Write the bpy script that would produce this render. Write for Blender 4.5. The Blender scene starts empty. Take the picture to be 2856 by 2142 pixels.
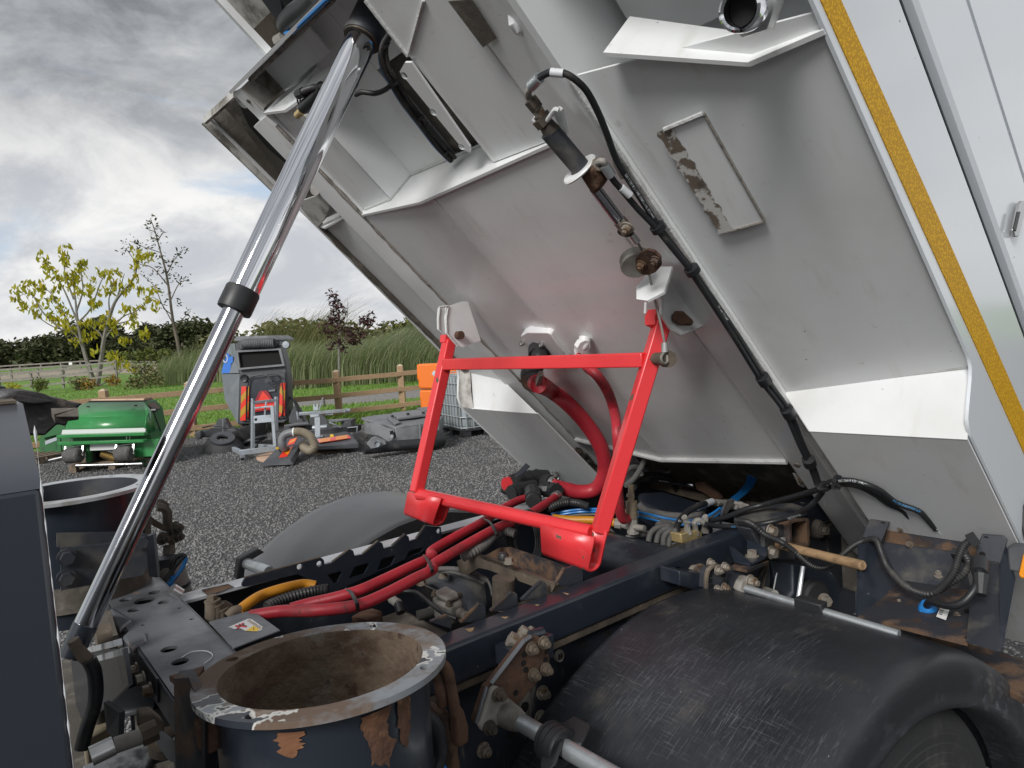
import bpy, bmesh, math, random
from mathutils import Vector, Matrix, noise
from mathutils.geometry import delaunay_2d_cdt
random.seed(7)
S = bpy.context.scene
COL = S.collection
PI = math.pi
# ---------------------------------------------------------------- camera
cam_data = bpy.data.cameras.new('camera'); cam = bpy.data.objects.new('camera', cam_data); COL.objects.link(cam)
ROT = Matrix(((0.777071, 0.09419, -0.622325), (-0.625969, 0.01236, -0.77975), (-0.065753, 0.995477, 0.068565)))
cam.matrix_world = Matrix.Translation((0, 0, 1.75)) @ ROT.to_4x4()
cam_data.sensor_width = 36.0; cam_data.lens = 24.652
cam_data.clip_start = 0.05; cam_data.clip_end = 2000
S.camera = cam
# ---------------------------------------------------------------- sky and light
SUN_EL, SUN_AZ = math.radians(33), math.radians(202)      # high, from the front left of the lorry, veiled by cloud
w = bpy.data.worlds.new('World'); S.world = w; w.use_nodes = True
nt = w.node_tree; N = nt.nodes; L = nt.links; N.clear()
def nd(t, **k):
    n = N.new(t)
    for a, b in k.items(): setattr(n, a, b)
    return n
def mth(op, a, b=None, c=False):
    n = nd('ShaderNodeMath', operation=op); n.use_clamp = c
    for i, v in enumerate((a, b)):
        if v is None: continue
        if isinstance(v, (int, float)): n.inputs[i].default_value = v
        else: L.new(v, n.inputs[i])
    return n.outputs[0]
def rmp(v, a, b, c=0.0, d=1.0):
    n = nd('ShaderNodeMapRange', interpolation_type='SMOOTHSTEP'); L.new(v, n.inputs[0])
    for i, q in zip((1, 2, 3, 4), (a, b, c, d)): n.inputs[i].default_value = q
    return n.outputs[0]
def mixc(f, a, b):
    n = nd('ShaderNodeMix', data_type='RGBA')
    if isinstance(f, (int, float)): n.inputs[0].default_value = f
    else: L.new(f, n.inputs[0])
    for s, v in ((6, a), (7, b)):
        if isinstance(v, tuple): n.inputs[s].default_value = v + (1,)
        else: L.new(v, n.inputs[s])
    return n.outputs[2]
sky = nd('ShaderNodeTexSky', sky_type='NISHITA'); sky.sun_disc = False
sky.sun_elevation = SUN_EL; sky.sun_rotation = PI / 2 - SUN_AZ; sky.dust_density = 1.2
tc = nd('ShaderNodeTexCoord'); sx = nd('ShaderNodeSeparateXYZ'); L.new(tc.outputs['Generated'], sx.inputs[0])
def cloud_noise(scale, detail, rough, off, dist=0.3, zs=1.9):
    mp = nd('ShaderNodeMapping'); mp.inputs[1].default_value = off; mp.inputs[3].default_value = (1, 1, zs); L.new(tc.outputs['Generated'], mp.inputs[0])
    n = nd('ShaderNodeTexNoise'); n.inputs['Scale'].default_value = scale; n.inputs['Detail'].default_value = detail
    n.inputs['Roughness'].default_value = rough; n.inputs['Distortion'].default_value = dist
    L.new(mp.outputs[0], n.inputs['Vector']); return n.outputs['Fac']
cover = rmp(cloud_noise(3.4, 8, 0.56, (4.3, 1.7, .35), .3, 3.0), 0.27, 0.46)
cover = mth('MAXIMUM', cover, rmp(sx.outputs[2], 0.20, 0.36))
dark = rmp(cloud_noise(2.3, 9, 0.60, (1.4, 3.1, 2.0), 0.5), 0.36, 0.60)
low = rmp(sx.outputs[2], 0.17, 0.36)                       # the cloud deck is thicker and greyer higher up
shade = mth('MULTIPLY', mth('ADD', mth('MULTIPLY', dark, 0.62), 0.38), low)
edge = rmp(cloud_noise(5.2, 9, 0.62, (7.7, 2.2, 1), .4), 0.32, 0.68)
white = mixc(edge, (3.4, 3.55, 3.8), (5.8, 5.75, 5.65))
grey = mixc(edge, (1.2, 1.27, 1.38), (2.75, 2.85, 3.0))
cloud = mixc(shade, white, grey)
blue = mixc(0.85, sky.outputs[0], (3.0, 3.7, 4.6))
skyc = mixc(cover, blue, cloud)
bg = nd('ShaderNodeBackground'); L.new(skyc, bg.inputs[0]); bg.inputs[1].default_value = 0.1
wo = nd('ShaderNodeOutputWorld'); L.new(bg.outputs[0], wo.inputs[0])
sun_d = bpy.data.lights.new('sun', 'SUN'); sun_d.energy = 1.8; sun_d.angle = math.radians(20); sun_d.color = (1, 0.98, 0.95)
sun = bpy.data.objects.new('sun', sun_d); COL.objects.link(sun)
sd = Vector((math.cos(SUN_AZ) * math.cos(SUN_EL), math.sin(SUN_AZ) * math.cos(SUN_EL), math.sin(SUN_EL)))
sun.rotation_euler = sd.to_track_quat('Z', 'Y').to_euler()
vs = S.view_settings; vs.view_transform = 'Standard'; vs.look = 'None'; vs.exposure = 0.75; vs.gamma = 1; vs.use_curve_mapping = False
S.cycles.max_bounces = 8; S.cycles.diffuse_bounces = 5; S.cycles.glossy_bounces = 3; S.cycles.transmission_bounces = 2
S.cycles.caustics_reflective = False; S.cycles.caustics_refractive = False
# ---------------------------------------------------------------- materials
def M(name, col, rough=0.5, metal=0.0, layers=(), bump=None, coat=0.0, rvar=0.0, spec=0.5, sss=False):
    """layers: (kind, colour, scale, lo, hi, {r, m, stretch, rot}) laid one over another."""
    m = bpy.data.materials.new(name); m.use_nodes = True
    t = m.node_tree; n_, l_ = t.nodes, t.links
    b = n_['Principled BSDF']
    co = n_.new('ShaderNodeTexCoord').outputs['Object']
    def noise_(scale, det=5.0, stretch=None, rot=None, kind='n', rg=0.6):
        v = co
        if stretch or rot:
            mp = n_.new('ShaderNodeMapping'); l_.new(co, mp.inputs[0])
            if rot: mp.inputs[2].default_value = rot
            if stretch: mp.inputs[3].default_value = stretch
            v = mp.outputs[0]
        if kind == 'n':
            q = n_.new('ShaderNodeTexNoise'); q.inputs['Scale'].default_value = scale; q.inputs['Detail'].default_value = det
            q.inputs['Roughness'].default_value = rg
            l_.new(v, q.inputs['Vector']); return q.outputs['Fac']
        q = n_.new('ShaderNodeTexVoronoi'); q.inputs['Scale'].default_value = scale
        if kind == 'e': q.feature = 'DISTANCE_TO_EDGE'
        l_.new(v, q.inputs['Vector']); return q.outputs['Distance']
    c, r, mt = tuple(col) + (1,), rough, metal
    def mx(f, a, bb, typ='FLOAT'):
        q = n_.new('ShaderNodeMix'); q.data_type = typ
        l_.new(f, q.inputs[0]); o = (2, 3) if typ == 'FLOAT' else (6, 7)
        for s, v in zip(o, (a, bb)):
            if hasattr(v, 'is_linked'): l_.new(v, q.inputs[s])
            else: q.inputs[s].default_value = v
        return q.outputs[0 if typ == 'FLOAT' else 2]
    for ly in layers:
        kind, lc, sc, lo, hi = ly[:5]; op = ly[5] if len(ly) > 5 else {}
        f = noise_(sc, op.get('det', 5.0), op.get('stretch'), op.get('rot'), kind, op.get('rg', 0.6))
        mr = n_.new('ShaderNodeMapRange'); mr.interpolation_type = 'SMOOTHSTEP'; l_.new(f, mr.inputs[0])
        mr.inputs[1].default_value = lo; mr.inputs[2].default_value = hi
        if lo > hi:
            mr.inputs[1].default_value = hi; mr.inputs[2].default_value = lo; mr.inputs[3].default_value = 1; mr.inputs[4].default_value = 0
        f = mr.outputs[0]
        if 'mask' in op:
            f2 = noise_(op['mask'][0], 3.0); m2 = n_.new('ShaderNodeMapRange'); l_.new(f2, m2.inputs[0])
            m2.inputs[1].default_value = op['mask'][1]; m2.inputs[2].default_value = op['mask'][2]
            mu = n_.new('ShaderNodeMath'); mu.operation = 'MULTIPLY'; l_.new(f, mu.inputs[0]); l_.new(m2.outputs[0], mu.inputs[1]); f = mu.outputs[0]
        if 'amt' in op:
            mu = n_.new('ShaderNodeMath'); mu.operation = 'MULTIPLY'; l_.new(f, mu.inputs[0]); mu.inputs[1].default_value = op['amt']; f = mu.outputs[0]
        c = mx(f, c, tuple(lc) + (1,), 'RGBA')
        if 'r' in op: r = mx(f, r, op['r'])
        if 'm' in op: mt = mx(f, mt, op['m'])
    if hasattr(c, 'is_linked'): l_.new(c, b.inputs['Base Color'])
    else: b.inputs['Base Color'].default_value = c
    if rvar:
        f = noise_(9, 4); mr = n_.new('ShaderNodeMapRange'); l_.new(f, mr.inputs[0]); mr.inputs[1].default_value = .3; mr.inputs[2].default_value = .7
        mr.inputs[3].default_value = -rvar; mr.inputs[4].default_value = rvar
        ad = n_.new('ShaderNodeMath'); ad.use_clamp = True; l_.new(mr.outputs[0], ad.inputs[0])
        if hasattr(r, 'is_linked'): l_.new(r, ad.inputs[1])
        else: ad.inputs[1].default_value = r
        r = ad.outputs[0]
    for key, v in (('Roughness', r), ('Metallic', mt)):
        if hasattr(v, 'is_linked'): l_.new(v, b.inputs[key])
        else: b.inputs[key].default_value = v
    b.inputs['Coat Weight'].default_value = coat; b.inputs['Coat Roughness'].default_value = 0.12
    b.inputs['Specular IOR Level'].default_value = spec
    if bump:
        bn = n_.new('ShaderNodeBump'); bn.inputs['Strength'].default_value = bump[1]; bn.inputs['Distance'].default_value = bump[2] if len(bump) > 2 else 0.005
        l_.new(noise_(bump[0], 4, bump[3] if len(bump) > 3 else None), bn.inputs['Height']); l_.new(bn.outputs[0], b.inputs['Normal'])
    return m
DUST = (0.17, 0.155, 0.13)
mt = dict(
 white=M('white paint', (.80, .815, .82), .30, 0, [('n', (.68, .68, .665), 2.2, .42, .75), ('n', (.60, .585, .55), 5, .56, .80, dict(stretch=(1, 5, 1), rot=(0, .76, 0), amt=.6, r=.5)), ('n', (.50, .47, .42), 30, .64, .78, dict(amt=.5, r=.6)), ('n', (.40, .36, .30), 7, .66, .82, dict(amt=.35, r=.7)), ('v', (.03, .03, .03), 26, .055, .03, dict(mask=(5, .5, .62)))], (60, .04, .002), coat=.25),
 skin=M('white body skin', (.76, .80, .84), .16, 0, [('v', (.05, .05, .05), 17, .05, .03, dict(mask=(3, .5, .6)))], (3, .05, .01), coat=.6),
 whited=M('grimy white paint', (.50, .49, .46), .6, 0, [('n', (.10, .085, .065), 9, .42, .66, dict(r=.85))], (40, .2, .002)),
 weld=M('weld bead', (.62, .63, .62), .4, 0, [('n', (.50, .49, .47), 26, .5, .7)], (160, .6, .004)),
 welddirty=M('dirty weld bead', (.27, .25, .225), .8, 0, [('n', (.09, .08, .07), 40, .5, .72)], (160, .7, .004)),
 grime_shade=M('baked grime', (.085, .075, .062), .85, 0, [('n', (.21, .19, .16), 12, .48, .72)], (40, .5, .004)),  # real grime, and also the painted shade of open recesses
 red=M('red paint', (.76, .045, .052), .28, 0, [('n', (.64, .03, .038), 5, .4, .7), ('n', (.11, .07, .045), 14, .70, .725, dict(r=.9))], (50, .06, .002), coat=.35),
 redchip=M('chipped red paint', (.75, .045, .052), .3, 0, [('n', (.13, .095, .065), 15, .655, .665, dict(r=.95))], (30, .25, .003)),
 navy=M('navy chassis paint', (.018, .0235, .034), .30, 0, [('n', (.052, .056, .064), 6, .50, .78, dict(r=.55)), ('n', (.16, .15, .13), 26, .70, .80, dict(amt=.6, r=.9)), ('v', (.6, .6, .6), 60, .09, .05, dict(mask=(6, .56, .62)))], (80, .06, .002), coat=.25),
 navyflat=M('dusty navy steel', (.030, .034, .044), .5, 0, [('n', (.13, .12, .10), 7, .48, .74, dict(r=.85)), ('n', (.20, .08, .035), 17, .66, .73, dict(r=.95))], (60, .15, .003)),
 web=M('dusty chassis web', (.018, .022, .032), .5, 0, [('n', (.26, .24, .20), 9, .56, .68, dict(r=.95, stretch=(1.6, 1, .35))), ('n', (.17, .065, .03), 6, .66, .70, dict(r=.95))], (60, .2, .003)),
 panelblue=M('slate blue panel', (.030, .036, .049), .30, 0, [('n', (.13, .15, .18), 5, .62, .85, dict(stretch=(1, 1, 6), rot=(0, .5, 0), amt=.5))], (4, .03, .01), coat=.5),
 plate=M('worn grey plate', (.17, .18, .195), .36, .3, [('n', (.085, .09, .10), 5, .40, .70, dict(r=.55)), ('n', (.22, .14, .075), 8, .66, .74, dict(r=.9)), ('v', (.03, .03, .03), 40, .10, .06, dict(mask=(5, .5, .6)))], (40, .08, .002)),
 flange=M('galvanised rim with rust', (.27, .295, .32), .40, .25, [('n', (.135, .092, .066), 6.5, .40, .53, dict(r=.9, m=0)), ('n', (.22, .18, .15), 26, .52, .66, dict(r=.9, m=0)), ('n', (.66, .66, .63), 5.5, .535, .545, dict(r=.6, m=0, amt=.85)), ('n', (.03, .036, .047), 5.5, .553, .560, dict(r=.4, m=0))], (24, .4, .004)),
 flangeclean=M('worn grey rim and painted glint', (.52, .54, .57), .38, .3, [('n', (.30, .29, .27), 8, .5, .7)], (50, .1, .002)),  # grey rim colour, also used as painted sky glint and highlight
 rust=M('flaking rust', (.105, .055, .034), .92, 0, [('n', (.06, .032, .022), 11, .42, .66), ('n', (.20, .125, .08), 24, .60, .76)], (40, .8, .006)),
 mud=M('dried mud and rust', (.135, .098, .068), .95, 0, [('n', (.075, .045, .030), 12, .46, .64), ('n', (.19, .165, .13), 17, .56, .68), ('n', (.05, .026, .018), 34, .60, .68)], (26, .9, .012)),
 rusty=M('rusty painted steel', (.028, .03, .038), .55, 0, [('n', (.135, .080, .048), 8, .46, .58, dict(r=.95)), ('n', (.055, .035, .026), 24, .50, .66), ('n', (.22, .19, .16), 30, .66, .76)], (50, .5, .004)),
 brown=M('brown dusty steel', (.125, .098, .072), .8, 0, [('n', (.055, .045, .037), 9, .42, .66), ('n', (.24, .20, .16), 20, .60, .76)], (50, .4, .003)),
 bolt=M('dusty zinc bolt', (.30, .27, .23), .6, .4, [('n', (.13, .085, .05), 45, .48, .62, dict(r=.9, m=0))], (90, .2, .001)),
 chrome=M('polished chrome', (.80, .81, .84), .07, 1.0, [], None, rvar=.02),
 darkchrome=M('darkened chrome', (.50, .51, .54), .11, 1.0, [], None, rvar=.03),  # chrome darkened to paint in the dark chassis it mirrors
 steel=M('bare steel', (.55, .55, .55), .3, .9, [('n', (.28, .26, .23), 20, .5, .75, dict(r=.6))]),
 galv=M('galvanised tube', (.47, .50, .52), .38, .75, [('v', (.62, .66, .68), 38, .25, .5, dict(amt=.5)), ('n', (.24, .22, .19), 10, .60, .76, dict(r=.8, m=.1))], (60, .1, .002)),
 galvbg=M('galvanised frame', (.40, .44, .48), .45, .45, [('n', (.27, .29, .31), 8, .45, .7)]),
 black=M('black rubber hose', (.016, .017, .019), .42, 0, [('n', (.07, .065, .06), 16, .55, .78, dict(r=.8))], (70, .1, .002)),
 conduit=M('corrugated black conduit', (.024, .024, .025), .5, 0, [('n', (.12, .11, .095), 10, .52, .75, dict(r=.85))]),
 plastic=M('black plastic', (.022, .023, .025), .45, 0, [('n', (.075, .072, .068), 8, .55, .8, dict(r=.75))], (60, .08, .002)),
 guard=M('scuffed black mudguard plastic', (.014, .016, .020), .40, 0, [('n', (.032, .035, .042), 3.0, .42, .68, dict(r=.5)), ('n', (.10, .088, .074), 4.5, .58, .74, dict(r=.85, amt=.55)),
   ('n', (.42, .44, .48), 20, .575, .60, dict(stretch=(1, 18, 1), rot=(0, 0, .55), det=3, rg=.7, mask=(3.2, .50, .66), amt=.11)), ('n', (.42, .44, .48), 22, .58, .60, dict(stretch=(18, 1, 1), rot=(0, .2, .25), det=3, rg=.7, mask=(2.7, .50, .66), amt=.11)),
   ('n', (.45, .47, .50), 21, .58, .60, dict(stretch=(1, 18, 1), rot=(0, 0, -.5), det=3, rg=.7, mask=(3.9, .50, .66), amt=.11)), ('n', (.45, .47, .50), 17, .59, .61, dict(stretch=(1, 22, 1), rot=(0, 0, 1.1), det=3, rg=.7, mask=(4.4, .52, .66), amt=.11)), ('v', (.6, .6, .6), 55, .07, .04, dict(mask=(6, .5, .6)))], (40, .08, .002)),
 guardfar=M('faded mudguard plastic', (.066, .068, .073), .36, 0, [('n', (.085, .088, .093), 4, .4, .7), ('n', (.05, .052, .056), 7, .66, .74, dict(stretch=(2.5, .8, 1)))], (30, .04, .002)),
 tyre=M('tyre rubber', (.020, .0205, .022), .72, 0, [('n', (.065, .062, .058), 9, .5, .76)], (50, .25, .003)),
 redhose=M('red rubber hose', (.47, .026, .042), .45, 0, [('n', (.33, .02, .03), 9, .4, .7), ('n', (.16, .045, .04), 11, .60, .76, dict(r=.8)), ('n', (.07, .04, .036), 44, .62, .72, dict(r=.9, amt=.7))], (130, .22, .002)),
 redhosed=M('oily red hose', (.44, .026, .04), .45, 0, [('n', (.15, .03, .033), 6, .46, .70, dict(r=.75)), ('n', (.06, .035, .033), 34, .58, .72, dict(r=.9))], (130, .25, .002)),
 yelhose=M('amber hose', (.50, .21, .012), .45, 0, [('n', (.10, .06, .03), 16, .62, .72)], (90, .1, .002)),
 blue=M('blue air line', (.02, .19, .52), .35, 0, [('n', (.08, .09, .1), 18, .62, .72)]),
 greyhose=M('grey cable sheath', (.13, .128, .122), .7, 0, [('n', (.05, .05, .05), 14, .5, .7)], (60, .2, .002)),
 brass=M('dull brass valve', (.30, .24, .15), .5, .5, [('n', (.16, .13, .10), 14, .46, .68, dict(r=.8, m=.1))], (60, .2, .002)),
 goldblock=M('anodised valve block', (.55, .42, .2), .4, .4, [('n', (.3, .26, .18), 9, .5, .7)]),
 cast=M('dusty cast metal', (.30, .285, .26), .7, .2, [('n', (.13, .115, .095), 10, .46, .7)], (60, .4, .003)),
 label=M('white label', (.75, .75, .74), .45, 0, [('n', (.5, .48, .45), 25, .6, .7)]),
 ink=M('black print', (.02, .02, .02), .5), redink=M('red print', (.7, .04, .05), .5), yelink=M('yellow print', (.8, .52, .03), .5), whiteink=M('white print', (.62, .64, .66), .5), blueink=M('blue print', (.05, .25, .5), .5),
 tape=M('amber reflective tape', (.80, .46, .0), .5, 0, [('v', (.56, .29, .0), 210, .30, .5), ('n', (.85, .56, .03), 7, .66, .72)], (240, .15, .001), spec=.25),
 amber=M('amber lamp lens', (.75, .27, .01), .15, 0, [], None, coat=.8),
 handle=M('weathered wooden handle', (.36, .235, .125), .75, 0, [('n', (.20, .125, .07), 18, .42, .7, dict(stretch=(5, .6, 2))), ('n', (.10, .08, .06), 6, .62, .75)], (60, .3, .002)),
 stain=M('rust stained paint', (.62, .61, .58), .6, 0, [('n', (.17, .135, .105), 38, .44, .52, dict(r=.9)), ('n', (.10, .08, .065), 12, .52, .66, dict(r=.9))], (60, .3, .002)),
 piperust=M('navy pipe paint with rust patches', (.018, .0235, .034), .30, 0, [('n', (.05, .055, .065), 6, .5, .78), ('n', (.15, .10, .07), 20, .72, .74, dict(r=.9))], (60, .06, .002), coat=.2),
 void=M('black shade fill', (.006, .006, .006), .9),  # near-black colour standing in for the shade inside gaps, holes and bores
 # yard and field
 fence=M('pressure treated timber', (.40, .275, .165), .85, 0, [('n', (.30, .195, .11), 12, .42, .68, dict(stretch=(1, 1, 7))), ('n', (.22, .16, .10), 2.2, .58, .75)], (40, .3, .004)),
 fencetop=M('pale end grain', (.50, .41, .29), .85, 0, [('n', (.36, .28, .18), 30, .45, .7)]),
 oldfence=M('grey weathered timber', (.225, .205, .185), .9, 0, [('n', (.32, .30, .27), 5, .5, .7)]),
 wood=M('pallet timber', (.24, .185, .135), .88, 0, [('n', (.13, .10, .075), 9, .45, .7, dict(stretch=(1, 6, 1)))], (40, .3, .003)),
 ply=M('plywood sheet', (.62, .42, .30), .8, 0, [('n', (.48, .32, .22), 7, .45, .7)]),
 green=M('green paint', (.028, .215, .055), .33, 0, [('n', (.04, .27, .08), 3, .45, .7), ('n', (.3, .4, .3), 18, .70, .76)], (4, .10, .02), coat=.3),
 greend=M('dull green steel', (.018, .13, .034), .5, 0, [('n', (.05, .05, .04), 8, .62, .72)]),
 strip=M('chipped white strip', (.66, .67, .66), .5, 0, [('n', (.25, .09, .05), 6, .66, .69), ('v', (.1, .1, .1), 16, .1, .07, dict(mask=(3, .5, .6)))]),
 roller=M('grey rubber roller', (.085, .083, .08), .8, 0, [('n', (.13, .125, .12), 14, .45, .7)]),
 mgrey=M('grey moulded plastic', (.175, .18, .19), .5, 0, [('n', (.11, .115, .12), 3, .45, .7)], (40, .08, .003)),
 mdark=M('charcoal moulded plastic', (.060, .064, .072), .45, 0, [('n', (.10, .10, .105), 4, .5, .75)]),
 mslate=M('slate grey side panel', (.155, .175, .195), .42, 0, [('n', (.20, .22, .24), 3, .45, .7), ('n', (.42, .45, .47), 8, .70, .73, dict(stretch=(1, 1, 3)))]),
 mblue=M('bright blue sticker', (.03, .16, .58), .35),
 chevred=M('reflective red chevron', (.80, .045, .022), .35, 0, [], None, coat=.4), chevor=M('reflective amber chevron', (.84, .26, .012), .35, 0, [], None, coat=.4), chevol=M('dull amber chevron', (.50, .27, .02), .4, 0, [], None, coat=.3),
 darkred=M('dark red reflector', (.30, .01, .02), .35, 0, [], None, coat=.4),
 duct=M('beige ribbed duct', (.235, .20, .145), .65, 0, [('n', (.15, .125, .09), 6, .45, .7)]),
 bristle=M('grey brush bristles', (.055, .055, .058), .7),
 orange=M('orange barrier plastic', (.87, .19, .012), .5, 0, [('n', (.78, .15, .01), 2, .45, .65)]),
 ibc=M('translucent white tank', (.40, .45, .475), .4, 0, [('n', (.24, .265, .265), 2.2, .45, .65, dict(stretch=(2.5, 2.5, .35))), ('n', (.13, .13, .12), 3.2, .62, .78, dict(stretch=(3, 3, .4)))]),
 cage=M('galvanised cage', (.42, .45, .46), .42, .4),
 pallblk=M('black plastic pallet', (.028, .029, .032), .6),
 bark=M('grey bark', (.20, .185, .165), .9, 0, [('n', (.11, .10, .085), 11, .45, .7)], (30, .5, .01)),
 twig=M('brown twig', (.15, .125, .10), .9),
)
def leafmat(name, a, b, c=None, trans=0.25):
    m = bpy.data.materials.new(name); m.use_nodes = True; t = m.node_tree; n_, l_ = t.nodes, t.links; p = n_['Principled BSDF']
    gi = n_.new('ShaderNodeNewGeometry'); rp = n_.new('ShaderNodeValToRGB'); l_.new(gi.outputs['Random Per Island'], rp.inputs[0])
    rp.color_ramp.elements[0].color = a + (1,); rp.color_ramp.elements[1].color = b + (1,)
    if c: e = rp.color_ramp.elements.new(.85); e.color = c + (1,)
    l_.new(rp.outputs[0], p.inputs['Base Color']); p.inputs['Roughness'].default_value = .6; p.inputs['Specular IOR Level'].default_value = .25
    tr = n_.new('ShaderNodeBsdfTranslucent'); l_.new(rp.outputs[0], tr.inputs[0]); mx = n_.new('ShaderNodeMixShader'); mx.inputs[0].default_value = trans
    l_.new(p.outputs[0], mx.inputs[1]); l_.new(tr.outputs[0], mx.inputs[2]); l_.new(mx.outputs[0], n_['Material Output'].inputs[0]); return m
mt['leafyel'] = leafmat('yellowing leaves', (.50, .42, .03), (.62, .46, .035), (.38, .40, .04), .5)
mt['leafgreen'] = leafmat('green leaves', (.075, .13, .03), (.12, .165, .04), (.20, .19, .05))
mt['leafdull'] = leafmat('dull olive leaves', (.12, .145, .055), (.18, .19, .08), (.24, .22, .10))
mt['leafdark'] = leafmat('dark hedge leaves', (.036, .050, .020), (.062, .078, .030), (.10, .10, .05), .15)
mt['leafpurple'] = leafmat('purple maple leaves', (.040, .018, .022), (.075, .028, .034), (.10, .05, .045))
mt['reed'] = leafmat('reed blades', (.16, .24, .075), (.25, .33, .14), (.38, .38, .24), .4)
mt['reedpale'] = leafmat('pale reed plumes', (.42, .44, .32), (.55, .55, .45), (.30, .36, .22))
mt['grassblade'] = leafmat('grass blades', (.12, .25, .03), (.18, .33, .05), (.25, .34, .09))
mt['leaforange'] = leafmat('orange autumn leaves', (.42, .16, .03), (.34, .24, .04), (.20, .20, .04))
# ---------------------------------------------------------------- mesh building
V = Vector
class MB:
    def __init__(s): s.v = []; s.f = []
    def add(s, v, f):
        o = len(s.v); s.v += [V(p) for p in v]; s.f += [tuple(i + o for i in q) for q in f]; return s
    def hexa(s, p):      # 8 points, bottom ring then top ring
        return s.add(p, [(3, 2, 1, 0), (4, 5, 6, 7), (0, 1, 5, 4), (1, 2, 6, 5), (2, 3, 7, 6), (3, 0, 4, 7)])
    def box(s, lo, hi):
        (a, b, c), (d, e, f) = lo, hi
        return s.hexa([(a, b, c), (d, b, c), (d, e, c), (a, e, c), (a, b, f), (d, b, f), (d, e, f), (a, e, f)])
    def bar(s, a, b, wx, wy, up=(0, 0, 1), ex=0):   # rectangular bar from a to b
        a, b = V(a), V(b); d = (b - a).normalized(); a = a - d * ex; b = b + d * ex
        x = d.cross(V(up))
        if x.length < 1e-4: x = d.cross(V((1, 0, 0)))
        x.normalize(); y = x.cross(d).normalized(); x *= wx / 2; y *= wy / 2
        return s.hexa([a - x - y, a + x - y, a + x + y, a - x + y, b - x - y, b + x - y, b + x + y, b - x + y])
    def prism(s, poly, vec):
        n = len(poly); vec = V(vec); p = [V(q) for q in poly]
        nm = sum(((p[i] - p[0]).cross(p[(i + 1) % n] - p[0]) for i in range(1, n - 1)), V())
        if nm.dot(vec) < 0: p.reverse()
        fs = [tuple(reversed(range(n))), tuple(range(n, 2 * n))] + [(i, (i + 1) % n, (i + 1) % n + n, i + n) for i in range(n)]
        return s.add(p + [q + vec for q in p], fs)
    def tube(s, path, r, n=10, caps=True, closed=False, ph=0.0, flat=1.0):
        P = [V(p) for p in path]; m = len(P); R_ = r if isinstance(r, (list, tuple)) else [r] * m
        nrm = None; rings = []
        for i in range(m):
            d = (P[min(i + 1, m - 1)] - P[max(i - 1, 0)]).normalized()
            if nrm is None:
                nrm = d.cross(V((0, 0, 1)));
                if nrm.length < 1e-3: nrm = d.cross(V((1, 0, 0)))
            nrm = (nrm - d * nrm.dot(d)).normalized(); bn = d.cross(nrm)
            rings.append([P[i] + (nrm * math.cos(2 * PI * k / n + ph) + bn * math.sin(2 * PI * k / n + ph) * flat) * R_[i] for k in range(n)])
        fs = [(i * n + k, i * n + (k + 1) % n, (i + 1) * n + (k + 1) % n, (i + 1) * n + k) for i in range(m - 1) for k in range(n)]
        if caps: fs += [tuple(reversed(range(n))), tuple((m - 1) * n + k for k in range(n))]
        return s.add([q for g in rings for q in g], fs)
    def lathe(s, prof, o, ax, n=24, closed=False):   # prof: (radius, height)
        o, ax = V(o), V(ax).normalized(); x = ax.cross(V((0, 0, 1)))
        if x.length < 1e-3: x = V((1, 0, 0))
        x.normalize(); y = ax.cross(x); m = len(prof)
        vs_ = [o + ax * h + (x * math.cos(2 * PI * k / n) + y * math.sin(2 * PI * k / n)) * r for r, h in prof for k in range(n)]
        fs = [(i * n + k, i * n + (k + 1) % n, (i + 1) * n + (k + 1) % n, (i + 1) * n + k) for i in range(m - 1) for k in range(n)]
        if closed: fs += [((m - 1) * n + k, (m - 1) * n + (k + 1) % n, (k + 1) % n, k) for k in range(n)]
        return s.add(vs_, fs)
    def cyl(s, a, b, r, n=16, r2=None):
        a, b = V(a), V(b); return s.tube([a, b], [r, r if r2 is None else r2], n)
    def bolt(s, p, ax, r, shank=True):   # washer, hex nut and thread end
        p, ax = V(p), V(ax).normalized()
        s.cyl(p, p + ax * r * .35, r * 1.5, 14); s.cyl(p + ax * r * .35, p + ax * r * 1.5, r * 1.1, 6)
        if shank: s.cyl(p + ax * r * 1.5, p + ax * r * 2.2, r * .6, 10)
        return s
    def sheet(s, grid):     # rows of points
        R_, C_ = len(grid), len(grid[0])
        return s.add([p for g in grid for p in g], [(i * C_ + j, i * C_ + j + 1, (i + 1) * C_ + j + 1, (i + 1) * C_ + j) for i in range(R_ - 1) for j in range(C_ - 1)])
    def holed(s, outline, holes, thick, fit=None):   # flat plate with real holes; points 3D, coplanar
        O = [V(p) for p in outline]; n = len(O)
        nm = sum(((O[i] - O[0]).cross(O[(i + 1) % n] - O[0]) for i in range(1, n - 1)), V()).normalized()
        x = (O[1] - O[0]).normalized(); y = nm.cross(x)
        loops = [O] + [[V(p) for p in h] for h in holes]
        co, ed, rng = [], [], []
        for lp in loops:
            a = len(co); co += [((p - O[0]).dot(x), (p - O[0]).dot(y)) for p in lp]; k = len(lp); rng.append((a, k))
            ed += [(a + i, a + (i + 1) % k) for i in range(k)]
        r = delaunay_2d_cdt([V(c) for c in co], ed, [], 0, 1e-7)
        v2, f2 = r[0], r[2]
        def inside(q, lp):
            c = False; k = len(lp)
            for i in range(k):
                a, b = lp[i], lp[(i + 1) % k]
                if (a[1] > q[1]) != (b[1] > q[1]) and q[0] < (b[0] - a[0]) * (q[1] - a[1]) / (b[1] - a[1]) + a[0]: c = not c
            return c
        L2 = [co[a:a + k] for a, k in rng]; keep = []
        for f in f2:
            q = sum((v2[i] for i in f), V((0, 0))) / len(f)
            if inside(q, L2[0]) and not any(inside(q, l) for l in L2[1:]): keep.append(f)
        top = [O[0] + x * p[0] + y * p[1] for p in v2]; m = len(top)
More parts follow.
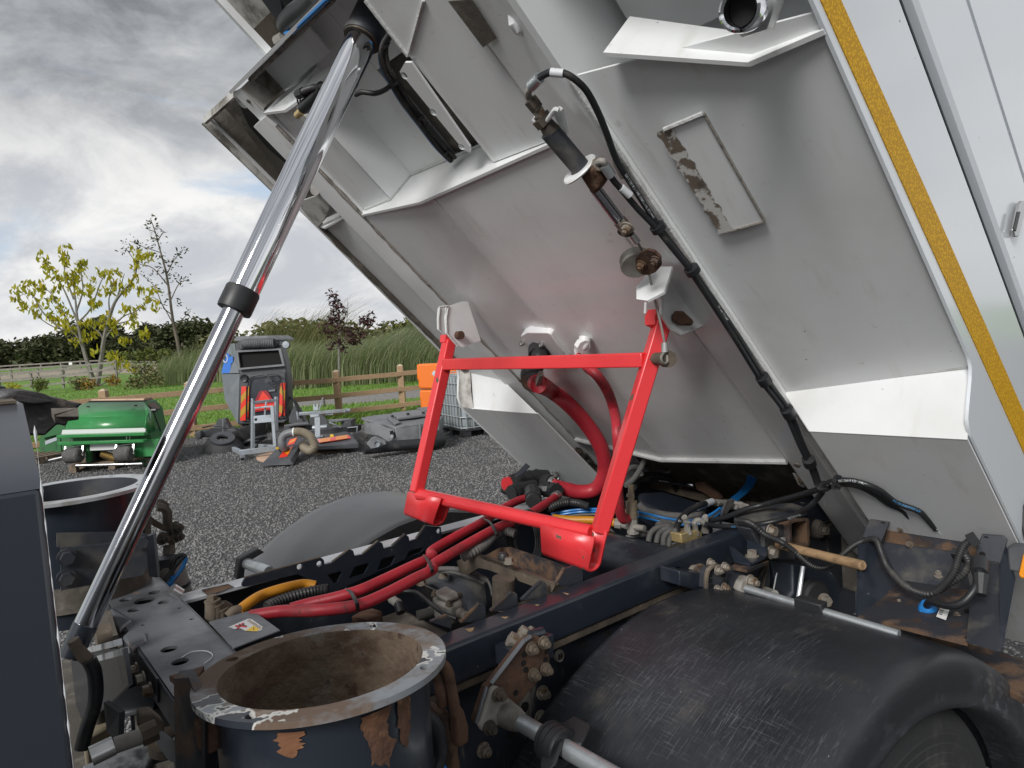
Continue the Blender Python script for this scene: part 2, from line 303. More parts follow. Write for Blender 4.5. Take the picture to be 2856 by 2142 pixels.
        s.add(top, [tuple(f) for f in keep]); s.add([p - nm * thick for p in top], [tuple(reversed(f)) for f in keep])
        for lp in loops:
            k = len(lp); s.add(lp + [p - nm * thick for p in lp], [(i, i + k, (i + 1) % k + k, (i + 1) % k) for i in range(k)])
        return s
def smooth(pts, k=6, closed=False):
    P = [V(p) for p in pts]; out = []; n = len(P)
    for i in range(n if closed else n - 1):
        if closed: a, b, c, d = P[i - 1], P[i], P[(i + 1) % n], P[(i + 2) % n]
        else: a, b, c, d = P[max(i - 1, 0)], P[i], P[i + 1], P[min(i + 2, n - 1)]
        for j in range(k):
            t = j / k; out.append(.5 * ((2 * b) + (c - a) * t + (2 * a - 5 * b + 4 * c - d) * t * t + (3 * b - a - 3 * c + d) * t ** 3))
    if not closed: out.append(P[-1])
    return out
def resample(path, step):
    P = [V(p) for p in path]; out = [P[0].copy()]; acc = 0
    for a, b in zip(P, P[1:]):
        l = (b - a).length
        while l > 0 and acc + l >= step:
            t = (step - acc) / l; a = a.lerp(b, t); out.append(a.copy()); l = (b - a).length; acc = 0
        acc += l
    return out
def ribbed(mb, pts, r, pitch, depth=.14, n=10):
    P = resample(smooth(pts, 8), pitch / 2); mb.tube(P, [r * (1 + (depth if i % 2 else -depth)) for i in range(len(P))], n); return mb
def rnd_poly(c, ex, ey, r, n=16):
    c, ex, ey = V(c), V(ex), V(ey); return [c + (ex * math.cos(2 * PI * i / n) + ey * math.sin(2 * PI * i / n)) * r for i in range(n)]
def obj(name, mb, mat, parent=None, label=None, ang=35, bevel=0, smoothall=False, seg=2):
    me = bpy.data.meshes.new(name)
    o_ = V((0, 0, 0))
    if parent is not None: o_ = V(parent.get('_o', (0, 0, 0)))
    me.from_pydata([p - o_ for p in mb.v], [], mb.f); me.update()
    b = bmesh.new(); b.from_mesh(me); bmesh.ops.recalc_face_normals(b, faces=b.faces); b.to_mesh(me); b.free()
    for p in me.polygons: p.use_smooth = ang > 0
    if not smoothall and ang > 0: me.set_sharp_from_angle(angle=math.radians(ang))
    me.materials.append(mt[mat] if isinstance(mat, str) else mat)
    o = bpy.data.objects.new(name, me); COL.objects.link(o)
    if parent is not None:
        if parent.parent is not None and parent.parent.parent is not None: parent = parent.parent   # never deeper than thing > part > sub-part
        o.parent = parent
        if parent.type == 'MESH': o['_o'] = tuple(o_)
        o['_o'] = tuple(o_)
    else: o['_o'] = (0, 0, 0)
    if label: o['label'] = label
    if bevel:
        md = o.modifiers.new('bevel', 'BEVEL'); md.width = bevel; md.segments = seg; md.limit_method = 'ANGLE'; md.angle_limit = math.radians(40)
    return o
def thing(name, label, cat, loc=(0, 0, 0), group=None):
    o = bpy.data.objects.new(name, None); COL.objects.link(o); o.location = loc; o.empty_display_size = .1
    o['label'] = label; o['category'] = cat; o['_o'] = tuple(loc)
    if group: o['group'] = group
    return o
def tag(o, label, cat, group=None):
    o['label'] = label; o['category'] = cat
    if group: o['group'] = group
    return o
def kind(o, k): o['kind'] = k; return o
def local(v): return [V(p) for p in v]
def dup(root, loc, rz=0, label=None, scale=1.0):
    r = root.copy(); COL.objects.link(r); r.location = loc; r.rotation_euler = (0, 0, rz); r.scale = (scale,) * 3
    if label: r['label'] = label
    for ch in list(root.children):
        c = ch.copy(); COL.objects.link(c); c.parent = r
        for g in list(ch.children):
            d = g.copy(); COL.objects.link(d); d.parent = c
    return r
def text_mesh(txt, size):
    cu = bpy.data.curves.new('text', 'FONT'); cu.body = txt; cu.size = size; cu.resolution_u = 2
    o = bpy.data.objects.new('text', cu); COL.objects.link(o)
    me = bpy.data.meshes.new_from_object(o.evaluated_get(bpy.context.evaluated_depsgraph_get()))
    vs_ = [p.co.copy() for p in me.vertices]; fs = [tuple(p.vertices) for p in me.polygons]
    bpy.data.objects.remove(o); bpy.data.curves.remove(cu); bpy.data.meshes.remove(me); return vs_, fs
def lettering_flat(txt, size, o, ex, ey):
    vs_, fs = text_mesh(txt, size); o, ex, ey = V(o), V(ex).normalized(), V(ey).normalized()
    return MB().add([o + ex * p.x + ey * p.y for p in vs_], fs)
def lettering_hose(txt, size, path, r, s0, side):   # wrapped round a hose, starting s0 along it, facing the direction 'side'
    P = resample(path, .004); vs_, fs = text_mesh(txt, size); out = []; side = V(side)
    for p in vs_:
        i = min(max(int((s0 + p.x) / .004), 0), len(P) - 2); t = (s0 + p.x) / .004 - i
        c = P[i].lerp(P[i + 1], t); d = (P[i + 1] - P[i]).normalized(); o1 = (side - d * side.dot(d)).normalized(); o2 = o1.cross(d)
        a = (p.y - size * .35) / r; out.append(c + (o1 * math.cos(a) - o2 * math.sin(a)) * (r + .0006))
    return MB().add(out, fs)
# ================================================================ GROUND AND FIELD
AW = V((0.6235, 0.7818, 0)); RT = V((0.7818, -0.6235, 0)); UP = V((0, 0, 1))     # away from the lorry's near side, and to the right of that
def at(d, s, z=0.0): return AW * d + RT * s + UP * z
def pymesh(name, vs_, fs, mats, parent=None):
    me = bpy.data.meshes.new(name); me.from_pydata([tuple(p) for p in vs_], [], fs); me.update()
    me.materials.append(mt[mats] if isinstance(mats, str) else mats)
    o = bpy.data.objects.new(name, me); COL.objects.link(o)
    if parent is not None: o.parent = parent; o['_o'] = parent.get('_o', (0, 0, 0))
    return o
def sstep(a, b, x): t = max(0, min(1, (x - a) / (b - a))); return t * t * (3 - 2 * t)
def ground_z(d, s):
    k = sstep(-.40, -.55, s / max(d, 1)) if d > 45 else 0
    return k * (.55 * sstep(52, 62, d) + .62 * sstep(62, 75, d) + .5 * sstep(75, 110, d))
mt['grass'] = M('mown grass', (.12, .24, .035), .9, 0, [('n', (.17, .30, .05), .8, .40, .66), ('n', (.05, .11, .02), 3.2, .56, .74), ('n', (.17, .21, .06), 14, .60, .78)], (30, .6, .03))
mt['gravel'] = M('dark crushed stone', (.125, .125, .128), .9, 0, [('n', (.095, .088, .078), .35, .50, .62), ('v', (.065, .065, .067), 30, .26, .5), ('n', (.20, .20, .20), 55, .54, .66), ('n', (.10, .092, .085), .6, .5, .7), ('v', (.36, .35, .34), 16, .10, .05)], (45, 1.0, .03))
mt['path'] = M('pale gravel path', (.21, .20, .19), .95, 0, [('n', (.30, .29, .27), 6, .45, .7), ('n', (.14, .135, .13), 30, .55, .7)])
mt['sand'] = M('sandy arena', (.34, .29, .22), .95, 0, [('n', (.25, .22, .17), .7, .45, .7)])
ds = [-60, -20, 0, 15, 30, 45, 50, 54, 58, 62, 66, 70, 75, 80, 90, 110, 150, 250, 500, 900]
rows = []
for d in ds:
    rows.append([at(d, q * max(abs(d), 40), -.004 + ground_z(d, q * max(abs(d), 40))) for q in (-3, -2, -1.3, -1, -.8, -.7, -.6, -.55, -.5, -.45, -.4, -.3, 0, .5, 1, 2, 3)])
kind(obj('grass_field', MB().sheet(rows), 'grass', smoothall=True), 'structure')
kind(pymesh('gravel_yard', [(-40, 24.3, 0), (-8.9, 18.75, 0), (3.89, 16.29, 0), (7.46, 15.25, 0), (16, 13.6, 0), (40, 9.2, 0), (40, -40, 0), (-40, -40, 0)], [tuple(range(7, -1, -1))], 'gravel'), 'structure')
kind(pymesh('gravel_path', [(-25, 32, 0), (-5, 27, 0), (6.2, 23.87, 0), (7.8, 21.6, 0), (9.34, 19.76, 0), (11.38, 19.04, 0), (20, 16.5, 0), (45, 10, 0), (46, 13, 0), (22, 18.8, 0), (13.25, 22.12, 0), (11.26, 23.76, 0), (9.5, 24.6, 0), (6.69, 25.7, 0), (-5, 29, 0), (-25, 34.5, 0)],
    [(0, 1, 14, 15), (1, 2, 13, 14), (2, 3, 12, 13), (3, 4, 11, 12), (4, 5, 10, 11), (5, 6, 9, 10), (6, 7, 8, 9)], 'path'), 'structure')
ar = []
for d in (62.5, 65, 68, 71, 74.5): ar.append([at(d, q * d, ground_z(d, q * d) + .012) for q in (-1.2, -1, -.8, -.7, -.6, -.55, -.50, -.45)])
kind(obj('riding_arena', MB().sheet(ar), 'sand', smoothall=True), 'structure')
# ---- loose stones of the yard and the verge of the lawn
import numpy as np
rng = np.random.default_rng(5)
def islands(name, pts, scl, base_v, base_f, mat, squash=(.75, 1.1), flat=(.5, .8)):
    n, k = len(pts), len(base_v)
    a = rng.uniform(0, 6.283, n); b = rng.uniform(-.6, .6, n)
    vv = base_v[None, :, :] * np.stack([rng.uniform(*squash, n), rng.uniform(*squash, n), rng.uniform(*flat, n)], 1)[:, None, :] * scl[:, None, None]
    vv = vv * rng.uniform(.82, 1.15, (n, k, 1))
    ca, sa, cb, sb = np.cos(a)[:, None], np.sin(a)[:, None], np.cos(b)[:, None], np.sin(b)[:, None]
    x, y, z = vv[..., 0], vv[..., 1], vv[..., 2]
    x, z = x * cb - z * sb, x * sb + z * cb
    x, y = x * ca - y * sa, x * sa + y * ca
    co = np.stack([x, y, z], -1) + pts[:, None, :]
    fc = (base_f[None] + (np.arange(n) * k)[:, None, None]).reshape(-1)
    me = bpy.data.meshes.new(name); m = len(base_f)
    me.vertices.add(n * k); me.vertices.foreach_set('co', co.reshape(-1).astype(np.float32))
    me.loops.add(len(fc)); me.loops.foreach_set('vertex_index', fc.astype(np.int32))
    me.polygons.add(n * m); me.polygons.foreach_set('loop_start', (np.arange(n * m) * base_f.shape[1]).astype(np.int32))
    me.update(calc_edges=True); me.materials.append(mat if not isinstance(mat, str) else mt[mat])
    o = bpy.data.objects.new(name, me); COL.objects.link(o); return o
bm_ = bmesh.new(); bmesh.ops.create_icosphere(bm_, subdivisions=1, radius=1)
ico_v = np.array([v.co[:] for v in bm_.verts]); ico_f = np.array([[v.index for v in f.verts] for f in bm_.faces]); bm_.free()
mt['stones'] = leafmat('grey crushed stones', (.088, .088, .09), (.145, .145, .145), (.27, .265, .26), 0.0)
def in_yard(p): return p[1] < 16.2 - .26 * (p[0] - 3.9)
pts = []
for d0, d1, dens in ((2.6, 5, 1500), (5, 7, 1050), (7, 9.5, 600), (9.5, 12.5, 330), (12.5, 16.5, 150)):
    n = int((d1 - d0) * (d0 + d1) * .68 * dens); d = rng.uniform(d0, d1, n); s = rng.uniform(-.72, .12, n) * d
    p = np.stack([.6235 * d + .7818 * s, .7818 * d - .6235 * s, np.zeros(n)], 1)
    pts.append(p[(p[:, 1] < 16.1 - .26 * (p[:, 0] - 3.9)) & (p[:, 1] > 2.4)])
n = 9000; pts.append(np.stack([rng.uniform(3.0, 7.6, n), rng.uniform(.4, 2.3, n), np.zeros(n)], 1))
pts = np.concatenate(pts); sc_ = rng.uniform(.005, .0125, len(pts)) * (1 + .035 * np.linalg.norm(pts, axis=1)); pts[:, 2] = sc_ * .25
kind(islands('gravel_stones', pts, sc_, ico_v, ico_f, 'stones'), 'stuff')
blade_v = np.array([(-.16, 0, 0), (.16, 0, 0), (.05, .25, .62), (-.02, .5, 1.0)]); blade_f = np.array([[0, 1, 2], [0, 2, 3]])
n = 60000; d = 15 + 37 * rng.random(n) ** 1.6; s = rng.uniform(-.75, .1, n) * d
p = np.stack([.6235 * d + .7818 * s, .7818 * d - .6235 * s, np.zeros(n)], 1)
p = p[p[:, 1] > 16.35 - .26 * (p[:, 0] - 3.9)]
e = np.array([[-5, 27], [6.2, 23.87], [7.8, 21.6], [9.34, 19.76], [11.38, 19.04], [20, 16.5]]); f2 = np.array([[-5, 29], [6.69, 25.7], [9.5, 24.6], [11.26, 23.76], [13.25, 22.12], [22, 18.8]])
lo_, hi_ = np.interp(p[:, 0], e[:, 0], e[:, 1]), np.interp(p[:, 0], f2[:, 0], f2[:, 1]); p = p[~((p[:, 1] > lo_) & (p[:, 1] < hi_))]
kind(islands('lawn_grass', p, rng.uniform(.05, .13, len(p)), blade_v, blade_f, 'grassblade', (.6, 1.3), (.6, 1.2)), 'stuff')
# ---------------------------------------------------------------- fences
def post_fence(name, label, posts, rails, w, mat, rail_h, rail_t, top=None, front=-1, group=None):
    t = thing(name, label, 'fence', posts[0][1], group)
    for tp, bs in posts:
        tp, bs = V(tp), V(bs); bs.z = tp.z - (tp - bs).length; m = MB(); h = w / 2; q = [(-h, -h), (h, -h), (h, h), (-h, h)]
        x, y = RT, AW; cz = tp.z - (w * .32 if top else 0)
        base = V((tp.x, tp.y, bs.z - .05)); r0 = [base + x * a + y * b for a, b in q]; r1 = [V((p.x, p.y, cz)) for p in r0]
        if top:
            ap = V((tp.x, tp.y, tp.z)); r2 = [V((tp.x, tp.y, tp.z)) + (V((p.x, p.y, tp.z)) - ap) * .35 for p in r1]
            m.hexa(r0 + r1); po = obj('post', m, mat, t, bevel=.008)
            obj('post_cap', MB().hexa([p + UP * .001 for p in r1] + r2), top, po)
        else: m.hexa(r0 + r1); obj('post', m, mat, t)
    off = AW * front * (w / 2 + rail_t / 2 - .012)
    for (ta, ba), (tb, bb) in zip(posts, posts[1:]):
        for r in rails:
            a = V(ba).lerp(V(ta), r) + off; b = V(bb).lerp(V(tb), r) + off; j = random.uniform(-.012, .012); a.z += j; b.z += random.uniform(-.012, .012)
            obj('rail', MB().bar(a, b, rail_t, rail_h), mat, t, bevel=.006 if top else 0)
    return t
fd = V((.9838, -.1792, 0)); f0 = V((7.265, 15.876, 0))
post_fence('timber_fence', 'new timber post and three rail fence running along the edge of the gravel yard', [(f0 + fd * 1.626 * k + UP * (1.21 + .012 * ((k * 7) % 3)), f0 + fd * 1.626 * k) for k in range(-6, 5)], (.80, .485, .16), .15, 'fence', .115, .05, 'fencetop')
post_fence('paddock_fence', 'old grey paddock fence nearest the yellow leaved tree', [((-0.1191, 64.1928, 1.4621), (-0.2239, 64.1791, 0.3545)), ((2.7231, 61.923, 1.4449), (2.6111, 61.9083, 0.2615)), ((4.5181, 60.4961, 1.5104), (4.3968, 60.4802, 0.228)), ((6.2748, 59.1068, 1.6555), (6.1596, 59.0704, 0.1963)), ((7.8495, 57.8642, 1.8161), (7.7398, 57.8285, 0.4151)), ((9.2794, 56.7304, 1.9007), (9.1497, 56.7134, 0.5309))], (.9, .55, .2), .13, 'oldfence', .13, .05)
post_fence('paddock_fence', 'second grey paddock fence along the near side of the sandy arena', [((2.1233, 78.211, 1.8433), (2.0065, 78.1957, 0.6086)), ((4.2929, 76.4774, 1.8208), (4.201, 76.4388, 0.5473)), ((6.1493, 74.9949, 1.8101), (6.0711, 74.9581, 0.6819)), ((7.9376, 73.5672, 1.8052), (7.8728, 73.5215, 0.6979)), ((9.7473, 72.121, 1.7839), (9.6773, 72.0853, 0.7429)), ((11.8353, 70.4564, 1.8049), (11.7494, 70.4451, 0.897))], (.9, .55, .2), .13, 'oldfence', .13, .05)
pf = post_fence('paddock_fence', 'farthest grey paddock fence below the dark hedge with a small white sign', [((4.1673, 92.8953, 2.1667), (4.0697, 92.8825, 1.1349)), ((5.956, 91.4676, 2.1652), (5.925, 91.3996, 1.1101)), ((7.7089, 90.0672, 2.149), (7.6438, 90.0267, 1.0969)), ((9.3799, 88.7328, 2.1399), (9.3038, 88.6972, 1.0446)), ((11.0099, 87.4313, 2.1341), (10.9324, 87.3892, 0.9508)), ((12.6222, 86.1403, 2.0859), (12.5504, 86.0989, 0.9638)), ((13.5794, 85.3708, 2.0225), (13.5126, 85.33, 0.9529)), ((14.4634, 84.6556, 1.9124), (14.4041, 84.6158, 0.9215)), ((15.2759, 83.9949, 1.7732), (15.2272, 83.9566, 0.8959)), ((15.9559, 83.4448, 1.6892), (15.9114, 83.407, 0.8556)), ((16.636, 82.8946, 1.6052), (16.5956, 82.8574, 0.8154)), ((17.3851, 82.2896, 1.5242), (17.3498, 82.253, 0.7868))], (.93, .6, .25), .14, 'oldfence', .14, .05)
sg = [(10.003, 87.7119, 2.0195), (10.2746, 87.4931, 1.9965), (10.2466, 87.4894, 1.7008), (9.975, 87.7082, 1.7237)]
sb = obj('sign_board', MB().prism(sg, AW * .02), 'label', pf)
c_ = V(sg[0]).lerp(V(sg[2]), .5); obj('sign_letter', MB().box((-1, 0, -1), (-.6, 1, 1)).box((.6, 0, -1), (1, 1, 1)).box((-.6, 0, -.18), (.6, 1, .18)), 'ink', sb)
lt = bpy.data.objects['sign_letter']
for v in lt.data.vertices:
    q = V(v.co); v.co = c_ + RT * q.x * .24 + UP * q.z * .3 - AW * (.012 + .01 * q.y) - V(pf["_o"])
# ---------------------------------------------------------------- trees
def leaves(name, centres, mat, parent, n, size, spread, droop=0.0, elong=1.6):
    """leaf blades scattered in clumps round the centres"""
    vs_, fs = [], []
    for c, r in centres:
        for i in range(n):
            p = V((random.gauss(0, 1), random.gauss(0, 1), random.gauss(0, 1))); p.normalize(); p = V(c) + p * r * random.random() ** .45 * spread
            a = V((random.uniform(-1, 1), random.uniform(-1, 1), random.uniform(-.6, .6) - droop)).normalized(); b = a.cross(V((random.uniform(-1, 1), random.uniform(-1, 1), random.uniform(-1, 1)))).normalized()
            s = size * random.uniform(.6, 1.3); o = len(vs_)
            vs_ += [p - a * s * elong * .5, p + b * s * .38, p + a * s * elong * .5, p - b * s * .38]; fs.append((o, o + 1, o + 2, o + 3))
    o_ = V(parent['_o']); return pymesh(name, [p - o_ for p in vs_], fs, mat, parent)
def hedge_tree(label, d, s, h, wd, mat, trunk='twig', n=260, cl=.5, name='hedge_tree', size=.42, group='trees of the far hedge', clumps=13, cat='tree'):
    b = at(d, s, ground_z(d, s) - .1); t = thing(name, label, cat, b, group)
    m = MB(); m.tube([b, b + UP * h * .35, b + UP * h * .7 + RT * random.uniform(-.3, .3)], [wd * .05, wd * .035, wd * .015], 7)
    for k in range(4):
        a = random.uniform(0, 6.28); m.tube([b + UP * h * .3, b + UP * h * .6 + (RT * math.cos(a) + AW * math.sin(a)) * wd * .3], [wd * .025, wd * .01], 5)
    obj('trunk', m, trunk, t)
    cs = []
    for k in range(clumps):
        a = random.uniform(0, 6.28); q = random.random(); zz = .12 + .80 * q; rr = wd * .5 * math.sqrt(max(.12, 1 - ((zz - .45) / .58) ** 2)) * random.uniform(.45, .95)
        cs.append((b + UP * h * zz + (RT * math.cos(a) + AW * math.sin(a)) * rr, wd * random.uniform(.16, .27)))
    leaves('crown', cs, mat, t, n, size, 1.0); return t
HT = [(-260, 985), (-150, 985), (-40, 990), (45, 978), (110, 985), (190, 960), (262, 915), (330, 905), (400, 930), (455, 945), (520, 915), (575, 935), (640, 965)]
for i, (x, y) in enumerate(HT):
    d = 108 + (i * 7) % 5 * 3.0; s = (x - 1428) / 1955.7 * d; hz = 1040 - .066 * (x + 142); h = (hz - y) * d / 1955.7 + 1.75 - ground_z(d, s)
    hedge_tree(['dark green hedge tree at the far left edge', 'low dark hedge tree beside the far left edge', 'dark bushy hedge tree behind the sandy arena', 'rounded dark hedge tree left of the yellow tree', 'low hedge tree just left of the yellow tree', 'dark hedge tree behind the left stem of the yellow tree', 'tall dark hedge tree behind the yellow crown', 'broad dark hedge tree behind the right of the yellow tree',
        'lower hedge tree between the yellow and the thin tree', 'dark hedge tree left of the thin sapling stem', 'round topped dark tree behind the thin sapling', 'dark hedge tree right of the thin sapling', 'hedge tree partly behind the lifting ram'][i], d, s, h * 1.04, 9.5, 'leafdark', n=420, clumps=16, size=.55)
for i, (x, y, d, wd, m_, lb) in enumerate(((705, 945, 62, 7, 'leafdull', 'olive willow behind the roof of the compact sweeper'), (790, 915, 55, 7, 'leafdull', 'feathery olive willow right of the compact sweeper'), (870, 925, 58, 7, 'leafdull', 'pale olive willow left of the purple maple'),
        (985, 945, 64, 8, 'leafdull', 'olive bush tree behind the purple maple'), (1075, 925, 66, 9, 'leafdull', 'broad olive tree right of the purple maple'), (1150, 925, 60, 8, 'leafdull', 'olive tree beside the lifted body edge'), (1190, 890, 40, 4, 'leafgreen', 'leafy green tree showing under the lifted body edge'), (1300, 905, 62, 9, 'leafdull', 'olive tree hidden mostly behind the lifted body'))):
    s = (x - 1428) / 1955.7 * d; hz = 1040 - .066 * (x + 142); hedge_tree(lb, d, s, (hz - y) * d / 1955.7 + 1.75, wd, m_, n=380, clumps=15, size=.34, name='willow_tree', group='trees behind the reed bed')
# young yellow tree, traced limb by limb
YD = 52.0
def limb_tree(name, label, base, limbs, tips, leafm, bark, lsize, n, droop, spread=1.0, rr=.6):
    t = thing(name, label, 'tree', base)
    m = MB()
    for P, r0, r1 in limbs:
        Q = smooth(P, 4); m.tube(Q, [r0 + (r1 - r0) * i / (len(Q) - 1) for i in range(len(Q))], 6)
    obj('trunk', m, bark, t)
    leaves('crown', [(p, rr * random.uniform(.7, 1.25)) for p in tips], leafm, t, n, lsize, spread, droop, 1.9); return t
L1 = [[(8.3856, 59.8244, -0.1942), (8.1626, 60.1102, 1.031), (7.8953, 60.4952, 2.9837), (7.7685, 60.7586, 4.828), (7.7912, 60.9016, 6.6596), (7.7776, 61.0398, 8.1084)], [(8.3856, 59.8244, -0.1942), (8.7129, 59.6924, 1.274), (9.1363, 59.5379, 3.3612), (9.6912, 59.2607, 5.2443), (10.1735, 58.9739, 6.3616), (11.0296, 58.3862, 7.4472), (11.4938, 58.0971, 8.3729), (11.6954, 58.0535, 9.7069)], [(7.8953, 60.4952, 2.9837), (7.4062, 60.9911, 4.1831), (6.4618, 61.7772, 4.5525), (5.5628, 62.5693, 5.4007), (4.906, 63.1832, 6.4213)], [(7.7685, 60.7586, 4.828), (7.2386, 61.3891, 7.1889), (6.7676, 61.8874, 8.5798), (6.2037, 62.4434, 9.7856)], [(7.7753, 60.8295, 5.696), (8.303, 60.5487, 7.2919), (8.2418, 60.7507, 9.0341)], [(7.7074, 60.9606, 6.5702), (7.3654, 61.4057, 8.5292), (7.5285, 61.4271, 10.2525)], [(7.7685, 60.7586, 4.828), (8.6155, 60.1696, 5.8179), (9.4036, 59.713, 7.7778), (9.8316, 59.4191, 8.3206)], [(9.313, 59.4211, 3.6358), (10.3457, 58.7165, 4.9959), (11.213, 58.0602, 5.4051), (12.2842, 57.2907, 6.376)], [(9.1363, 59.5379, 3.3612), (8.9008, 59.787, 4.0567), (8.3483, 60.2746, 4.5859)], [(9.6912, 59.2607, 5.2443), (9.7252, 59.3351, 6.3995), (10.169, 59.1134, 7.906)], [(8.5204, 59.7371, 0.0357), (9.322, 59.1422, 0.5469), (10.4679, 58.3125, 1.5115)], [(7.8953, 60.4952, 2.9837), (7.6417, 60.7419, 3.4877), (7.1842, 61.1019, 3.4299)], [(9.544, 59.3114, 4.4848), (10.6174, 58.4721, 4.6834), (11.0183, 58.1747, 4.939)], [(6.8174, 61.4738, 4.3295), (5.8232, 62.3935, 5.7646), (5.2774, 62.9519, 7.1619), (4.4373, 63.6118, 7.0399)], [(7.4062, 60.9911, 4.1831), (6.9532, 61.4917, 5.7655), (6.3418, 62.1115, 7.2648), (5.4246, 62.9013, 7.9214)], [(10.1735, 58.9739, 6.3616), (10.4883, 58.8052, 7.3), (10.8031, 58.6365, 8.2384)]]
TP = [(6.2127, 62.4446, 9.8813), (6.2422, 62.3785, 9.3963), (6.3463, 62.2521, 8.905), (6.6928, 61.9476, 8.5862), (6.806, 61.8224, 8.1906), (7.5285, 61.4271, 10.2525), (7.4832, 61.4212, 9.7738), (7.4005, 61.4454, 9.2983), (7.3382, 61.4022, 8.242), (7.4424, 61.2758, 7.7507), (8.2418, 60.7507, 9.0341), (8.4751, 60.5713, 9.1109), (8.2622, 60.6833, 8.4534), (8.0584, 60.7966, 7.8916), (7.7413, 61.035, 7.7254), (5.4246, 62.9013, 7.9214), (4.9672, 63.2613, 7.8636), (5.7802, 62.5979, 7.6983), (5.9681, 62.4125, 7.2964), (5.1461, 63.0747, 7.366), (4.4735, 63.6165, 7.4229), (4.3444, 63.6696, 6.8548), (4.7475, 63.3025, 6.3382), (5.2616, 62.8799, 6.1982), (5.4314, 62.6921, 5.6048), (6.0383, 62.2117, 5.6499), (6.4369, 61.984, 6.6777), (6.7993, 61.7515, 7.3226), (6.7743, 61.6782, 6.2632), (6.9532, 61.4917, 5.7655), (7.2069, 61.2449, 5.2615), (5.8957, 62.403, 6.5305), (8.7967, 60.1934, 7.7326), (9.0322, 59.9443, 7.0372), (8.9597, 59.9348, 6.2713), (8.7921, 60.0528, 6.0924), (8.5838, 60.3055, 7.0751), (9.4579, 59.7201, 8.3522), (9.8406, 59.4203, 8.4163), (10.0014, 59.2314, 7.7272), (10.0965, 59.1039, 7.1401), (10.4317, 58.8678, 7.4978), (10.4385, 58.9387, 8.3657), (9.7048, 59.4025, 6.9802), (10.6854, 58.6211, 6.9938), (11.0115, 58.3838, 7.2557), (11.4304, 58.0888, 7.7028), (11.5844, 58.109, 9.3303), (11.7044, 58.0547, 9.8027), (12.0237, 57.7466, 9.1966), (12.3408, 57.5081, 9.3628), (11.4553, 58.162, 8.7622), (12.3204, 57.2955, 6.7589), (12.0419, 57.4689, 6.2035), (11.5391, 57.823, 5.667), (10.905, 58.2998, 5.3346), (10.6242, 58.543, 5.5514), (12.3702, 57.162, 5.6932), (10.9911, 58.1711, 4.6518), (10.7397, 58.3482, 4.3836), (10.3321, 58.5747, 3.26), (11.4236, 57.7378, 3.6502), (11.564, 57.6162, 3.5418), (9.8067, 59.0658, 4.0765), (10.0014, 58.9514, 4.5425), (9.6459, 59.2547, 4.7656), (9.4489, 59.4389, 5.0718), (8.9552, 59.7942, 4.6311), (8.5068, 60.1554, 4.669), (8.2169, 60.3974, 4.7901), (8.0312, 60.513, 4.4197), (8.5838, 60.0255, 3.8905), (7.4832, 60.8611, 3.4046), (7.9587, 60.5035, 3.6539), (7.4152, 60.9922, 4.2789), (6.994, 61.357, 4.604), (6.7041, 61.599, 4.725), (6.4596, 61.8469, 5.3248), (9.7478, 58.9181, 1.8619), (10.0377, 58.6761, 1.7409), (9.476, 59.1624, 2.1744), (10.5155, 58.2487, 1.2179), (8.6857, 59.8288, 2.5791), (7.8138, 61.0445, 8.4913), (8.1354, 60.6667, 7.113), (11.5731, 57.8975, 6.8222)]
limb_tree('young_tree', 'young twin stemmed tree with drooping yellow leaves behind the timber fence', (8.3811, 59.8238, -0.242), [(q, .20 if i < 2 else .075, .03 if i < 2 else .018) for i, q in enumerate(L1)], TP, 'leafyel', 'bark', .26, 17, 1.1, 1.0, .46)
L2 = [[(14.0372, 57.8811, -0.1687), (13.8925, 58.2619, 2.85), (13.7702, 58.5367, 4.8647), (13.742, 58.8238, 7.8735), (13.5421, 59.1611, 9.8948), (13.3234, 59.4959, 11.7171), (13.1658, 59.6933, 12.5322)], [(13.7632, 58.7539, 7.2704), (12.9636, 59.5213, 8.7411), (12.0699, 60.2765, 9.2176), (11.5432, 60.7889, 10.2643), (11.3973, 60.9152, 10.3769)], [(13.7796, 58.8287, 8.2712), (14.2618, 58.5285, 9.2326), (14.8803, 58.1008, 9.982)], [(13.8243, 58.6165, 6.2631), (14.4029, 58.2562, 7.4167), (14.8967, 57.8848, 7.6756)], [(13.7914, 58.4668, 4.2616), (13.2435, 59.0492, 5.9114), (12.7566, 59.4942, 6.5539)], [(13.8502, 58.4018, 4.0562), (14.4687, 57.974, 4.8056), (14.9038, 57.6676, 5.2698)], [(13.5421, 59.1611, 9.8948), (13.0953, 59.5386, 10.133), (12.4251, 60.105, 10.4904), (11.7642, 60.6726, 10.9471)], [(13.3822, 59.4309, 11.5117), (12.9354, 59.8084, 11.75)], [(13.481, 59.2984, 10.9021), (13.8478, 59.0558, 11.4723)], [(13.7891, 58.5392, 5.0635), (13.3022, 58.9842, 5.706), (12.9095, 59.4415, 7.3427), (12.1499, 60.1416, 8.4091)]]
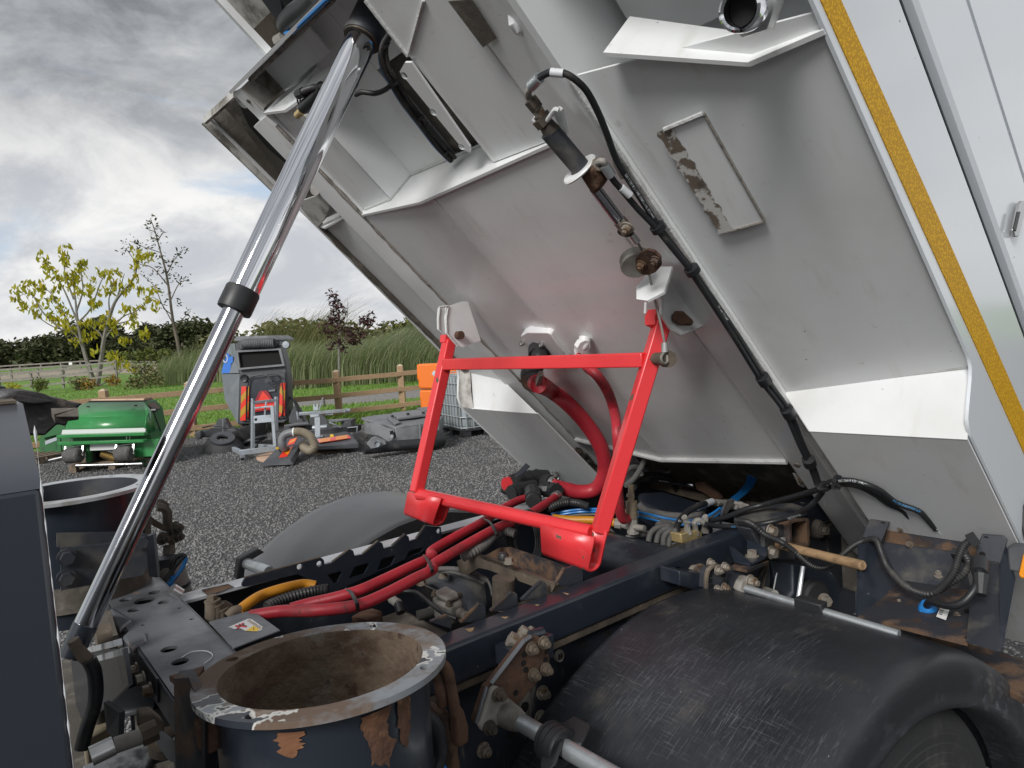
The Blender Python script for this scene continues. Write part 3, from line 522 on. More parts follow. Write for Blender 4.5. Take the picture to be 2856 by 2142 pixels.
TP2 = [(13.2046, 59.662, 12.5289), (13.361, 59.5008, 12.1148), (12.9354, 59.8084, 11.75), (13.314, 59.4946, 11.6177), (13.4316, 59.3647, 11.2069), (13.7608, 59.1171, 11.3795), (13.6174, 59.1709, 10.6901), (13.2975, 59.4198, 10.617), (13.0929, 59.611, 10.9349), (11.6866, 60.7351, 10.9537), (11.9782, 60.4825, 10.7286), (11.3973, 60.9152, 10.3769), (11.5243, 60.7865, 10.0655), (12.338, 60.1663, 10.3975), (12.552, 59.9762, 10.179), (12.0793, 60.2777, 9.317), (12.5168, 59.8989, 8.9794), (14.8803, 58.1008, 9.982), (14.6286, 58.2858, 9.8028), (14.3582, 58.4684, 9.4248), (13.9513, 58.7786, 9.2588), (13.9913, 58.7111, 8.8546), (13.7373, 58.9686, 9.4774), (13.4457, 59.2211, 9.7025), (14.8967, 57.8848, 7.6756), (14.5863, 58.1349, 7.7019), (14.2665, 58.3837, 7.6287), (14.2829, 58.4586, 8.6295), (13.6362, 58.8826, 7.5818), (14.0713, 58.5762, 8.0461), (13.4292, 59.1462, 8.7017), (12.9448, 59.5189, 8.5423), (12.9095, 59.4415, 7.3427), (13.2599, 59.124, 6.9122), (14.8756, 57.6639, 4.9716), (14.671, 57.8552, 5.2895), (14.4311, 57.9691, 4.4079), (13.2435, 59.0492, 5.9114), (13.6879, 58.744, 6.4751), (13.702, 58.8912, 8.2778), (12.6837, 59.7027, 8.2637), (14.2712, 58.2389, 6.0249)]
limb_tree('thin_sapling', 'tall thin sapling with sparse dark leaves right of the yellow tree', (14.0325, 57.8805, -0.2184), [(q, .16 if i == 0 else .045, .02) for i, q in enumerate(L2)], TP2, 'leafdark', 'twig', .17, 9, .2, 1.0, .5)
L3 = [[(11.6221, 25.2104, 0.1535), (11.6857, 25.2296, 0.9498), (11.761, 25.2395, 1.7452), (11.8471, 25.2363, 2.4895), (11.8849, 25.263, 3.1377), (11.8297, 25.3648, 3.7938)], [(11.761, 25.2395, 1.7452), (12.0625, 25.0319, 2.1206), (12.387, 24.7837, 2.2434), (12.6575, 24.6011, 2.6214)], [(11.7546, 25.2314, 1.5954), (11.578, 25.4045, 1.9611), (11.4992, 25.5032, 2.3686)], [(11.8158, 25.2394, 2.2416), (12.0801, 25.0706, 2.7204), (12.1942, 25.0492, 3.5124)], [(11.8456, 25.2506, 2.64), (11.6192, 25.4463, 2.8095), (11.4357, 25.5676, 2.5243)]]
TP3 = [(11.812, 25.3262, 3.194), (11.9672, 25.2012, 3.1809), (11.6721, 25.4169, 2.9553), (11.8085, 25.2894, 2.7433), (11.5757, 25.4769, 2.763), (11.7074, 25.3488, 2.5014), (11.3969, 25.5989, 2.5276), (11.4945, 25.5026, 2.3189), (11.9402, 25.1613, 2.4817), (11.7615, 25.2832, 2.2462), (12.0472, 25.0662, 2.3724), (12.193, 24.94, 2.2598), (12.3576, 24.8162, 2.3461), (12.4552, 24.7199, 2.1374), (12.6669, 24.6023, 2.7208), (12.5458, 24.6955, 2.681), (12.7927, 24.5098, 2.8104), (12.8174, 24.4767, 2.658), (12.6869, 24.5686, 2.5187), (12.2036, 24.905, 1.9583), (12.0531, 25.0307, 2.0211), (12.2765, 24.8419, 1.902), (11.5639, 25.4027, 1.812), (11.772, 25.2482, 1.9447), (11.8649, 25.1514, 1.6863), (11.7673, 25.393, 3.5485), (11.8114, 25.3443, 3.3945), (11.7473, 25.4267, 3.7507), (11.9049, 25.2293, 2.9356)]
limb_tree('purple_maple', 'small maple with dark purple leaves in front of the reeds', (11.6127, 25.2092, 0.0541), [(q, .055 if i == 0 else .02, .01) for i, q in enumerate(L3)], TP3, 'leafpurple', 'bark', .10, 30, .3, 1.0, .26)
def shrub(label, pts, r, mat, n, size, name='shrub', base=None):
    t = thing(name, label, 'shrub', base or (pts[0][0], pts[0][1], 0)); b = V(t['_o']); m = MB()
    for p in pts[:6]: m.tube([b, V(p)], [.03, .012], 5)
    obj('stems', m, 'twig', t); leaves('foliage', [(p, r) for p in pts], mat, t, n, size, 1.0, .2); return t
shrub('low green shrub with flat spreading yellow green top left of the lifting ram', [(8.9111, 49.3484, 2.1152), (9.2982, 49.0438, 2.1641), (9.67, 48.7371, 2.051), (10.057, 48.4325, 2.0999), (10.4365, 48.1269, 2.0678), (10.7603, 47.8732, 2.1221), (9.2599, 49.0387, 1.7591), (9.7025, 48.6822, 1.7216), (10.1529, 48.3266, 1.7652), (9.8827, 48.5873, 2.278), (8.6505, 49.5511, 2.0556)], .34, 'leafgreen', 40, .15, base=(9.4937, 48.714, 0.1878))
shrub('bushy green shrub under the flat topped one', [(9.0045, 47.9183, 1.2839), (9.3678, 47.6186, 1.1733), (9.7386, 47.32, 1.1419), (9.0906, 47.8138, 0.8776), (9.5157, 47.4644, 0.7618), (9.8172, 47.2145, 0.6565), (8.8135, 48.009, 0.5818), (9.2386, 47.6596, 0.466), (9.6674, 47.3106, 0.3899), (9.9802, 47.0622, 0.4033), (8.5981, 48.1544, 0.2808), (8.9071, 47.9055, 0.2547)], .42, 'leafdull', 60, .15, base=(9.2742, 47.6064, 0.1837))
shrub('small shrub with a few orange leaves by the left grey fence', [(4.2049, 52.9959, 0.8803), (4.4579, 52.7921, 0.8589), (4.6083, 52.6638, 0.7645), (4.1187, 53.0438, 0.6426), (4.364, 52.839, 0.5402), (4.5537, 52.6862, 0.5242), (4.2854, 52.888, 0.3835)], .26, 'leafgreen', 36, .13, base=(4.3055, 52.861, 0.2594))
shrub('reddish autumn shrub at the foot of the yellow tree', [(6.9908, 54.596, 0.6095), (7.2528, 54.3773, 0.5001), (7.0932, 54.4829, 0.252), (7.2876, 54.3186, 0.1483), (6.8905, 54.6461, 0.2691), (7.4555, 54.214, 0.483)], .32, 'leaforange', 36, .14, base=(7.0983, 54.4519, -0.0538))
shrub('dull green shrub left of the reddish shrub', [(6.3747, 55.0846, 0.5744), (6.6531, 54.8681, 0.6381), (6.5528, 54.9182, 0.2977), (6.8476, 54.7037, 0.5344), (6.7473, 54.7539, 0.194)], .34, 'leafdull', 40, .14, base=(6.5876, 54.8595, -0.0542))
shrub('orange leaved shrub right of the yellow tree stems', [(8.5443, 54.6495, 0.7336), (8.8119, 54.4261, 0.6219), (8.6489, 54.534, 0.3685), (8.8558, 54.3673, 0.351), (8.3813, 54.7573, 0.4802)], .30, 'leaforange', 30, .14, base=(8.6321, 54.5318, 0.1917))
shrub('pale straw coloured shrub by the left end of the grey fence', [(2.7831, 54.1125, 0.674), (2.9766, 53.9602, 0.6984), (3.1625, 53.8069, 0.6419), (3.3445, 53.6531, 0.5448), (2.8942, 54.0086, 0.5013)], .26, 'leafyel', 26, .12, base=(3.0054, 53.9047, 0.3285))
# reed bed: bowed blades leaning to the right in the wind
def reeds(name, n, d0, d1, q0, q1, h0, h1, mat, lean=.35):
    vs_, fs = [], []
    for i in range(n):
        d = random.uniform(d0, d1); s = random.uniform(q0, q1) * d; b = at(d, s); h = random.uniform(h0, h1) * (.75 + .5 * noise.noise(b * .25) + .25); ln = lean * h * random.uniform(.3, 1.5); a = random.uniform(-.5, .5)
        dr = (RT * math.cos(a) + AW * math.sin(a)); wv = AW.lerp(RT, random.random()).normalized() * random.uniform(.014, .028); o = len(vs_)
        for z, l_ in ((0, 0), (.5, .14), (.8, .5), (1, 1.0)):
            p = b + UP * h * (z - .12 * l_) + dr * ln * l_; k = wv * (1 - z * .8); vs_ += [p - k, p + k]
        fs += [(o, o + 1, o + 3, o + 2), (o + 2, o + 3, o + 5, o + 4), (o + 4, o + 5, o + 7, o + 6)]
    return kind(pymesh(name, vs_, fs, mat), 'stuff')
reeds('reed_bed', 30000, 31, 44, -.36, .05, 1.3, 2.3, 'reed'); reeds('reed_plumes', 5200, 32, 44, -.28, .05, 1.7, 2.5, 'reedpale', .55)
reeds('pond_reeds', 1500, 45, 52, -.505, -.40, 1.5, 2.6, 'reed'); reeds('tall_willow_wands', 900, 46, 52, -.37, -.24, 3.2, 5.2, 'leafdull', .5)
reeds('fence_foot_grass', 2600, 15.6, 16.4, -.37, -.05, .12, .34, 'grassblade', .5)
# ================================================================ THINGS STANDING IN THE YARD
def slab(mb, pts, vec): return mb.prism(pts, vec)
def skin(mb, pts): return mb.add(pts, [tuple(range(len(pts)))])
# ---- pallet and green sweeper on it
def pallet(name, label, o, ex, ey, L_, W_, cat='pallet'):
    t = thing(name, label, cat, o); o = V(o); ex, ey = V(ex).normalized(), V(ey).normalized()
    def b(m, x0, x1, y0, y1, z0, z1): m.hexa([o + ex * x + ey * y + UP * z for z in (z0, z1) for x, y in ((x0, y0), (x1, y0), (x1, y1), (x0, y1))]); return m
    for k in range(5): obj('deck_board', b(MB(), 0, L_, k * (W_ - .11) / 4, k * (W_ - .11) / 4 + .11, .115, .135), 'wood', t)
    for k in range(3):
        x = k * (L_ - .1) / 2
        obj('stringer_board', b(MB(), x, x + .1, 0, W_, .096, .114), 'wood', t); obj('base_board', b(MB(), x, x + .1, 0, W_, .004, .022), 'wood', t)
        for j in range(3): obj('block', b(MB(), x, x + .1, j * (W_ - .14) / 2, j * (W_ - .14) / 2 + .14, .023, .095), 'wood', t)
    return t
pallet('pallet', 'worn timber pallet under the green sweeper', (1.36, 13.3, 0), (.9, -.44, 0), (.44, .9, 0), 1.25, 1.0)
pallet('pallet', 'timber pallet behind the slate panel under the second green machine', (.70, 14.9, 0), (.85, .5, 0), (-.5, .85, 0), 1.1, 1.0)
g = thing('sweeper_attachment', 'green box sweeper with two grey rollers standing on a timber pallet', 'sweeper attachment', (1.8548, 12.9975, 0.1318))
A = [(1.4589, 13.4456, 0.9057), (2.439, 12.6567, 0.8295), (2.5517, 13.3539, 1.0304), (1.7834, 13.9721, 1.0883), (1.6352, 13.8933, 1.0345), (1.489, 13.6183, 0.9551)]
Bk = [V(p) + AW * .55 - UP * .25 for p in (A[1], A[2], A[3], A[4], A[0])]
hd = MB(); skin(hd, A)
F = [(1.4589, 13.4456, 0.9057), (2.439, 12.6567, 0.8295), (2.3818, 12.6147, 0.5628), (1.3366, 13.4543, 0.6245)]
skin(hd, F)
RS = [(2.439, 12.6567, 0.8295), (2.5674, 12.9467, 0.9173), (2.6535, 13.1884, 0.8024), (2.7943, 13.6854, 0.4402), (2.3818, 12.6147, 0.5628)]
skin(hd, RS); skin(hd, [A[2], A[1], RS[1]])
lid = obj('hood', hd, 'green', g, ang=4)
sld = lid.modifiers.new('thickness', 'SOLIDIFY'); sld.thickness = .012
obj('rear_panel', MB().prism([(1.7905, 14.0301, 1.0827), (2.5679, 13.4049, 1.0283), (2.6487, 13.3278, 0.885), (2.6747, 13.2693, 0.4562), (1.4634, 14.2451, 0.5587)], AW * .4), 'greend', g)
obj('lid_flap', MB().prism([(1.906, 14.2618, 1.1203), (2.627, 13.6826, 1.0768), (2.6514, 13.5951, 1.0331), (1.8791, 14.2173, 1.0985)], AW * .03), 'ply', g)
obj('lid_flap_side', MB().prism([(2.6161, 13.6272, 1.0766), (2.6574, 13.193, 0.8895), (2.6449, 13.2016, 0.8737), (2.6011, 13.6357, 1.0374)], AW * .25), 'rusty', g)
obj('lid_gap', MB().prism([(1.8527, 14.1107, 1.1047), (2.6085, 13.5026, 1.0494), (2.5619, 13.4092, 1.0231), (1.7784, 14.0388, 1.0724)], AW * .05), 'void', g)
for p in [[(1.7705, 13.7088, 1.0398), (1.8093, 13.6776, 1.0366), (1.8034, 13.6809, 1.0204), (1.7646, 13.7121, 1.0236)], [(2.3996, 13.2297, 1.0094), (2.4374, 13.1993, 1.0062), (2.4319, 13.2016, 0.9829), (2.3931, 13.2329, 0.9862)]]: obj('latch_hole', MB().prism([V(q) - AW * .045 for q in p], AW * .02), 'void', g)
ws = obj('white_strip', MB().prism([(1.3395, 13.4081, 0.7079), (2.3682, 12.5824, 0.6542), (2.3863, 12.5654, 0.626), (2.3761, 12.5698, 0.5841), (1.3207, 13.4172, 0.6414)], AW * .03), 'strip', g)
for a in [[(1.2768, 13.3733, 0.6185), (2.376, 12.4916, 0.568)], [(1.2814, 13.3595, 0.5026), (2.3573, 12.4968, 0.458)]]: obj('cross_bar', MB().bar(a[0], a[1], .12, .05), 'green', g, bevel=.006)
obj('body', MB().prism([(1.331, 13.5848, 0.5985), (2.4793, 12.6619, 0.5257), (2.4771, 12.6518, 0.3907), (2.2345, 12.8259, 0.168), (2.0994, 12.9454, 0.301), (1.6259, 13.3244, 0.3141), (1.3249, 13.5692, 0.3666)], AW * .7), 'greend', g)
obj('side_block', MB().prism([(2.246, 12.7402, 0.4652), (2.5643, 12.485, 0.4517), (2.5043, 12.5209, 0.3159), (2.4595, 12.5443, 0.1747), (2.2189, 12.7366, 0.179)], AW * .5), 'green', g, bevel=.01)
obj('side_foot', MB().prism([(2.3054, 12.8947, 0.1362), (2.4861, 12.7503, 0.1346), (2.41, 12.7996, 0.0047), (2.3467, 12.8507, 0.01)], AW * .3), 'greend', g)
mp = obj('name_plate', MB().prism([(1.6636, 13.1262, 0.4442), (1.996, 12.8599, 0.4321), (1.9869, 12.8587, 0.3367), (1.6544, 13.125, 0.3461)], AW * .04), 'strip', g)
obj('upright', MB().prism([(1.6169, 13.1884, 0.4354), (1.671, 13.145, 0.4335), (1.6444, 13.1415, 0.1522), (1.5905, 13.1849, 0.1567)], AW * .06), 'greend', g)
for c, wpx in [((1.4242, 13.1635, 0.2999), 0), ((2.0604, 12.6533, 0.2725), 0)]:
    c = V(c); r = obj('roller', MB().lathe([(0, -.125), (.10, -.125), (.122, -.10), (.125, 0), (.122, .10), (.10, .125), (0, .125)], c, RT, 28), 'roller', g)
    for s in (-1, 1): obj('roller_fork', MB().bar(c + RT * s * .14, c + RT * s * .14 + UP * .15 + AW * .05, .03, .012).bar(c + RT * .14 + UP * .15 + AW * .05, c - RT * .14 + UP * .13 + AW * .05, .03, .012).cyl(c + RT * s * .13, c + RT * s * .16, .022, 10), 'steel', r)
q = [(1.4404, 13.0726, 0.1425), (2.2637, 12.412, 0.1031)]; obj('tow_rod', MB().cyl(q[0], q[1], .022, 12), 'steel', g)
q = [(1.1217, 13.4638, 0.2399), (1.3227, 13.3071, 0.2826)]; obj('tow_rod', MB().cyl(q[0], q[1], .02, 12), 'steel', g)
q = V((1.9126, 13.0875, 0.2222)); obj('coil_spring', ribbed(MB(), [q - RT * .12 + UP * .05, q + RT * .12 - UP * .06], .055, .03, .2), 'goldblock', g)
q = V((1.7379, 13.3542, 0.2115)); obj('centre_wheel', MB().lathe([(.06, -.06), (.13, -.07), (.16, -.04), (.16, .04), (.13, .07), (.06, .06)], q, RT, 24), 'tyre', g)
for a in [[(1.4145, 13.2334, 0.5689), (1.3884, 13.2492, 0.5114), (1.4346, 13.212, 0.5075), (1.435, 13.2169, 0.5671)], [(2.1259, 12.6632, 0.5418), (2.1158, 12.6667, 0.4897), (2.1569, 12.6336, 0.4862), (2.1622, 12.6343, 0.5427)]]: obj('staple', MB().tube(a, .006, 6), 'steel', g)
q = [(2.5839, 12.8682, 0.9048), (2.6994, 12.9981, 0.5137), (2.695, 12.9955, 0.4441)]; obj('lid_strap', MB().tube(q, .012, 6), 'black', g); obj('strap_knob', MB().cyl(V(q[0]) - RT * .02, V(q[0]) + RT * .06, .03, 8), 'black', g)
g2 = thing('sweeper_attachment', 'second green machine half hidden behind the slate blue panel', 'sweeper attachment', (1.3722, 15.6907, 0.1281))
obj('hood', MB().prism([(1.2154, 15.969, 0.4113), (1.2953, 15.9115, 0.4827), (1.5081, 15.758, 0.6679), (1.6111, 15.6695, 0.5966), (1.5873, 15.6777, 0.4736), (1.288, 15.9105, 0.4051)], AW * .8), 'greend', g2)
obj('body', MB().prism([(1.223, 16.0889, 0.3856), (1.5856, 15.8052, 0.4494), (1.5649, 15.8025, 0.2307), (1.5165, 15.8304, 0.1088), (1.1994, 16.0858, 0.1356)], AW * .7), 'greend', g2)
obj('grey_strip', MB().prism([(1.2824, 15.7824, 0.356), (1.46, 15.6459, 0.4154), (1.4565, 15.6432, 0.3536), (1.278, 15.7796, 0.2834)], AW * .05), 'galvbg', g2)
obj('leg', MB().prism([(1.4571, 15.6455, 0.3846), (1.5066, 15.607, 0.3959), (1.4998, 15.5893, 0.1328), (1.4458, 15.6328, 0.1374)], AW * .1), 'greend', g2)
# ---- compact sweeper body with its hopper door open
cs = thing('compact_sweeper', 'upright charcoal compact sweeper body with open hatch and red triangle by the fence', 'road sweeper', (5.0827, 14.9159, 0.2004))
obj('rear_shell', MB().prism([(4.7706, 15.3217, 1.9832), (5.5017, 14.7392, 1.9944), (5.5417, 14.6865, 1.7583), (5.5711, 14.6408, 1.5049), (5.5832, 14.601, 1.1617), (5.5184, 14.5759, 0.289), (5.4226, 14.6461, 0.2173), (4.6693, 15.2505, 0.2536), (4.7827, 15.2538, 1.3207), (4.7736, 15.2973, 1.7321)], AW * .35), 'mdark', cs, bevel=.03)
obj('side_panel', MB().hexa([(4.6772, 16.1078, 1.3239), (4.8098, 15.2965, 1.3229), (4.6854, 15.3017, 0.2532), (4.6793, 16.0564, 0.759)] + [V(p) + AW * .5 + RT * .1 for p in [(4.6772, 16.1078, 1.3239), (4.8098, 15.2965, 1.3229), (4.6854, 15.3017, 0.2532), (4.6793, 16.0564, 0.759)]]), 'mslate', cs)
obj('side_panel', MB().hexa([(4.679, 16.108, 1.3427), (4.8009, 15.3053, 1.342), (4.7902, 15.3703, 1.9837), (4.8638, 16.0152, 1.9654)] + [V(p) + AW * .5 + RT * .1 for p in [(4.679, 16.108, 1.3427), (4.8009, 15.3053, 1.342), (4.7902, 15.3703, 1.9837), (4.8638, 16.0152, 1.9654)]]), 'mslate', cs)
st = obj('side_sticker', MB().prism([(4.6552, 16.025, 1.3495), (4.7276, 15.9899, 1.6078), (4.7738, 15.8918, 1.7863), (4.7883, 15.8001, 1.7505), (4.7881, 15.7701, 1.6986), (4.8148, 15.647, 1.7084), (4.8062, 15.6425, 1.5788), (4.7864, 15.7198, 1.5486), (4.7526, 15.7289, 1.346)], AW * -.012), 'mblue', cs)
q = V((4.7219, 15.8841, 1.6654)); obj('sticker_letter', MB().tube([q + (RT * math.cos(a) * .05 + UP * math.sin(a) * .085) for a in [2 * PI * i / 16 for i in range(17)]], .014, 6), 'whiteink', st)
obj('roof_cap', MB().prism([(4.7335, 15.2923, 2.0411), (4.803, 15.2437, 2.1193), (5.4038, 14.7618, 2.0912), (5.4885, 14.6871, 2.0113), (5.4983, 14.6752, 1.965), (5.43, 14.7322, 1.9935), (4.7748, 15.2565, 2.008)], AW * 1.1), 'mgrey', cs, bevel=.02)
hr = obj('hose_recess', MB().prism([(4.79, 15.2042, 1.9895), (4.8568, 15.1554, 2.0406), (5.4212, 14.7028, 2.0155), (5.4534, 14.6708, 1.9447), (5.4315, 14.6794, 1.8445), (5.3756, 14.7215, 1.8152), (4.8113, 15.1741, 1.8402)], AW * .08), 'mdark', cs, bevel=.02)
obj('coiled_hose', ribbed(MB(), [(4.8803, 15.1027, 1.947), (4.9938, 14.9864, 1.9456), (5.2053, 14.8172, 1.9413), (5.397, 14.6889, 1.9305)], .10, .035, .08, 14), 'mgrey', cs)
obj('hatch_frame', MB().holed([(4.7865, 15.2431, 1.8164), (5.5258, 14.6519, 1.8039), (5.5487, 14.6005, 1.4266), (4.785, 15.2083, 1.407)], [[(4.8165, 15.2157, 1.7774), (5.4869, 14.6798, 1.7685), (5.5189, 14.6279, 1.4678), (4.8171, 15.186, 1.4453)]], .06), 'mgrey', cs)
obj('hatch_interior', MB().prism([(4.8184, 15.2471, 1.7871), (5.5043, 14.699, 1.7792), (5.5344, 14.6467, 1.4577), (4.8173, 15.2172, 1.4363)], AW * .02), 'void', cs)
obj('rear_door', MB().prism([(4.7924, 15.1927, 1.2972), (5.5365, 14.5989, 1.2979), (5.467, 14.5683, 0.3188), (4.7442, 15.1435, 0.3003)], AW * .05), 'mdark', cs, bevel=.02)
obj('door_inset', MB().prism([(4.9107, 15.0682, 1.1736), (4.9663, 15.0294, 1.2371), (5.4095, 14.6754, 1.2337), (5.4429, 14.6435, 1.174), (5.3407, 14.6499, 0.3191), (4.8447, 15.0464, 0.327)], AW * .03), 'navy', cs, bevel=.015)
def chev(name, quad, parent, bands, mats):   # reflective board cut in slanted bands
    a, b, c, d = [V(p) for p in quad]; pl = obj(name, MB().prism([a, b, c, d], AW * .012), mats[0], parent)
    for lo, hi, sl in bands:
        P = lambda u_, v_: (a.lerp(b, u_)).lerp(d.lerp(c, u_), min(1, max(0, v_))) - AW * .0025
        obj('slanted_band', MB().add([P(0, lo), P(1, lo + sl), P(1, hi + sl), P(0, hi)], [(0, 1, 2, 3)]), mats[1], pl)
    return pl
chev('chevron_board', [(4.7779, 15.1449, 1.0601), (4.8553, 15.0826, 1.0536), (4.7768, 15.0822, 0.336), (4.6884, 15.153, 0.3389)], cs, [(.28, .50, -.16), (.70, .92, -.16)], ('chevred', 'chevol'))
chev('chevron_board', [(4.8764, 15.0656, 1.0518), (4.9045, 15.043, 1.0494), (4.8311, 15.0432, 0.3859), (4.8027, 15.0625, 0.3474)], cs, [(.0, .30, -.02), (.52, .8, -.05)], ('chevred', 'chevol'))
chev('chevron_board', [(5.4166, 14.6358, 1.0674), (5.4777, 14.5879, 1.0758), (5.3949, 14.5935, 0.3881), (5.3325, 14.6413, 0.3662)], cs, [(.05, .28, .12), (.62, .84, .12)], ('chevred', 'chevol'))
chev('chevron_board', [(5.4812, 14.585, 1.0756), (5.5076, 14.5638, 1.0733), (5.4331, 14.5622, 0.3804), (5.4019, 14.5878, 0.3875)], cs, [(.2, .5, .05)], ('chevred', 'chevol'))
tri = obj('warning_triangle', MB().prism([(4.8766, 14.9872, 0.5992), (4.9251, 14.9541, 0.6631), (5.0489, 14.8783, 0.9245), (5.0824, 14.8531, 0.9421), (5.167, 14.7853, 0.9394), (5.1939, 14.7609, 0.9054), (5.2852, 14.666, 0.6553), (5.2883, 14.6566, 0.5757), (5.2373, 14.6926, 0.5234), (4.8903, 14.9676, 0.5006)], AW * .02), 'darkred', cs)
obj('triangle_centre', MB().prism([(4.9951, 14.8895, 0.7097), (5.1057, 14.8203, 0.9268), (5.2339, 14.6991, 0.7121)], AW * .008), 'chevred', tri)
obj('triangle_lower_band', MB().prism([(4.9077, 14.952, 0.6265), (4.9492, 14.9213, 0.6547), (5.2676, 14.6674, 0.6572), (5.2752, 14.6553, 0.5886), (5.2019, 14.7114, 0.5609), (4.9027, 14.948, 0.5364)], AW * .008), 'chevred', tri)
q = V((4.8429, 15.1204, 1.2248)); obj('round_vent', MB().lathe([(0, .02), (.05, .02), (.075, .03), (.085, 0)], q, -AW, 18), 'plastic', cs)
q = V((5.5774, 14.54, 1.8744)); wl = obj('work_lamp', MB().lathe([(0, 0), (.085, 0), (.085, .05), (.04, .1), (0, .1)], q, AW, 18), 'plastic', cs); obj('lamp_glass', MB().lathe([(0, .008), (.07, .004), (.075, 0)], q - AW * .004, -AW, 18), 'galvbg', wl); obj('lamp_arm', MB().cyl(q + AW * .06, q - RT * .35 + AW * .1, .015, 8), 'plastic', wl)
obj('door_cable', MB().tube(smooth([(4.7971, 15.0293, 0.3567), (4.8179, 15.0159, 0.6844), (4.8641, 15.0105, 1.0425), (4.9249, 14.9774, 1.2184), (5.0825, 14.8312, 1.2775), (5.2938, 14.6622, 1.2732), (5.4114, 14.5629, 1.2112), (5.427, 14.5354, 1.0405), (5.4229, 14.5405, 0.7689), (5.3899, 14.5647, 0.4538), (5.3453, 14.5917, 0.3556)], 5), .013, 8), 'black', cs)
obj('door_cable', MB().tube(smooth([(5.0842, 14.8314, 1.2954), (5.1801, 14.7266, 1.2648), (5.2344, 14.6492, 1.1701), (5.3313, 14.5909, 1.094), (5.2991, 14.6112, 1.0336), (5.2309, 14.6677, 1.0574), (5.21, 14.6896, 1.1156), (5.2733, 14.6406, 1.1328), (5.36, 14.5701, 1.1187)], 5), .011, 8), 'black', cs)
obj('door_handle', MB().prism([(5.203, 14.7572, 0.9454), (5.3135, 14.6697, 0.9542), (5.3096, 14.6692, 0.9138), (5.2031, 14.7539, 0.9092)], AW * .04), 'mgrey', cs)
obj('skirt_support', MB().prism([(4.7184, 15.3385, 0.2421), (4.8526, 15.2312, 0.2399), (4.8905, 15.1862, 0.0714), (4.7795, 15.2716, 0.0349)], AW * .1).prism([(4.9383, 15.2894, 0.2207), (5.1005, 15.1598, 0.2186), (5.1759, 15.0858, 0.0619), (5.0104, 15.2151, 0.0297)], AW * .1).prism([(5.3543, 14.9583, 0.2318), (5.4986, 14.8431, 0.2311), (5.5138, 14.8116, 0.0102), (5.3684, 14.9266, -0.0006)], AW * .1), 'rusty', cs)
for dx in range(4):
    obj('hydraulic_hose', MB().tube(smooth([V(p) + RT * .03 * dx - UP * .03 * dx for p in [(5.584, 14.6942, 0.7705), (5.6132, 14.5387, 0.7258), (5.6265, 14.3821, 0.5244), (5.6534, 14.3445, 0.3409)]], 5), .012, 7), 'black', cs)
obj('linkage_arm', MB().prism([(5.5238, 14.5766, 0.3456), (5.6247, 14.5154, 0.5651), (5.691, 14.4579, 0.5139), (5.7657, 14.3767, 0.2681), (5.7957, 14.3476, 0.2085), (5.512, 14.5751, 0.2211)], AW * .2), 'mdark', cs)
q = [(5.6099, 14.3256, 0.4606), (5.6115, 14.3095, 0.2911)]; obj('linkage_rod', MB().cyl(q[0], q[1], .02, 8), 'galvbg', cs)
# ---- brushes and arm on the left of it
def brush(label, c, ax, r0, r1, h, arc=(0, 2 * PI), n=300):
    c, ax = V(c), V(ax).normalized(); t = thing('brush', label, 'sweeper brush', c)
    x = ax.cross(V((0, 0, 1))).normalized() if abs(ax.z) < .99 else V((1, 0, 0)); y = ax.cross(x)
    obj('disc', MB().lathe([(r0 * .45, .03), (r0 * .5, .05), (r0, .04), (r0, 0), (r0 * .45, 0), (r0 * .45, .03)], c, ax, 28), 'mdark', t)
    m = MB()
    for i in range(n):
        a = arc[0] + (arc[1] - arc[0]) * (i + random.random() * .8) / n; d = x * math.cos(a) + y * math.sin(a); tn = ax.cross(d) * random.uniform(.006, .012); rr = r1 * random.uniform(.92, 1.05); hh = h * random.uniform(.9, 1.05)
        p0, p1, p2 = c + d * r0 * .92, c + d * (r0 * .4 + rr * .6) - ax * hh * .45, c + d * rr - ax * hh
        m.add([p0 - tn, p0 + tn, p1 + tn * 1.3, p1 - tn * 1.3, p2 + tn * .9, p2 - tn * .9], [(0, 1, 2, 3), (3, 2, 4, 5)])
    kind(obj('bristles', m, 'bristle', t), 'stuff'); return t
brush('round grey bristle brush lying left of the galvanised trolley', (3.7373, 13.1701, 0.2215), (-.10, -.42, .9), .21, .36, .20)
brush('dark bristle brush standing tilted behind the trolley', (4.3731, 13.4228, 0.1153), (.12, -.30, -.85), .24, .38, .22)
ar_ = thing('broom_mechanism', 'charcoal broom mechanism on the gravel left of the compact sweeper', 'sweeper part', (4.054, 14.3192, 0.1204))
obj('arm_plate', MB().prism([(3.5942, 14.4435, 0.2789), (3.8468, 14.2478, 0.3459), (4.1486, 14.0036, 0.3077), (4.3601, 13.83, 0.252), (4.3432, 13.8369, 0.1777), (4.0965, 14.0334, 0.1733), (3.6043, 14.4266, 0.1771)], AW * .3), 'mdark', ar_, bevel=.02)
obj('arm_tower', MB().prism([(3.922, 14.4412, 0.3109), (4.0293, 14.3717, 0.4939), (4.1396, 14.284, 0.4973), (4.1997, 14.2175, 0.2874)], AW * .15), 'mdark', ar_, bevel=.015)
obj('arm_strut', MB().bar(*[(4.0589, 14.0925, 0.5046), (4.034, 14.0893, 0.2417)], .05, .05), 'mgrey', ar_)
obj('arm_hose', MB().tube(smooth([(4.0823, 14.0682, 0.4395), (4.1422, 13.8856, 0.3664), (4.2333, 13.8067, 0.2961), (4.3832, 13.8147, 0.2879)], 5), .014, 7), 'black', ar_)
obj('arm_hose', MB().tube(smooth([(3.721, 14.3503, 0.3692), (3.833, 14.1359, 0.4051), (3.9882, 14.0108, 0.392)], 5), .014, 7), 'black', ar_)
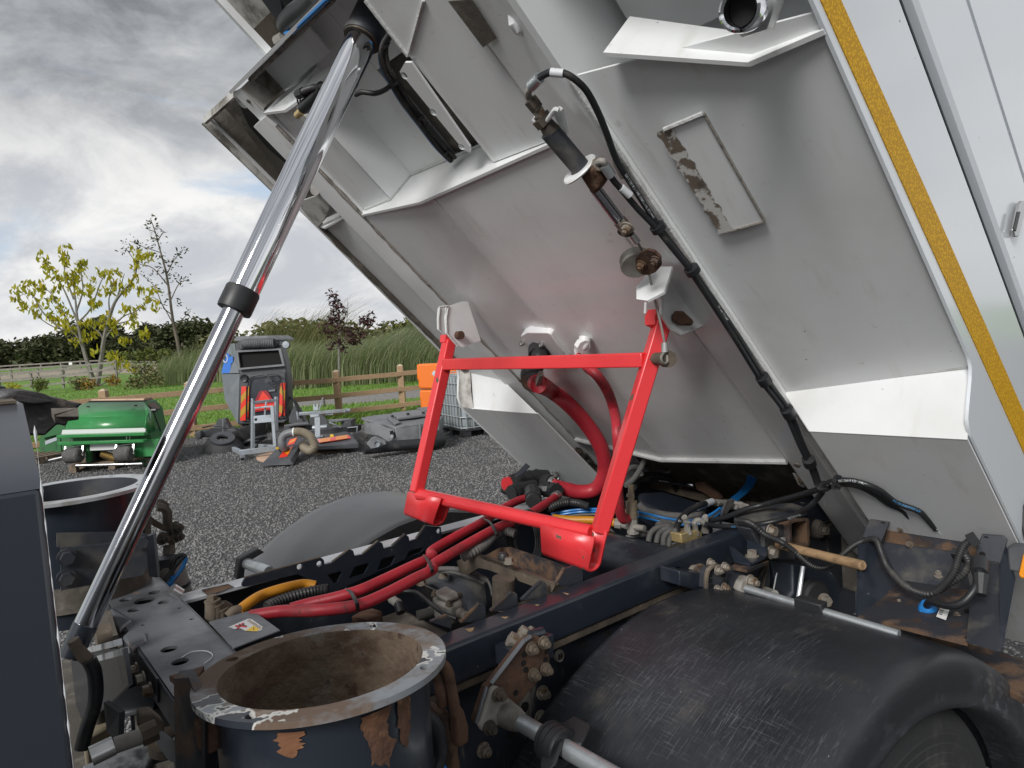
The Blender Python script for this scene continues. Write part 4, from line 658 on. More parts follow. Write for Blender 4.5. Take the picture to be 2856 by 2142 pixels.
obj('arm_end', MB().prism([(3.5651, 14.3406, 0.3025), (3.6489, 14.2753, 0.3205), (3.6492, 14.2662, 0.2202), (3.6131, 14.2888, 0.1481), (3.5623, 14.333, 0.19)], AW * .15), 'mgrey', ar_, bevel=.01)
obj('arm_wheel', MB().lathe([(.05, -.05), (.12, -.05), (.12, .05), (.05, .05)], V((3.7144, 13.8174, 0.0826)), RT, 20), 'tyre', ar_)
# ---- galvanised trolley
tr = thing('trolley', 'galvanised steel trolley stand on castors in front of the compact sweeper', 'trolley', (3.8205, 11.8154, 0.1551))
def gbar(n_, a, wx=.05, wy=.05): return obj(n_, MB().bar(a[0], a[1], wx, wy), 'galvbg', tr, bevel=.006)
gbar('front_post', [(3.9121, 11.8757, 0.9432), (3.8342, 11.868, 0.1485)], .055, .055); gbar('front_post', [(4.1554, 11.6726, 0.8424), (4.1294, 11.6327, 0.1521)], .055, .055); gbar('rear_post', [(4.3812, 12.0801, 0.9625), (4.3309, 12.0684, 0.3725)])
gbar('top_bar', [(3.8908, 11.8522, 0.9199), (4.3774, 12.0145, 0.9101)], .045, .045); gbar('middle_bar', [(3.9234, 11.8564, 0.8266), (4.1655, 11.664, 0.8359)], .04, .03); gbar('strut', [(4.1018, 11.7863, 0.9193), (4.0606, 11.7993, 0.6929)], .03, .03)
obj('cross_panel', MB().prism([(3.8818, 11.8524, 0.6951), (4.1454, 11.6424, 0.6991), (4.1384, 11.6374, 0.5786), (3.87, 11.8509, 0.5704)], AW * .05), 'galvbg', tr, bevel=.005)
obj('panel_slot', MB().prism([(3.897, 11.8305, 0.6565), (3.9291, 11.8049, 0.6572), (3.9254, 11.8044, 0.6175), (3.8932, 11.83, 0.6168)], AW * .01), 'void', tr)
gbar('base_bar', [(3.6133, 11.7859, 0.127), (4.1438, 11.6196, 0.1337)], .07, .085); gbar('base_bar', [(3.63, 12.2234, 0.1494), (3.622, 11.7789, 0.1263)], .06, .07); gbar('base_bar', [(4.0671, 12.2579, 0.1333), (4.163, 11.6693, 0.144)], .05, .06)
gbar('top_peg', [(3.8865, 11.8364, 0.9929), (3.8933, 11.8249, 0.924)], .03, .03)
q = V((3.6064, 11.7198, 0.0414)); cw = obj('castor', MB().lathe([(0, -.02), (.033, -.02), (.033, .02), (0, .02)], q, RT + AW * .5, 18), 'plastic', tr); obj('castor_fork', MB().box(q + V((-.03, -.03, .01)), q + V((.03, .03, .06))), 'galvbg', cw)
q = V((3.9356, 11.9818, 0.1758)); obj('castor', MB().lathe([(0, -.02), (.042, -.02), (.042, .02), (0, .02)], q, RT, 18), 'plastic', tr)
# ---- suction nozzle with ribbed duct, plywood sheets, second slate cover
nz = thing('suction_nozzle', 'slate wedge suction nozzle with chevron tape and beige ribbed duct', 'suction nozzle', (3.7566, 10.5715, 0.0138))
T = [(4.2018, 11.2697, 0.3271), (4.4322, 11.0845, 0.3121), (3.8987, 10.4015, 0.0997), (3.557, 10.6713, 0.0663)]; B_ = [(4.1784, 11.2829, 0.2642), (4.4317, 11.0788, 0.2427), (3.9208, 10.3131, 0.0235), (3.5302, 10.6259, 0.0359)]
obj('nozzle_body', MB().hexa(B_ + T), 'mdark', nz, bevel=.02)
def on_top(*uv): a, b, c, d = [V(p) for p in T]; return [a.lerp(b, x).lerp(d.lerp(c, x), y) + UP * .006 - AW * .004 for x, y in uv]
cb = obj('chevron_tape', MB().prism(on_top((.30, .10), (.62, .02), (.70, .30), (.42, .36)), UP * .004), 'chevred', nz); obj('slanted_band', MB().add([p + UP * .004 for p in on_top((.33, .16), (.60, .04), (.64, .18), (.40, .30))], [(0, 1, 2, 3)]), 'chevor', cb)
cb = obj('chevron_tape', MB().prism(on_top((.44, .47), (.76, .42), (.82, .86), (.52, .87)), UP * .004), 'chevred', nz); obj('slanted_band', MB().add([p + UP * .004 for p in on_top((.445, .50), (.765, .52), (.81, .80), (.48, .62))], [(0, 1, 2, 3)]), 'chevor', cb)
obj('duct_elbow', MB().tube(smooth([(3.9556, 10.7518, 0.2251), (3.9184, 10.7233, 0.2921), (3.9196, 10.7289, 0.3664), (3.9529, 10.7086, 0.4379), (4.014, 10.6627, 0.4699), (4.0769, 10.6132, 0.4784)], 6), .062, 18), 'mgrey', nz)
obj('duct_flange', MB().tube([(3.9519, 10.7412, 0.2159), (3.9547, 10.7533, 0.2327)], .085, 18), 'mgrey', nz)
obj('ribbed_duct', ribbed(MB(), [(4.0769, 10.6132, 0.4784), (4.1311, 10.5702, 0.4812), (4.2036, 10.5104, 0.4591), (4.2716, 10.45, 0.3897), (4.3038, 10.4157, 0.2914), (4.2927, 10.4181, 0.218), (4.2712, 10.4953, 0.1718), (4.2584, 10.7003, 0.1994), (4.285, 10.811, 0.241)], .066, .022, .05, 18), 'duct', nz)
obj('duct_clip', MB().tube([(4.0712, 10.6178, 0.4788), (4.0877, 10.6046, 0.4785)], .070, 18), 'label', nz)
obj('yellow_tag', MB().box(*[V(p) for p in [(3.84, 10.745700000000001, 0.23399999999999999), (3.88, 10.7857, 0.264)]]), 'yelink', nz)
tag(obj('plywood_sheet', MB().prism([(3.8683, 11.8542, 0.0), (4.2769, 12.1765, 0.0), (4.6262, 12.256, 0.0), (4.5759, 11.7852, -0.0), (3.7463, 11.14, 0.0), (3.7732, 11.5185, 0.0)], UP * .02), 'ply'), 'thin plywood offcut sticking out left under the slate nozzle', 'plywood sheet')
tag(obj('plywood_sheet', MB().prism([V(p) + UP * .06 for p in [(4.9659, 12.4655, 0.0), (5.304, 11.6866, 0.0), (5.1292, 11.0068, 0.0), (4.6339, 11.2242, 0.0), (4.5726, 11.6566, 0.0)]], UP * .02), 'ply'), 'plywood sheet with curved end lying right of the ribbed duct', 'plywood sheet')
tag(obj('plywood_sheet', MB().prism([V(p) + UP * .0 for p in [(4.6007, 11.8778, 0.0), (5.2387, 11.4369, 0.0), (5.1153, 10.9647, -0.0), (4.5572, 11.0446, 0.0)]], UP * .02), 'wood'), 'lower plywood sheet pressed on the gravel right of the ribbed duct', 'plywood sheet')
sc2 = thing('side_cover', 'flat slate cover with a long chevron strip lying behind the ribbed duct', 'machine cover', (4.8899, 10.8301, 0.115))
T = [(4.5963, 11.4588, 0.2242), (5.4235, 11.6983, 0.2469), (5.4495, 11.5483, 0.2347), (5.1171, 10.5242, 0.1567)] + [(4.5067, 10.8862, 0.1907)]
obj('cover_top', MB().prism(T, UP * -.09), 'mdark', sc2, bevel=.02)
qa, qb, qc, qd = [V(p) - AW * .03 + UP * .012 for p in [(4.6903, 11.1914, 0.2248), (5.2553, 11.189, 0.22), (5.2057, 10.9694, 0.19), (4.62, 10.9247, 0.1988)]]
cb = obj('chevron_tape', MB().prism([qa, qb, qc, qd], UP * .006), 'chevred', sc2)
for x0, x1 in ((.05, .38), (.55, .93)):
    f = lambda x, y: qa.lerp(qb, x).lerp(qd.lerp(qc, x), y) + UP * .0085
    obj('slanted_band', MB().add([f(x0 + .07, 0), f(x1 + .05, 0), f(x1 - .06, 1), f(x0 - .05, 1)], [(0, 1, 2, 3)]), 'chevor', cb)
obj('yellow_tag', MB().prism([(4.9861, 11.3419, 0.245), (5.0293, 11.3075, 0.246), (5.0316, 11.3036, 0.2223), (4.9875, 11.3387, 0.2214)], UP * .02), 'yelink', sc2)
# ---- black deck with galvanised beam
dk = thing('brush_deck', 'black sweeper deck with triangular bracket under a galvanised beam', 'sweeper part', (5.1271, 12.1866, 0.193))
obj('deck_box', MB().prism([(4.5855, 12.3809, 0.4037), (4.7049, 12.2852, 0.3998), (4.6905, 12.2833, 0.2475), (4.5717, 12.3791, 0.2576)], AW * .5), 'mdark', dk)
obj('deck_cover', MB().prism([(4.5539, 12.2788, 0.414), (5.0412, 12.402, 0.4052), (5.0174, 12.2898, 0.3707), (4.6665, 12.1876, 0.3984)], UP * .02), 'mgrey', dk)
obj('deck_interior', MB().prism([(4.7601, 12.4314, 0.3751), (5.0261, 12.2185, 0.3675), (5.054, 12.1861, 0.2533), (4.7464, 12.4296, 0.2296)], AW * .3), 'void', dk)
obj('deck_bar', MB().bar(*[(4.9358, 12.0885, 0.2575), (5.5173, 11.753, 0.2616)], .10, .09), 'mdark', dk, bevel=.01)
obj('triangle_bracket', MB().prism([(5.0328, 12.29, 0.5128), (5.1906, 12.1678, 0.5555), (5.2385, 12.1243, 0.4954), (5.3454, 12.0162, 0.2369), (5.0171, 12.2807, 0.2647)], AW * .06), 'mdark', dk)
obj('hydraulic_cylinder', MB().cyl(*[(5.0059, 12.1028, 0.3274), (5.2134, 11.9378, 0.3345)], .045, 14), 'galvbg', dk)
obj('deck_cover', MB().prism([(5.3583, 12.2774, 0.4067), (5.757, 12.214, 0.3876), (5.7076, 11.9971, 0.3898), (5.4376, 11.956, 0.3887), (5.3252, 12.1749, 0.4)], UP * .02), 'mgrey', dk)
obj('deck_box', MB().prism([(5.5199, 12.0181, 0.3835), (5.6635, 11.9048, 0.3978), (5.6516, 11.9032, 0.2718), (5.5087, 12.0167, 0.2651)], AW * .4), 'mdark', dk)
obj('deck_channel', MB().prism([(5.4275, 11.5719, 0.3036), (5.5565, 11.4696, 0.3109), (5.5473, 11.4684, 0.2143), (5.4206, 11.571, 0.2311)], AW * .4), 'void', dk)
obj('deck_channel_lip', MB().bar(*[(5.4195, 11.5535, 0.3131), (5.5625, 11.4399, 0.3205)], .03, .015).bar(*[(5.551, 11.436, 0.3173), (5.5318, 11.4423, 0.2145)], .02, .02), 'galvbg', dk)
obj('lower_skid', MB().prism([(5.347, 11.2447, 0.2271), (5.4694, 11.1486, 0.2464), (5.5398, 11.0846, 0.1573), (5.5273, 11.0916, 0.1227), (5.4279, 11.169, 0.1014)], AW * .15), 'plastic', dk)
obj('deck_hose', MB().tube(smooth([(5.2697, 11.9628, 0.4001), (5.2734, 11.83, 0.3823), (5.3359, 11.7759, 0.3341), (5.3817, 11.7374, 0.3118)], 5), .018, 8), 'galvbg', dk)
bs = thing('beam_stand', 'galvanised beam on a flat post leaning over the black deck', 'stand', (4.8366, 11.5231, 0.2201))
obj('beam', MB().bar(*[(4.6241, 11.7304, 0.6483), (5.3745, 11.3868, 0.6354)], .12, .05), 'galvbg', bs, bevel=.006); obj('beam_end', MB().cyl(*[(5.2842, 11.3313, 0.6424), (5.3758, 11.3219, 0.638)], .035, 10), 'galvbg', bs)
obj('flat_post', MB().bar(*[(4.8616, 11.5127, 0.62), (4.8295, 11.5033, 0.2226)], .09, .02, up=(.62, .78, 0)), 'galvbg', bs); obj('foot', MB().bar(*[(4.7559, 11.5628, 0.2311), (4.9089, 11.442, 0.2453)], .08, .02), 'galvbg', bs)
obj('yoke', MB().prism([(4.8297, 11.5795, 0.7983), (4.8452, 11.567, 0.797), (4.8526, 11.5569, 0.7492), (4.8687, 11.5444, 0.7537), (4.8777, 11.5413, 0.8001), (4.8945, 11.5281, 0.8022), (4.8878, 11.5238, 0.6932), (4.8228, 11.5752, 0.6869)], AW * .04), 'galvbg', bs)
obj('peg', MB().bar(*[(4.8997, 11.5143, 0.6922), (4.9722, 11.4751, 0.9041)], .05, .02), 'galvbg', bs); obj('under_plate', MB().prism([(5.0082, 11.5494, 0.6182), (5.1247, 11.4569, 0.6238), (5.1214, 11.4565, 0.5885), (5.0095, 11.5453, 0.5825)], AW * .05).prism([(4.749, 11.5646, 0.6254), (4.8683, 11.4695, 0.6271), (4.8628, 11.4705, 0.5888), (4.7542, 11.5567, 0.5839)], AW * .05), 'galvbg', bs)
q = [(4.9613, 11.4178, 0.8833), (4.9622, 11.4052, 0.7482)]; obj('coiled_tether', MB().tube([V(q[0]).lerp(V(q[1]), i / 40) + RT * math.sin(i * .9) * .02 + AW * math.cos(i * .9) * .02 for i in range(41)], .005, 5), 'rusty', bs)
# ---- grey moulded tank
gt = thing('moulded_tank', 'grey moulded plastic tank on a black roller lying in front of the fence', 'machine cover', (5.2701, 10.0117, 0.0921))
F = [(5.3703, 9.7699, 0.4394), (5.5166, 9.718, 0.4477), (6.0969, 9.5765, 0.46), (6.0859, 9.5675, 0.2569), (5.7619, 9.5655, 0.2111), (5.3523, 9.6987, 0.1961)]
obj('tank_front', MB().prism(F, AW * .7), 'mgrey', gt, bevel=.02)
obj('tank_left', MB().prism([(5.2843, 10.6135, 0.5016), (5.3039, 10.5344, 0.5101), (5.2767, 10.4884, 0.4689), (5.3527, 10.2369, 0.4865), (5.3619, 10.0369, 0.4834), (5.3843, 9.7963, 0.4295), (5.3635, 9.7468, 0.2615), (5.2625, 9.796, 0.1953), (5.2382, 9.9243, 0.2665), (5.2703, 10.1567, 0.2844), (5.2408, 10.5652, 0.2867)], AW * .62), 'mgrey', gt, bevel=.02)
obj('tank_top', MB().prism([(5.2911, 10.741, 0.5554), (5.6048, 10.8745, 0.5448), (6.1352, 10.7715, 0.5418), (6.6282, 10.7612, 0.5242), (6.7303, 10.5489, 0.4947), (6.0969, 9.5765, 0.46), (5.3703, 9.7699, 0.4394), (5.3387, 9.9924, 0.4954), (5.3396, 10.3769, 0.5005), (5.3128, 10.5927, 0.5235)], UP * -.05), 'mgrey', gt, bevel=.015)
obj('top_step', MB().prism([(5.7944, 10.594, 0.5348), (6.2863, 10.5859, 0.5318), (6.305, 10.2478, 0.5025), (6.1967, 10.0766, 0.4893), (5.6158, 10.0917, 0.4939)], UP * .045), 'mgrey', gt, bevel=.012)
obj('top_step', MB().prism([(5.6004, 10.4268, 0.5189), (5.678, 10.429, 0.5186), (5.5539, 9.8823, 0.4671), (5.4112, 9.828, 0.4499)], UP * .03), 'mgrey', gt, bevel=.01)
obj('top_step', MB().prism([(6.3916, 10.7591, 0.5406), (6.6174, 10.7704, 0.5309), (6.5329, 10.4511, 0.5081), (6.3467, 10.4719, 0.5125)], UP * .05), 'mgrey', gt, bevel=.012)
for p in [(5.6052, 10.2303, 0.5148), (5.8835, 10.2011, 0.5221), (6.1371, 10.1264, 0.5149)]: obj('top_plug', MB().cyl(V(p) + UP * .03, V(p) + UP * .062, .025, 12), 'plastic', gt)
obj('seam', MB().bar(*[(5.7498, 9.6221, 0.4525), (5.7052, 9.5718, 0.2058)], .02, .012), 'mdark', gt)
obj('corner_recess', MB().prism([(5.2755, 9.7508, 0.3829), (5.3112, 9.7231, 0.3926), (5.3226, 9.7062, 0.3025), (5.2764, 9.7417, 0.2873)], AW * .05), 'void', gt); obj('corner_bolt', MB().cyl(V((5.2865, 9.7099, 0.3099)) - AW * .03, V((5.2865, 9.7099, 0.3099)) + AW * .03, .028, 12), 'galvbg', gt)
q = [(4.8354, 9.7882, 0.1676), (5.3979, 9.6584, 0.1514), (5.8615, 9.5427, 0.1265)]; obj('roller_bar', MB().tube(q, .085, 16), 'plastic', gt)
obj('side_plate', MB().prism([(4.8539, 9.7425, 0.2538), (4.9198, 9.6971, 0.3353), (4.9649, 9.6624, 0.3501), (5.0979, 9.5875, 0.2676), (5.1028, 9.5791, 0.2173), (4.9973, 9.6215, 0.1795), (4.8901, 9.6808, 0.1721)], AW * .08), 'mgrey', gt, bevel=.01)
q = V((4.97, 9.598, 0.2481)); obj('plate_bolt', MB().lathe([(0, .02), (.03, .02), (.045, .05), (.05, 0)], q, -AW, 14), 'galvbg', gt)
obj('end_boss', MB().tube([(5.9447, 9.6082, 0.1683), (6.1272, 9.5904, 0.1632)], [.16, .14], 16), 'plastic', gt); obj('end_boss', MB().tube([(6.1114, 9.7428, 0.2952), (6.1643, 9.7014, 0.3041)], .12, 14), 'mdark', gt)
# ---- caged tank and orange barrier
ob = thing('barrier_block', 'bright orange plastic barrier standing against the timber fence', 'barrier', (7.8759, 12.8217, 0.278))
obj('barrier_panel', MB().prism([(7.7908, 12.9771, 1.2734), (8.4845, 12.422, 1.2564), (8.4303, 12.4149, 0.6834), (7.9933, 12.7677, 0.7291), (7.7822, 12.9381, 0.7522), (7.7783, 12.9477, 0.8256), (7.79, 12.9467, 0.9203), (7.7671, 12.969, 0.9657)], AW * .3), 'orange', ob, bevel=.03)
obj('barrier_panel', MB().prism([(7.7884, 12.9301, 0.7169), (8.4165, 12.4257, 0.6811), (8.3474, 12.4419, 0.2381), (7.9183, 12.7894, 0.2953), (7.7975, 12.8871, 0.3108), (7.7719, 12.9115, 0.3564), (7.781, 12.9165, 0.4948), (7.7743, 12.9257, 0.5389)], AW * .3), 'orange', ob, bevel=.03)
P0 = V((6.97, 10.21, 0)); e1 = (AW * .89 - RT * .45).normalized(); e2 = (RT * .89 + AW * .45).normalized()
ic = thing('caged_tank', 'white caged liquid tank on a black plastic pallet', 'caged tank', P0)
def ib(x, y, z): return P0 + e1 * x + e2 * y + UP * z
LX, LY, Z0, Z1 = 1.16, 1.0, .15, 1.13
m = MB()
ring = [(x, y) for x, y in ((.08, 0), (LX - .08, 0), (LX, .08), (LX, LY - .08), (LX - .08, LY), (.08, LY), (0, LY - .08), (0, .08))]
rows = [[ib(LX / 2 + (x - LX / 2) * k, LY / 2 + (y - LY / 2) * k, z) for x, y in ring + ring[:1]] for z, k in ((Z0 + .01, .88), (Z0 + .06, .95), (Z1 - .10, .95), (Z1 - .04, .90), (Z1 - .02, .6), (Z1 - .02, .05))]
obj('bottle', m.sheet(rows), 'ibc', ic, ang=50)
obj('filler_cap', MB().cyl(ib(LX / 2, LY / 2, Z1 - .03), ib(LX / 2, LY / 2, Z1 + .02), .09, 16), 'plastic', ic)
for z in (Z0 + .02, .36, .56, .76, .96, Z1):
    obj('cage_ring', MB().tube([ib(x, y, z) for x, y in ring], .0105, 6).tube([ib(*ring[-1], z), ib(*ring[0], z)], .0105, 6), 'cage', ic)
for k in range(8):
    x = .08 + k * (LX - .16) / 7
    for y in (0, LY): obj('cage_bar', MB().tube([ib(x, y, Z0), ib(x, y, Z1)], .0095, 6), 'cage', ic)
for k in range(7):
    y = .08 + k * (LY - .16) / 6
    for x in (0, LX): obj('cage_bar', MB().tube([ib(x, y, Z0), ib(x, y, Z1)], .0095, 6), 'cage', ic)
pb = MB(); pb.hexa([ib(x, y, z) for z in (.11, .15) for x, y in ((-.01, -.01), (LX + .01, -.01), (LX + .01, LY + .01), (-.01, LY + .01))]); pl_ = obj('pallet_deck', pb, 'pallblk', ic, bevel=.006)
for x in (0, LX / 2 - .08, LX - .16):
    for y in (0, LY / 2 - .08, LY - .16): obj('pallet_foot', MB().hexa([ib(a, b, z) for z in (.0, .11) for a, b in ((x, y), (x + .16, y), (x + .16, y + .16), (x, y + .16))]), 'pallblk', pl_, bevel=.006)
obj('diamond_placard', MB().prism([ib(LX + .0, -.02, Z1 + .0) + RT * a + UP * b for a, b in ((0, -.06), (.05, 0), (0, .06), (-.05, 0))], e2 * -.004), 'whiteink', ic)
# ================================================================ THE ROAD SWEEPER LORRY
TK = thing('sweeper_lorry', 'road sweeper lorry with its white hopper tipped up on a chrome ram', 'road sweeper', (1.5, 1.48, 0))
UVX = V((.7193, 0, -.6947)); WVX = V((.6947, 0, .7193)); YV = V((0, 1, 0))     # along the tipped floor, square to it, and across the lorry
def pan(name, pts, mat, parent, t=.005, **k): return obj(name, MB().prism(pts, WVX * t), mat, parent, **k)
hop = obj('hopper', MB().prism([(0.785, 0.527, 2.5617), (0.785, 2.227, 2.5617), (2.3931, 2.227, 1.0088), (2.3931, 0.527, 1.0088)], WVX * 1.25), 'white', TK)
# --- floor, V folded along the middle
pan('floor_panel', [(1.001, 1.9167, 2.1405), (1.8221, 1.9167, 1.3475), (1.7926, 1.4892, 1.317), (0.9714, 1.4892, 2.1099)], 'white', hop)
pan('floor_panel', [(0.9714, 1.4858, 2.1099), (1.7926, 1.4858, 1.317), (1.8221, 1.06, 1.3475), (1.001, 1.06, 2.1405)], 'white', hop)
lip = [(1.8209, 1.9167, 1.3463), (1.7908, 1.4875, 1.3151), (1.8209, 1.06, 1.3463)]
obj('floor_lip', MB().prism([V(p) for p in lip] + [V(p) + UVX * .012 + WVX * .05 for p in reversed(lip)], UVX * .006), 'weld', hop)
obj('lip_bead', MB().tube([V(p) - WVX * .002 + UVX * .003 for p in lip], .0085, 8), 'weld', hop)
obj('rear_cavity', MB().prism([(1.8616, 1.9125, 1.4985), (2.3813, 1.9125, 0.9966), (2.3813, 1.0625, 0.9966), (1.8616, 1.0625, 1.4985)], WVX * .015), 'grime_shade', hop)  # dark colour paints the shade of the open recess behind the lip
# --- main cross rib and the recessed ram bay in front of it
obj('cross_rib', MB().prism([(0.9998, 1.9337, 2.1393), (0.9626, 1.53, 2.1008), (0.9951, 1.0727, 2.1344), (1.0069, 1.0727, 2.1466), (1.0069, 1.275, 2.1466), (1.0836, 1.309, 2.2261), (1.0836, 1.751, 2.2261), (1.0128, 1.7561, 2.1527), (1.0128, 1.9337, 2.1527)], UVX * .007), 'white', hop)
obj('rib_weld', MB().tube([(1.0103, 1.9125, 2.1551), (1.0103, 1.7561, 2.1551), (1.08, 1.751, 2.2273), (1.08, 1.3175, 2.2273)], .004, 6), 'weld', hop)
pan('bay_strip', [(0.7486, 1.9167, 2.4078), (1.0109, 1.9167, 2.1545), (1.0109, 1.7561, 2.1545), (0.7486, 1.7561, 2.4078)], 'white', hop)
obj('bay_wall', MB().prism([(0.7486, 1.7561, 2.4078), (1.0109, 1.7561, 2.1545), (1.0818, 1.751, 2.2279), (0.8195, 1.751, 2.4812)], YV * .005), 'white', hop)
pan('bay_deck', [(0.7614, 1.751, 2.5373), (1.0818, 1.751, 2.2279), (1.0818, 1.5555, 2.2279), (0.7614, 1.5555, 2.5373)], 'white', hop)
pan('bay_deck', [(0.7614, 1.5538, 2.5373), (0.8837, 1.5538, 2.4192), (0.8837, 1.309, 2.4192), (0.7614, 1.309, 2.5373)], 'white', hop)
pan('bay_deck', [(0.8849, 1.411, 2.418), (1.0818, 1.411, 2.2279), (1.0818, 1.309, 2.2279), (0.8849, 1.309, 2.418)], 'white', hop)
pan('cable_slot', [(0.9014, 1.5555, 2.4375), (1.0995, 1.5555, 2.2462), (1.0995, 1.411, 2.2462), (0.9014, 1.411, 2.4375)], 'grime_shade', hop)  # dark sheet painting the shade inside the open slot
obj('bay_wall', MB().prism([(0.6787, 1.2665, 2.4517), (0.9991, 1.2665, 2.1423), (1.0818, 1.3047, 2.2279), (0.7614, 1.3047, 2.5373)], YV * -.005), 'white', hop)
pan('front_floor_plate', [(0.6726, 1.2657, 2.4576), (0.9991, 1.2657, 2.1423), (0.9991, 1.06, 2.1423), (0.6726, 1.06, 2.4576)], 'white', hop)
obj('plate_ridge', MB().tube([(0.7492, 1.1272, 2.3813), (0.7943, 1.2648, 2.3377)], .004, 6).tube([(0.704, 1.2626, 2.4249), (0.795, 1.2661, 2.337)], .005, 6), 'weld', hop)
fl = [(0.803, 1.311, 2.3246), (0.7966, 1.2776, 2.3308), (0.8016, 1.2606, 2.326), (0.9535, 1.2843, 2.1793), (0.9624, 1.2977, 2.1707), (0.9517, 1.3094, 2.181)]
obj('bolt_flange', MB().holed(fl, [rnd_poly(c, (.7193, 0, -.6947), (0, 1, 0), .0085, 14) for c in [(0.8111, 1.3072, 2.3168), (0.8789, 1.3088, 2.2513), (0.9475, 1.308, 2.185)]], .006), 'white', hop)
# --- front beam, second rib and the dirty outer corner
obj('front_plate', MB().prism([(0.669, 1.9805, 2.4563), (0.669, 0.5142, 2.4563), (0.9784, 0.5142, 2.7767), (0.9784, 1.9805, 2.7767)], UVX * -.008), 'white', hop)
pan('corner_deck', [(0.7377, 1.9125, 2.5188), (0.7927, 1.9125, 2.4657), (0.7927, 1.615, 2.4657), (0.7377, 1.615, 2.5188)], 'white', hop)
obj('corner_weld', MB().tube([(0.7005, 1.9125, 2.4779), (0.733, 1.7425, 2.5115), (0.7359, 1.462, 2.5146)], .007, 6), 'welddirty', hop)
obj('corner_cheek', MB().prism([(0.6757, 1.9176, 2.4546), (0.7276, 1.9176, 2.4045), (0.7926, 1.9176, 2.4717), (0.7406, 1.9176, 2.5219)], YV * .006), 'whited', hop)
obj('ram_rib', MB().prism([(0.7314, 1.921, 2.3985), (0.745, 1.8105, 2.3759), (0.767, 1.717, 2.3901), (0.8129, 1.615, 2.4462), (0.7945, 1.9125, 2.4639)], UVX * .007), 'white', hop)
obj('edge_flange', MB().prism([(0.6725, 1.9755, 2.4577), (0.6767, 1.9218, 2.4537), (0.76, 1.9239, 2.3732), (0.7587, 1.9703, 2.3745)], WVX * .008), 'white', hop)
obj('edge_flange_hole', MB().cyl(V((0.7004, 1.9388, 2.4296)) - WVX * .002, V((0.7004, 1.9388, 2.4296)) + WVX * .003, .006, 12), 'grime_shade', hop)
obj('corner_liner', MB().prism([(0.6929, 2.2372, 2.4664), (0.9986, 2.2372, 2.1711), (1.262, 2.2372, 2.4438), (0.9562, 2.2372, 2.7391)], YV * -.005), 'grime_shade', hop)
obj('corner_back', MB().prism([(0.7821, 2.023, 2.5587), (1.1, 2.023, 2.2517), (1.1, 2.2355, 2.2517), (0.7821, 2.2355, 2.5587)], WVX * -.004), 'grime_shade', hop)
obj('corner_roll', MB().prism([(0.7041, 2.1688, 2.4863), (0.7038, 2.0614, 2.4866), (0.763, 2.0616, 2.4294), (0.8102, 2.0588, 2.3838), (0.8778, 2.0823, 2.3185), (0.8745, 2.2071, 2.3217), (0.8081, 2.1911, 2.3858), (0.7494, 2.1757, 2.4425)], WVX * .01), 'grime_shade', hop)
obj('corner_void', MB().prism([(0.7164, 2.0653, 2.4626), (0.7245, 2.05, 2.4548), (0.7894, 2.0387, 2.3921), (0.8384, 2.0395, 2.3447), (0.8934, 2.0638, 2.2917), (0.8706, 2.1172, 2.3136), (0.8167, 2.1353, 2.3657), (0.7608, 2.121, 2.4197)], WVX * .006), 'void', hop)
obj('corner_edge', MB().bar(*[(0.6841, 2.2797, 2.4701), (0.8874, 2.273, 2.2738)], .012, .03), 'whited', hop)
obj('corner_edge', MB().bar(*[(0.6782, 2.2602, 2.464), (0.6817, 1.9869, 2.4607)], .010, .02), 'whited', hop)
obj('bumper_stop', MB().lathe([(0, 0), (.018, 0), (.02, .03), (0, .03)], V((0.7067, 2.014, 2.4483)), WVX, 14), 'white', hop)
# --- long beams that carry the body
nb = [(0.8025, 1.0583, 2.5921), (0.6726, 1.0583, 2.4576), (0.6644, 1.0387, 2.449), (0.6567, 0.969, 2.4411), (0.6455, 0.935, 2.4295), (0.6336, 0.901, 2.4172), (0.6336, 0.8857, 2.4172), (0.8025, 0.8857, 2.5921)]
L_ = 2.47 * .85
obj('chassis_beam', MB().prism(nb, UVX * L_), 'white', hop, ang=25)
fb = [(0.8698, 1.9227, 2.5272), (0.7399, 1.9227, 2.3926), (0.7352, 1.938, 2.3878), (0.7304, 2.0017, 2.3829), (0.7399, 2.0162, 2.3926), (0.8698, 2.0162, 2.5272)]
obj('chassis_beam', MB().prism(fb, UVX * 2.36 * .85), 'white', hop, ang=25)
obj('weld_line', MB().tube(resample([(0.7643, 1.9193, 2.369), (1.8527, 1.9193, 1.318)], .02), [.0055 + random.uniform(-.002, .002) for i in range(76)], 6), 'welddirty', hop)
obj('weld_line', MB().tube([(0.6843, 1.06, 2.4452), (1.8154, 1.06, 1.3528)], .002, 6), 'weld', hop)
obj('weld_line', MB().tube(resample([(0.8721, 0.884, 2.187), (2.1317, 0.884, 0.9706)], .014), [.0055 + random.uniform(-.0012, .0012) for i in range(126)], 6), 'weld', hop)
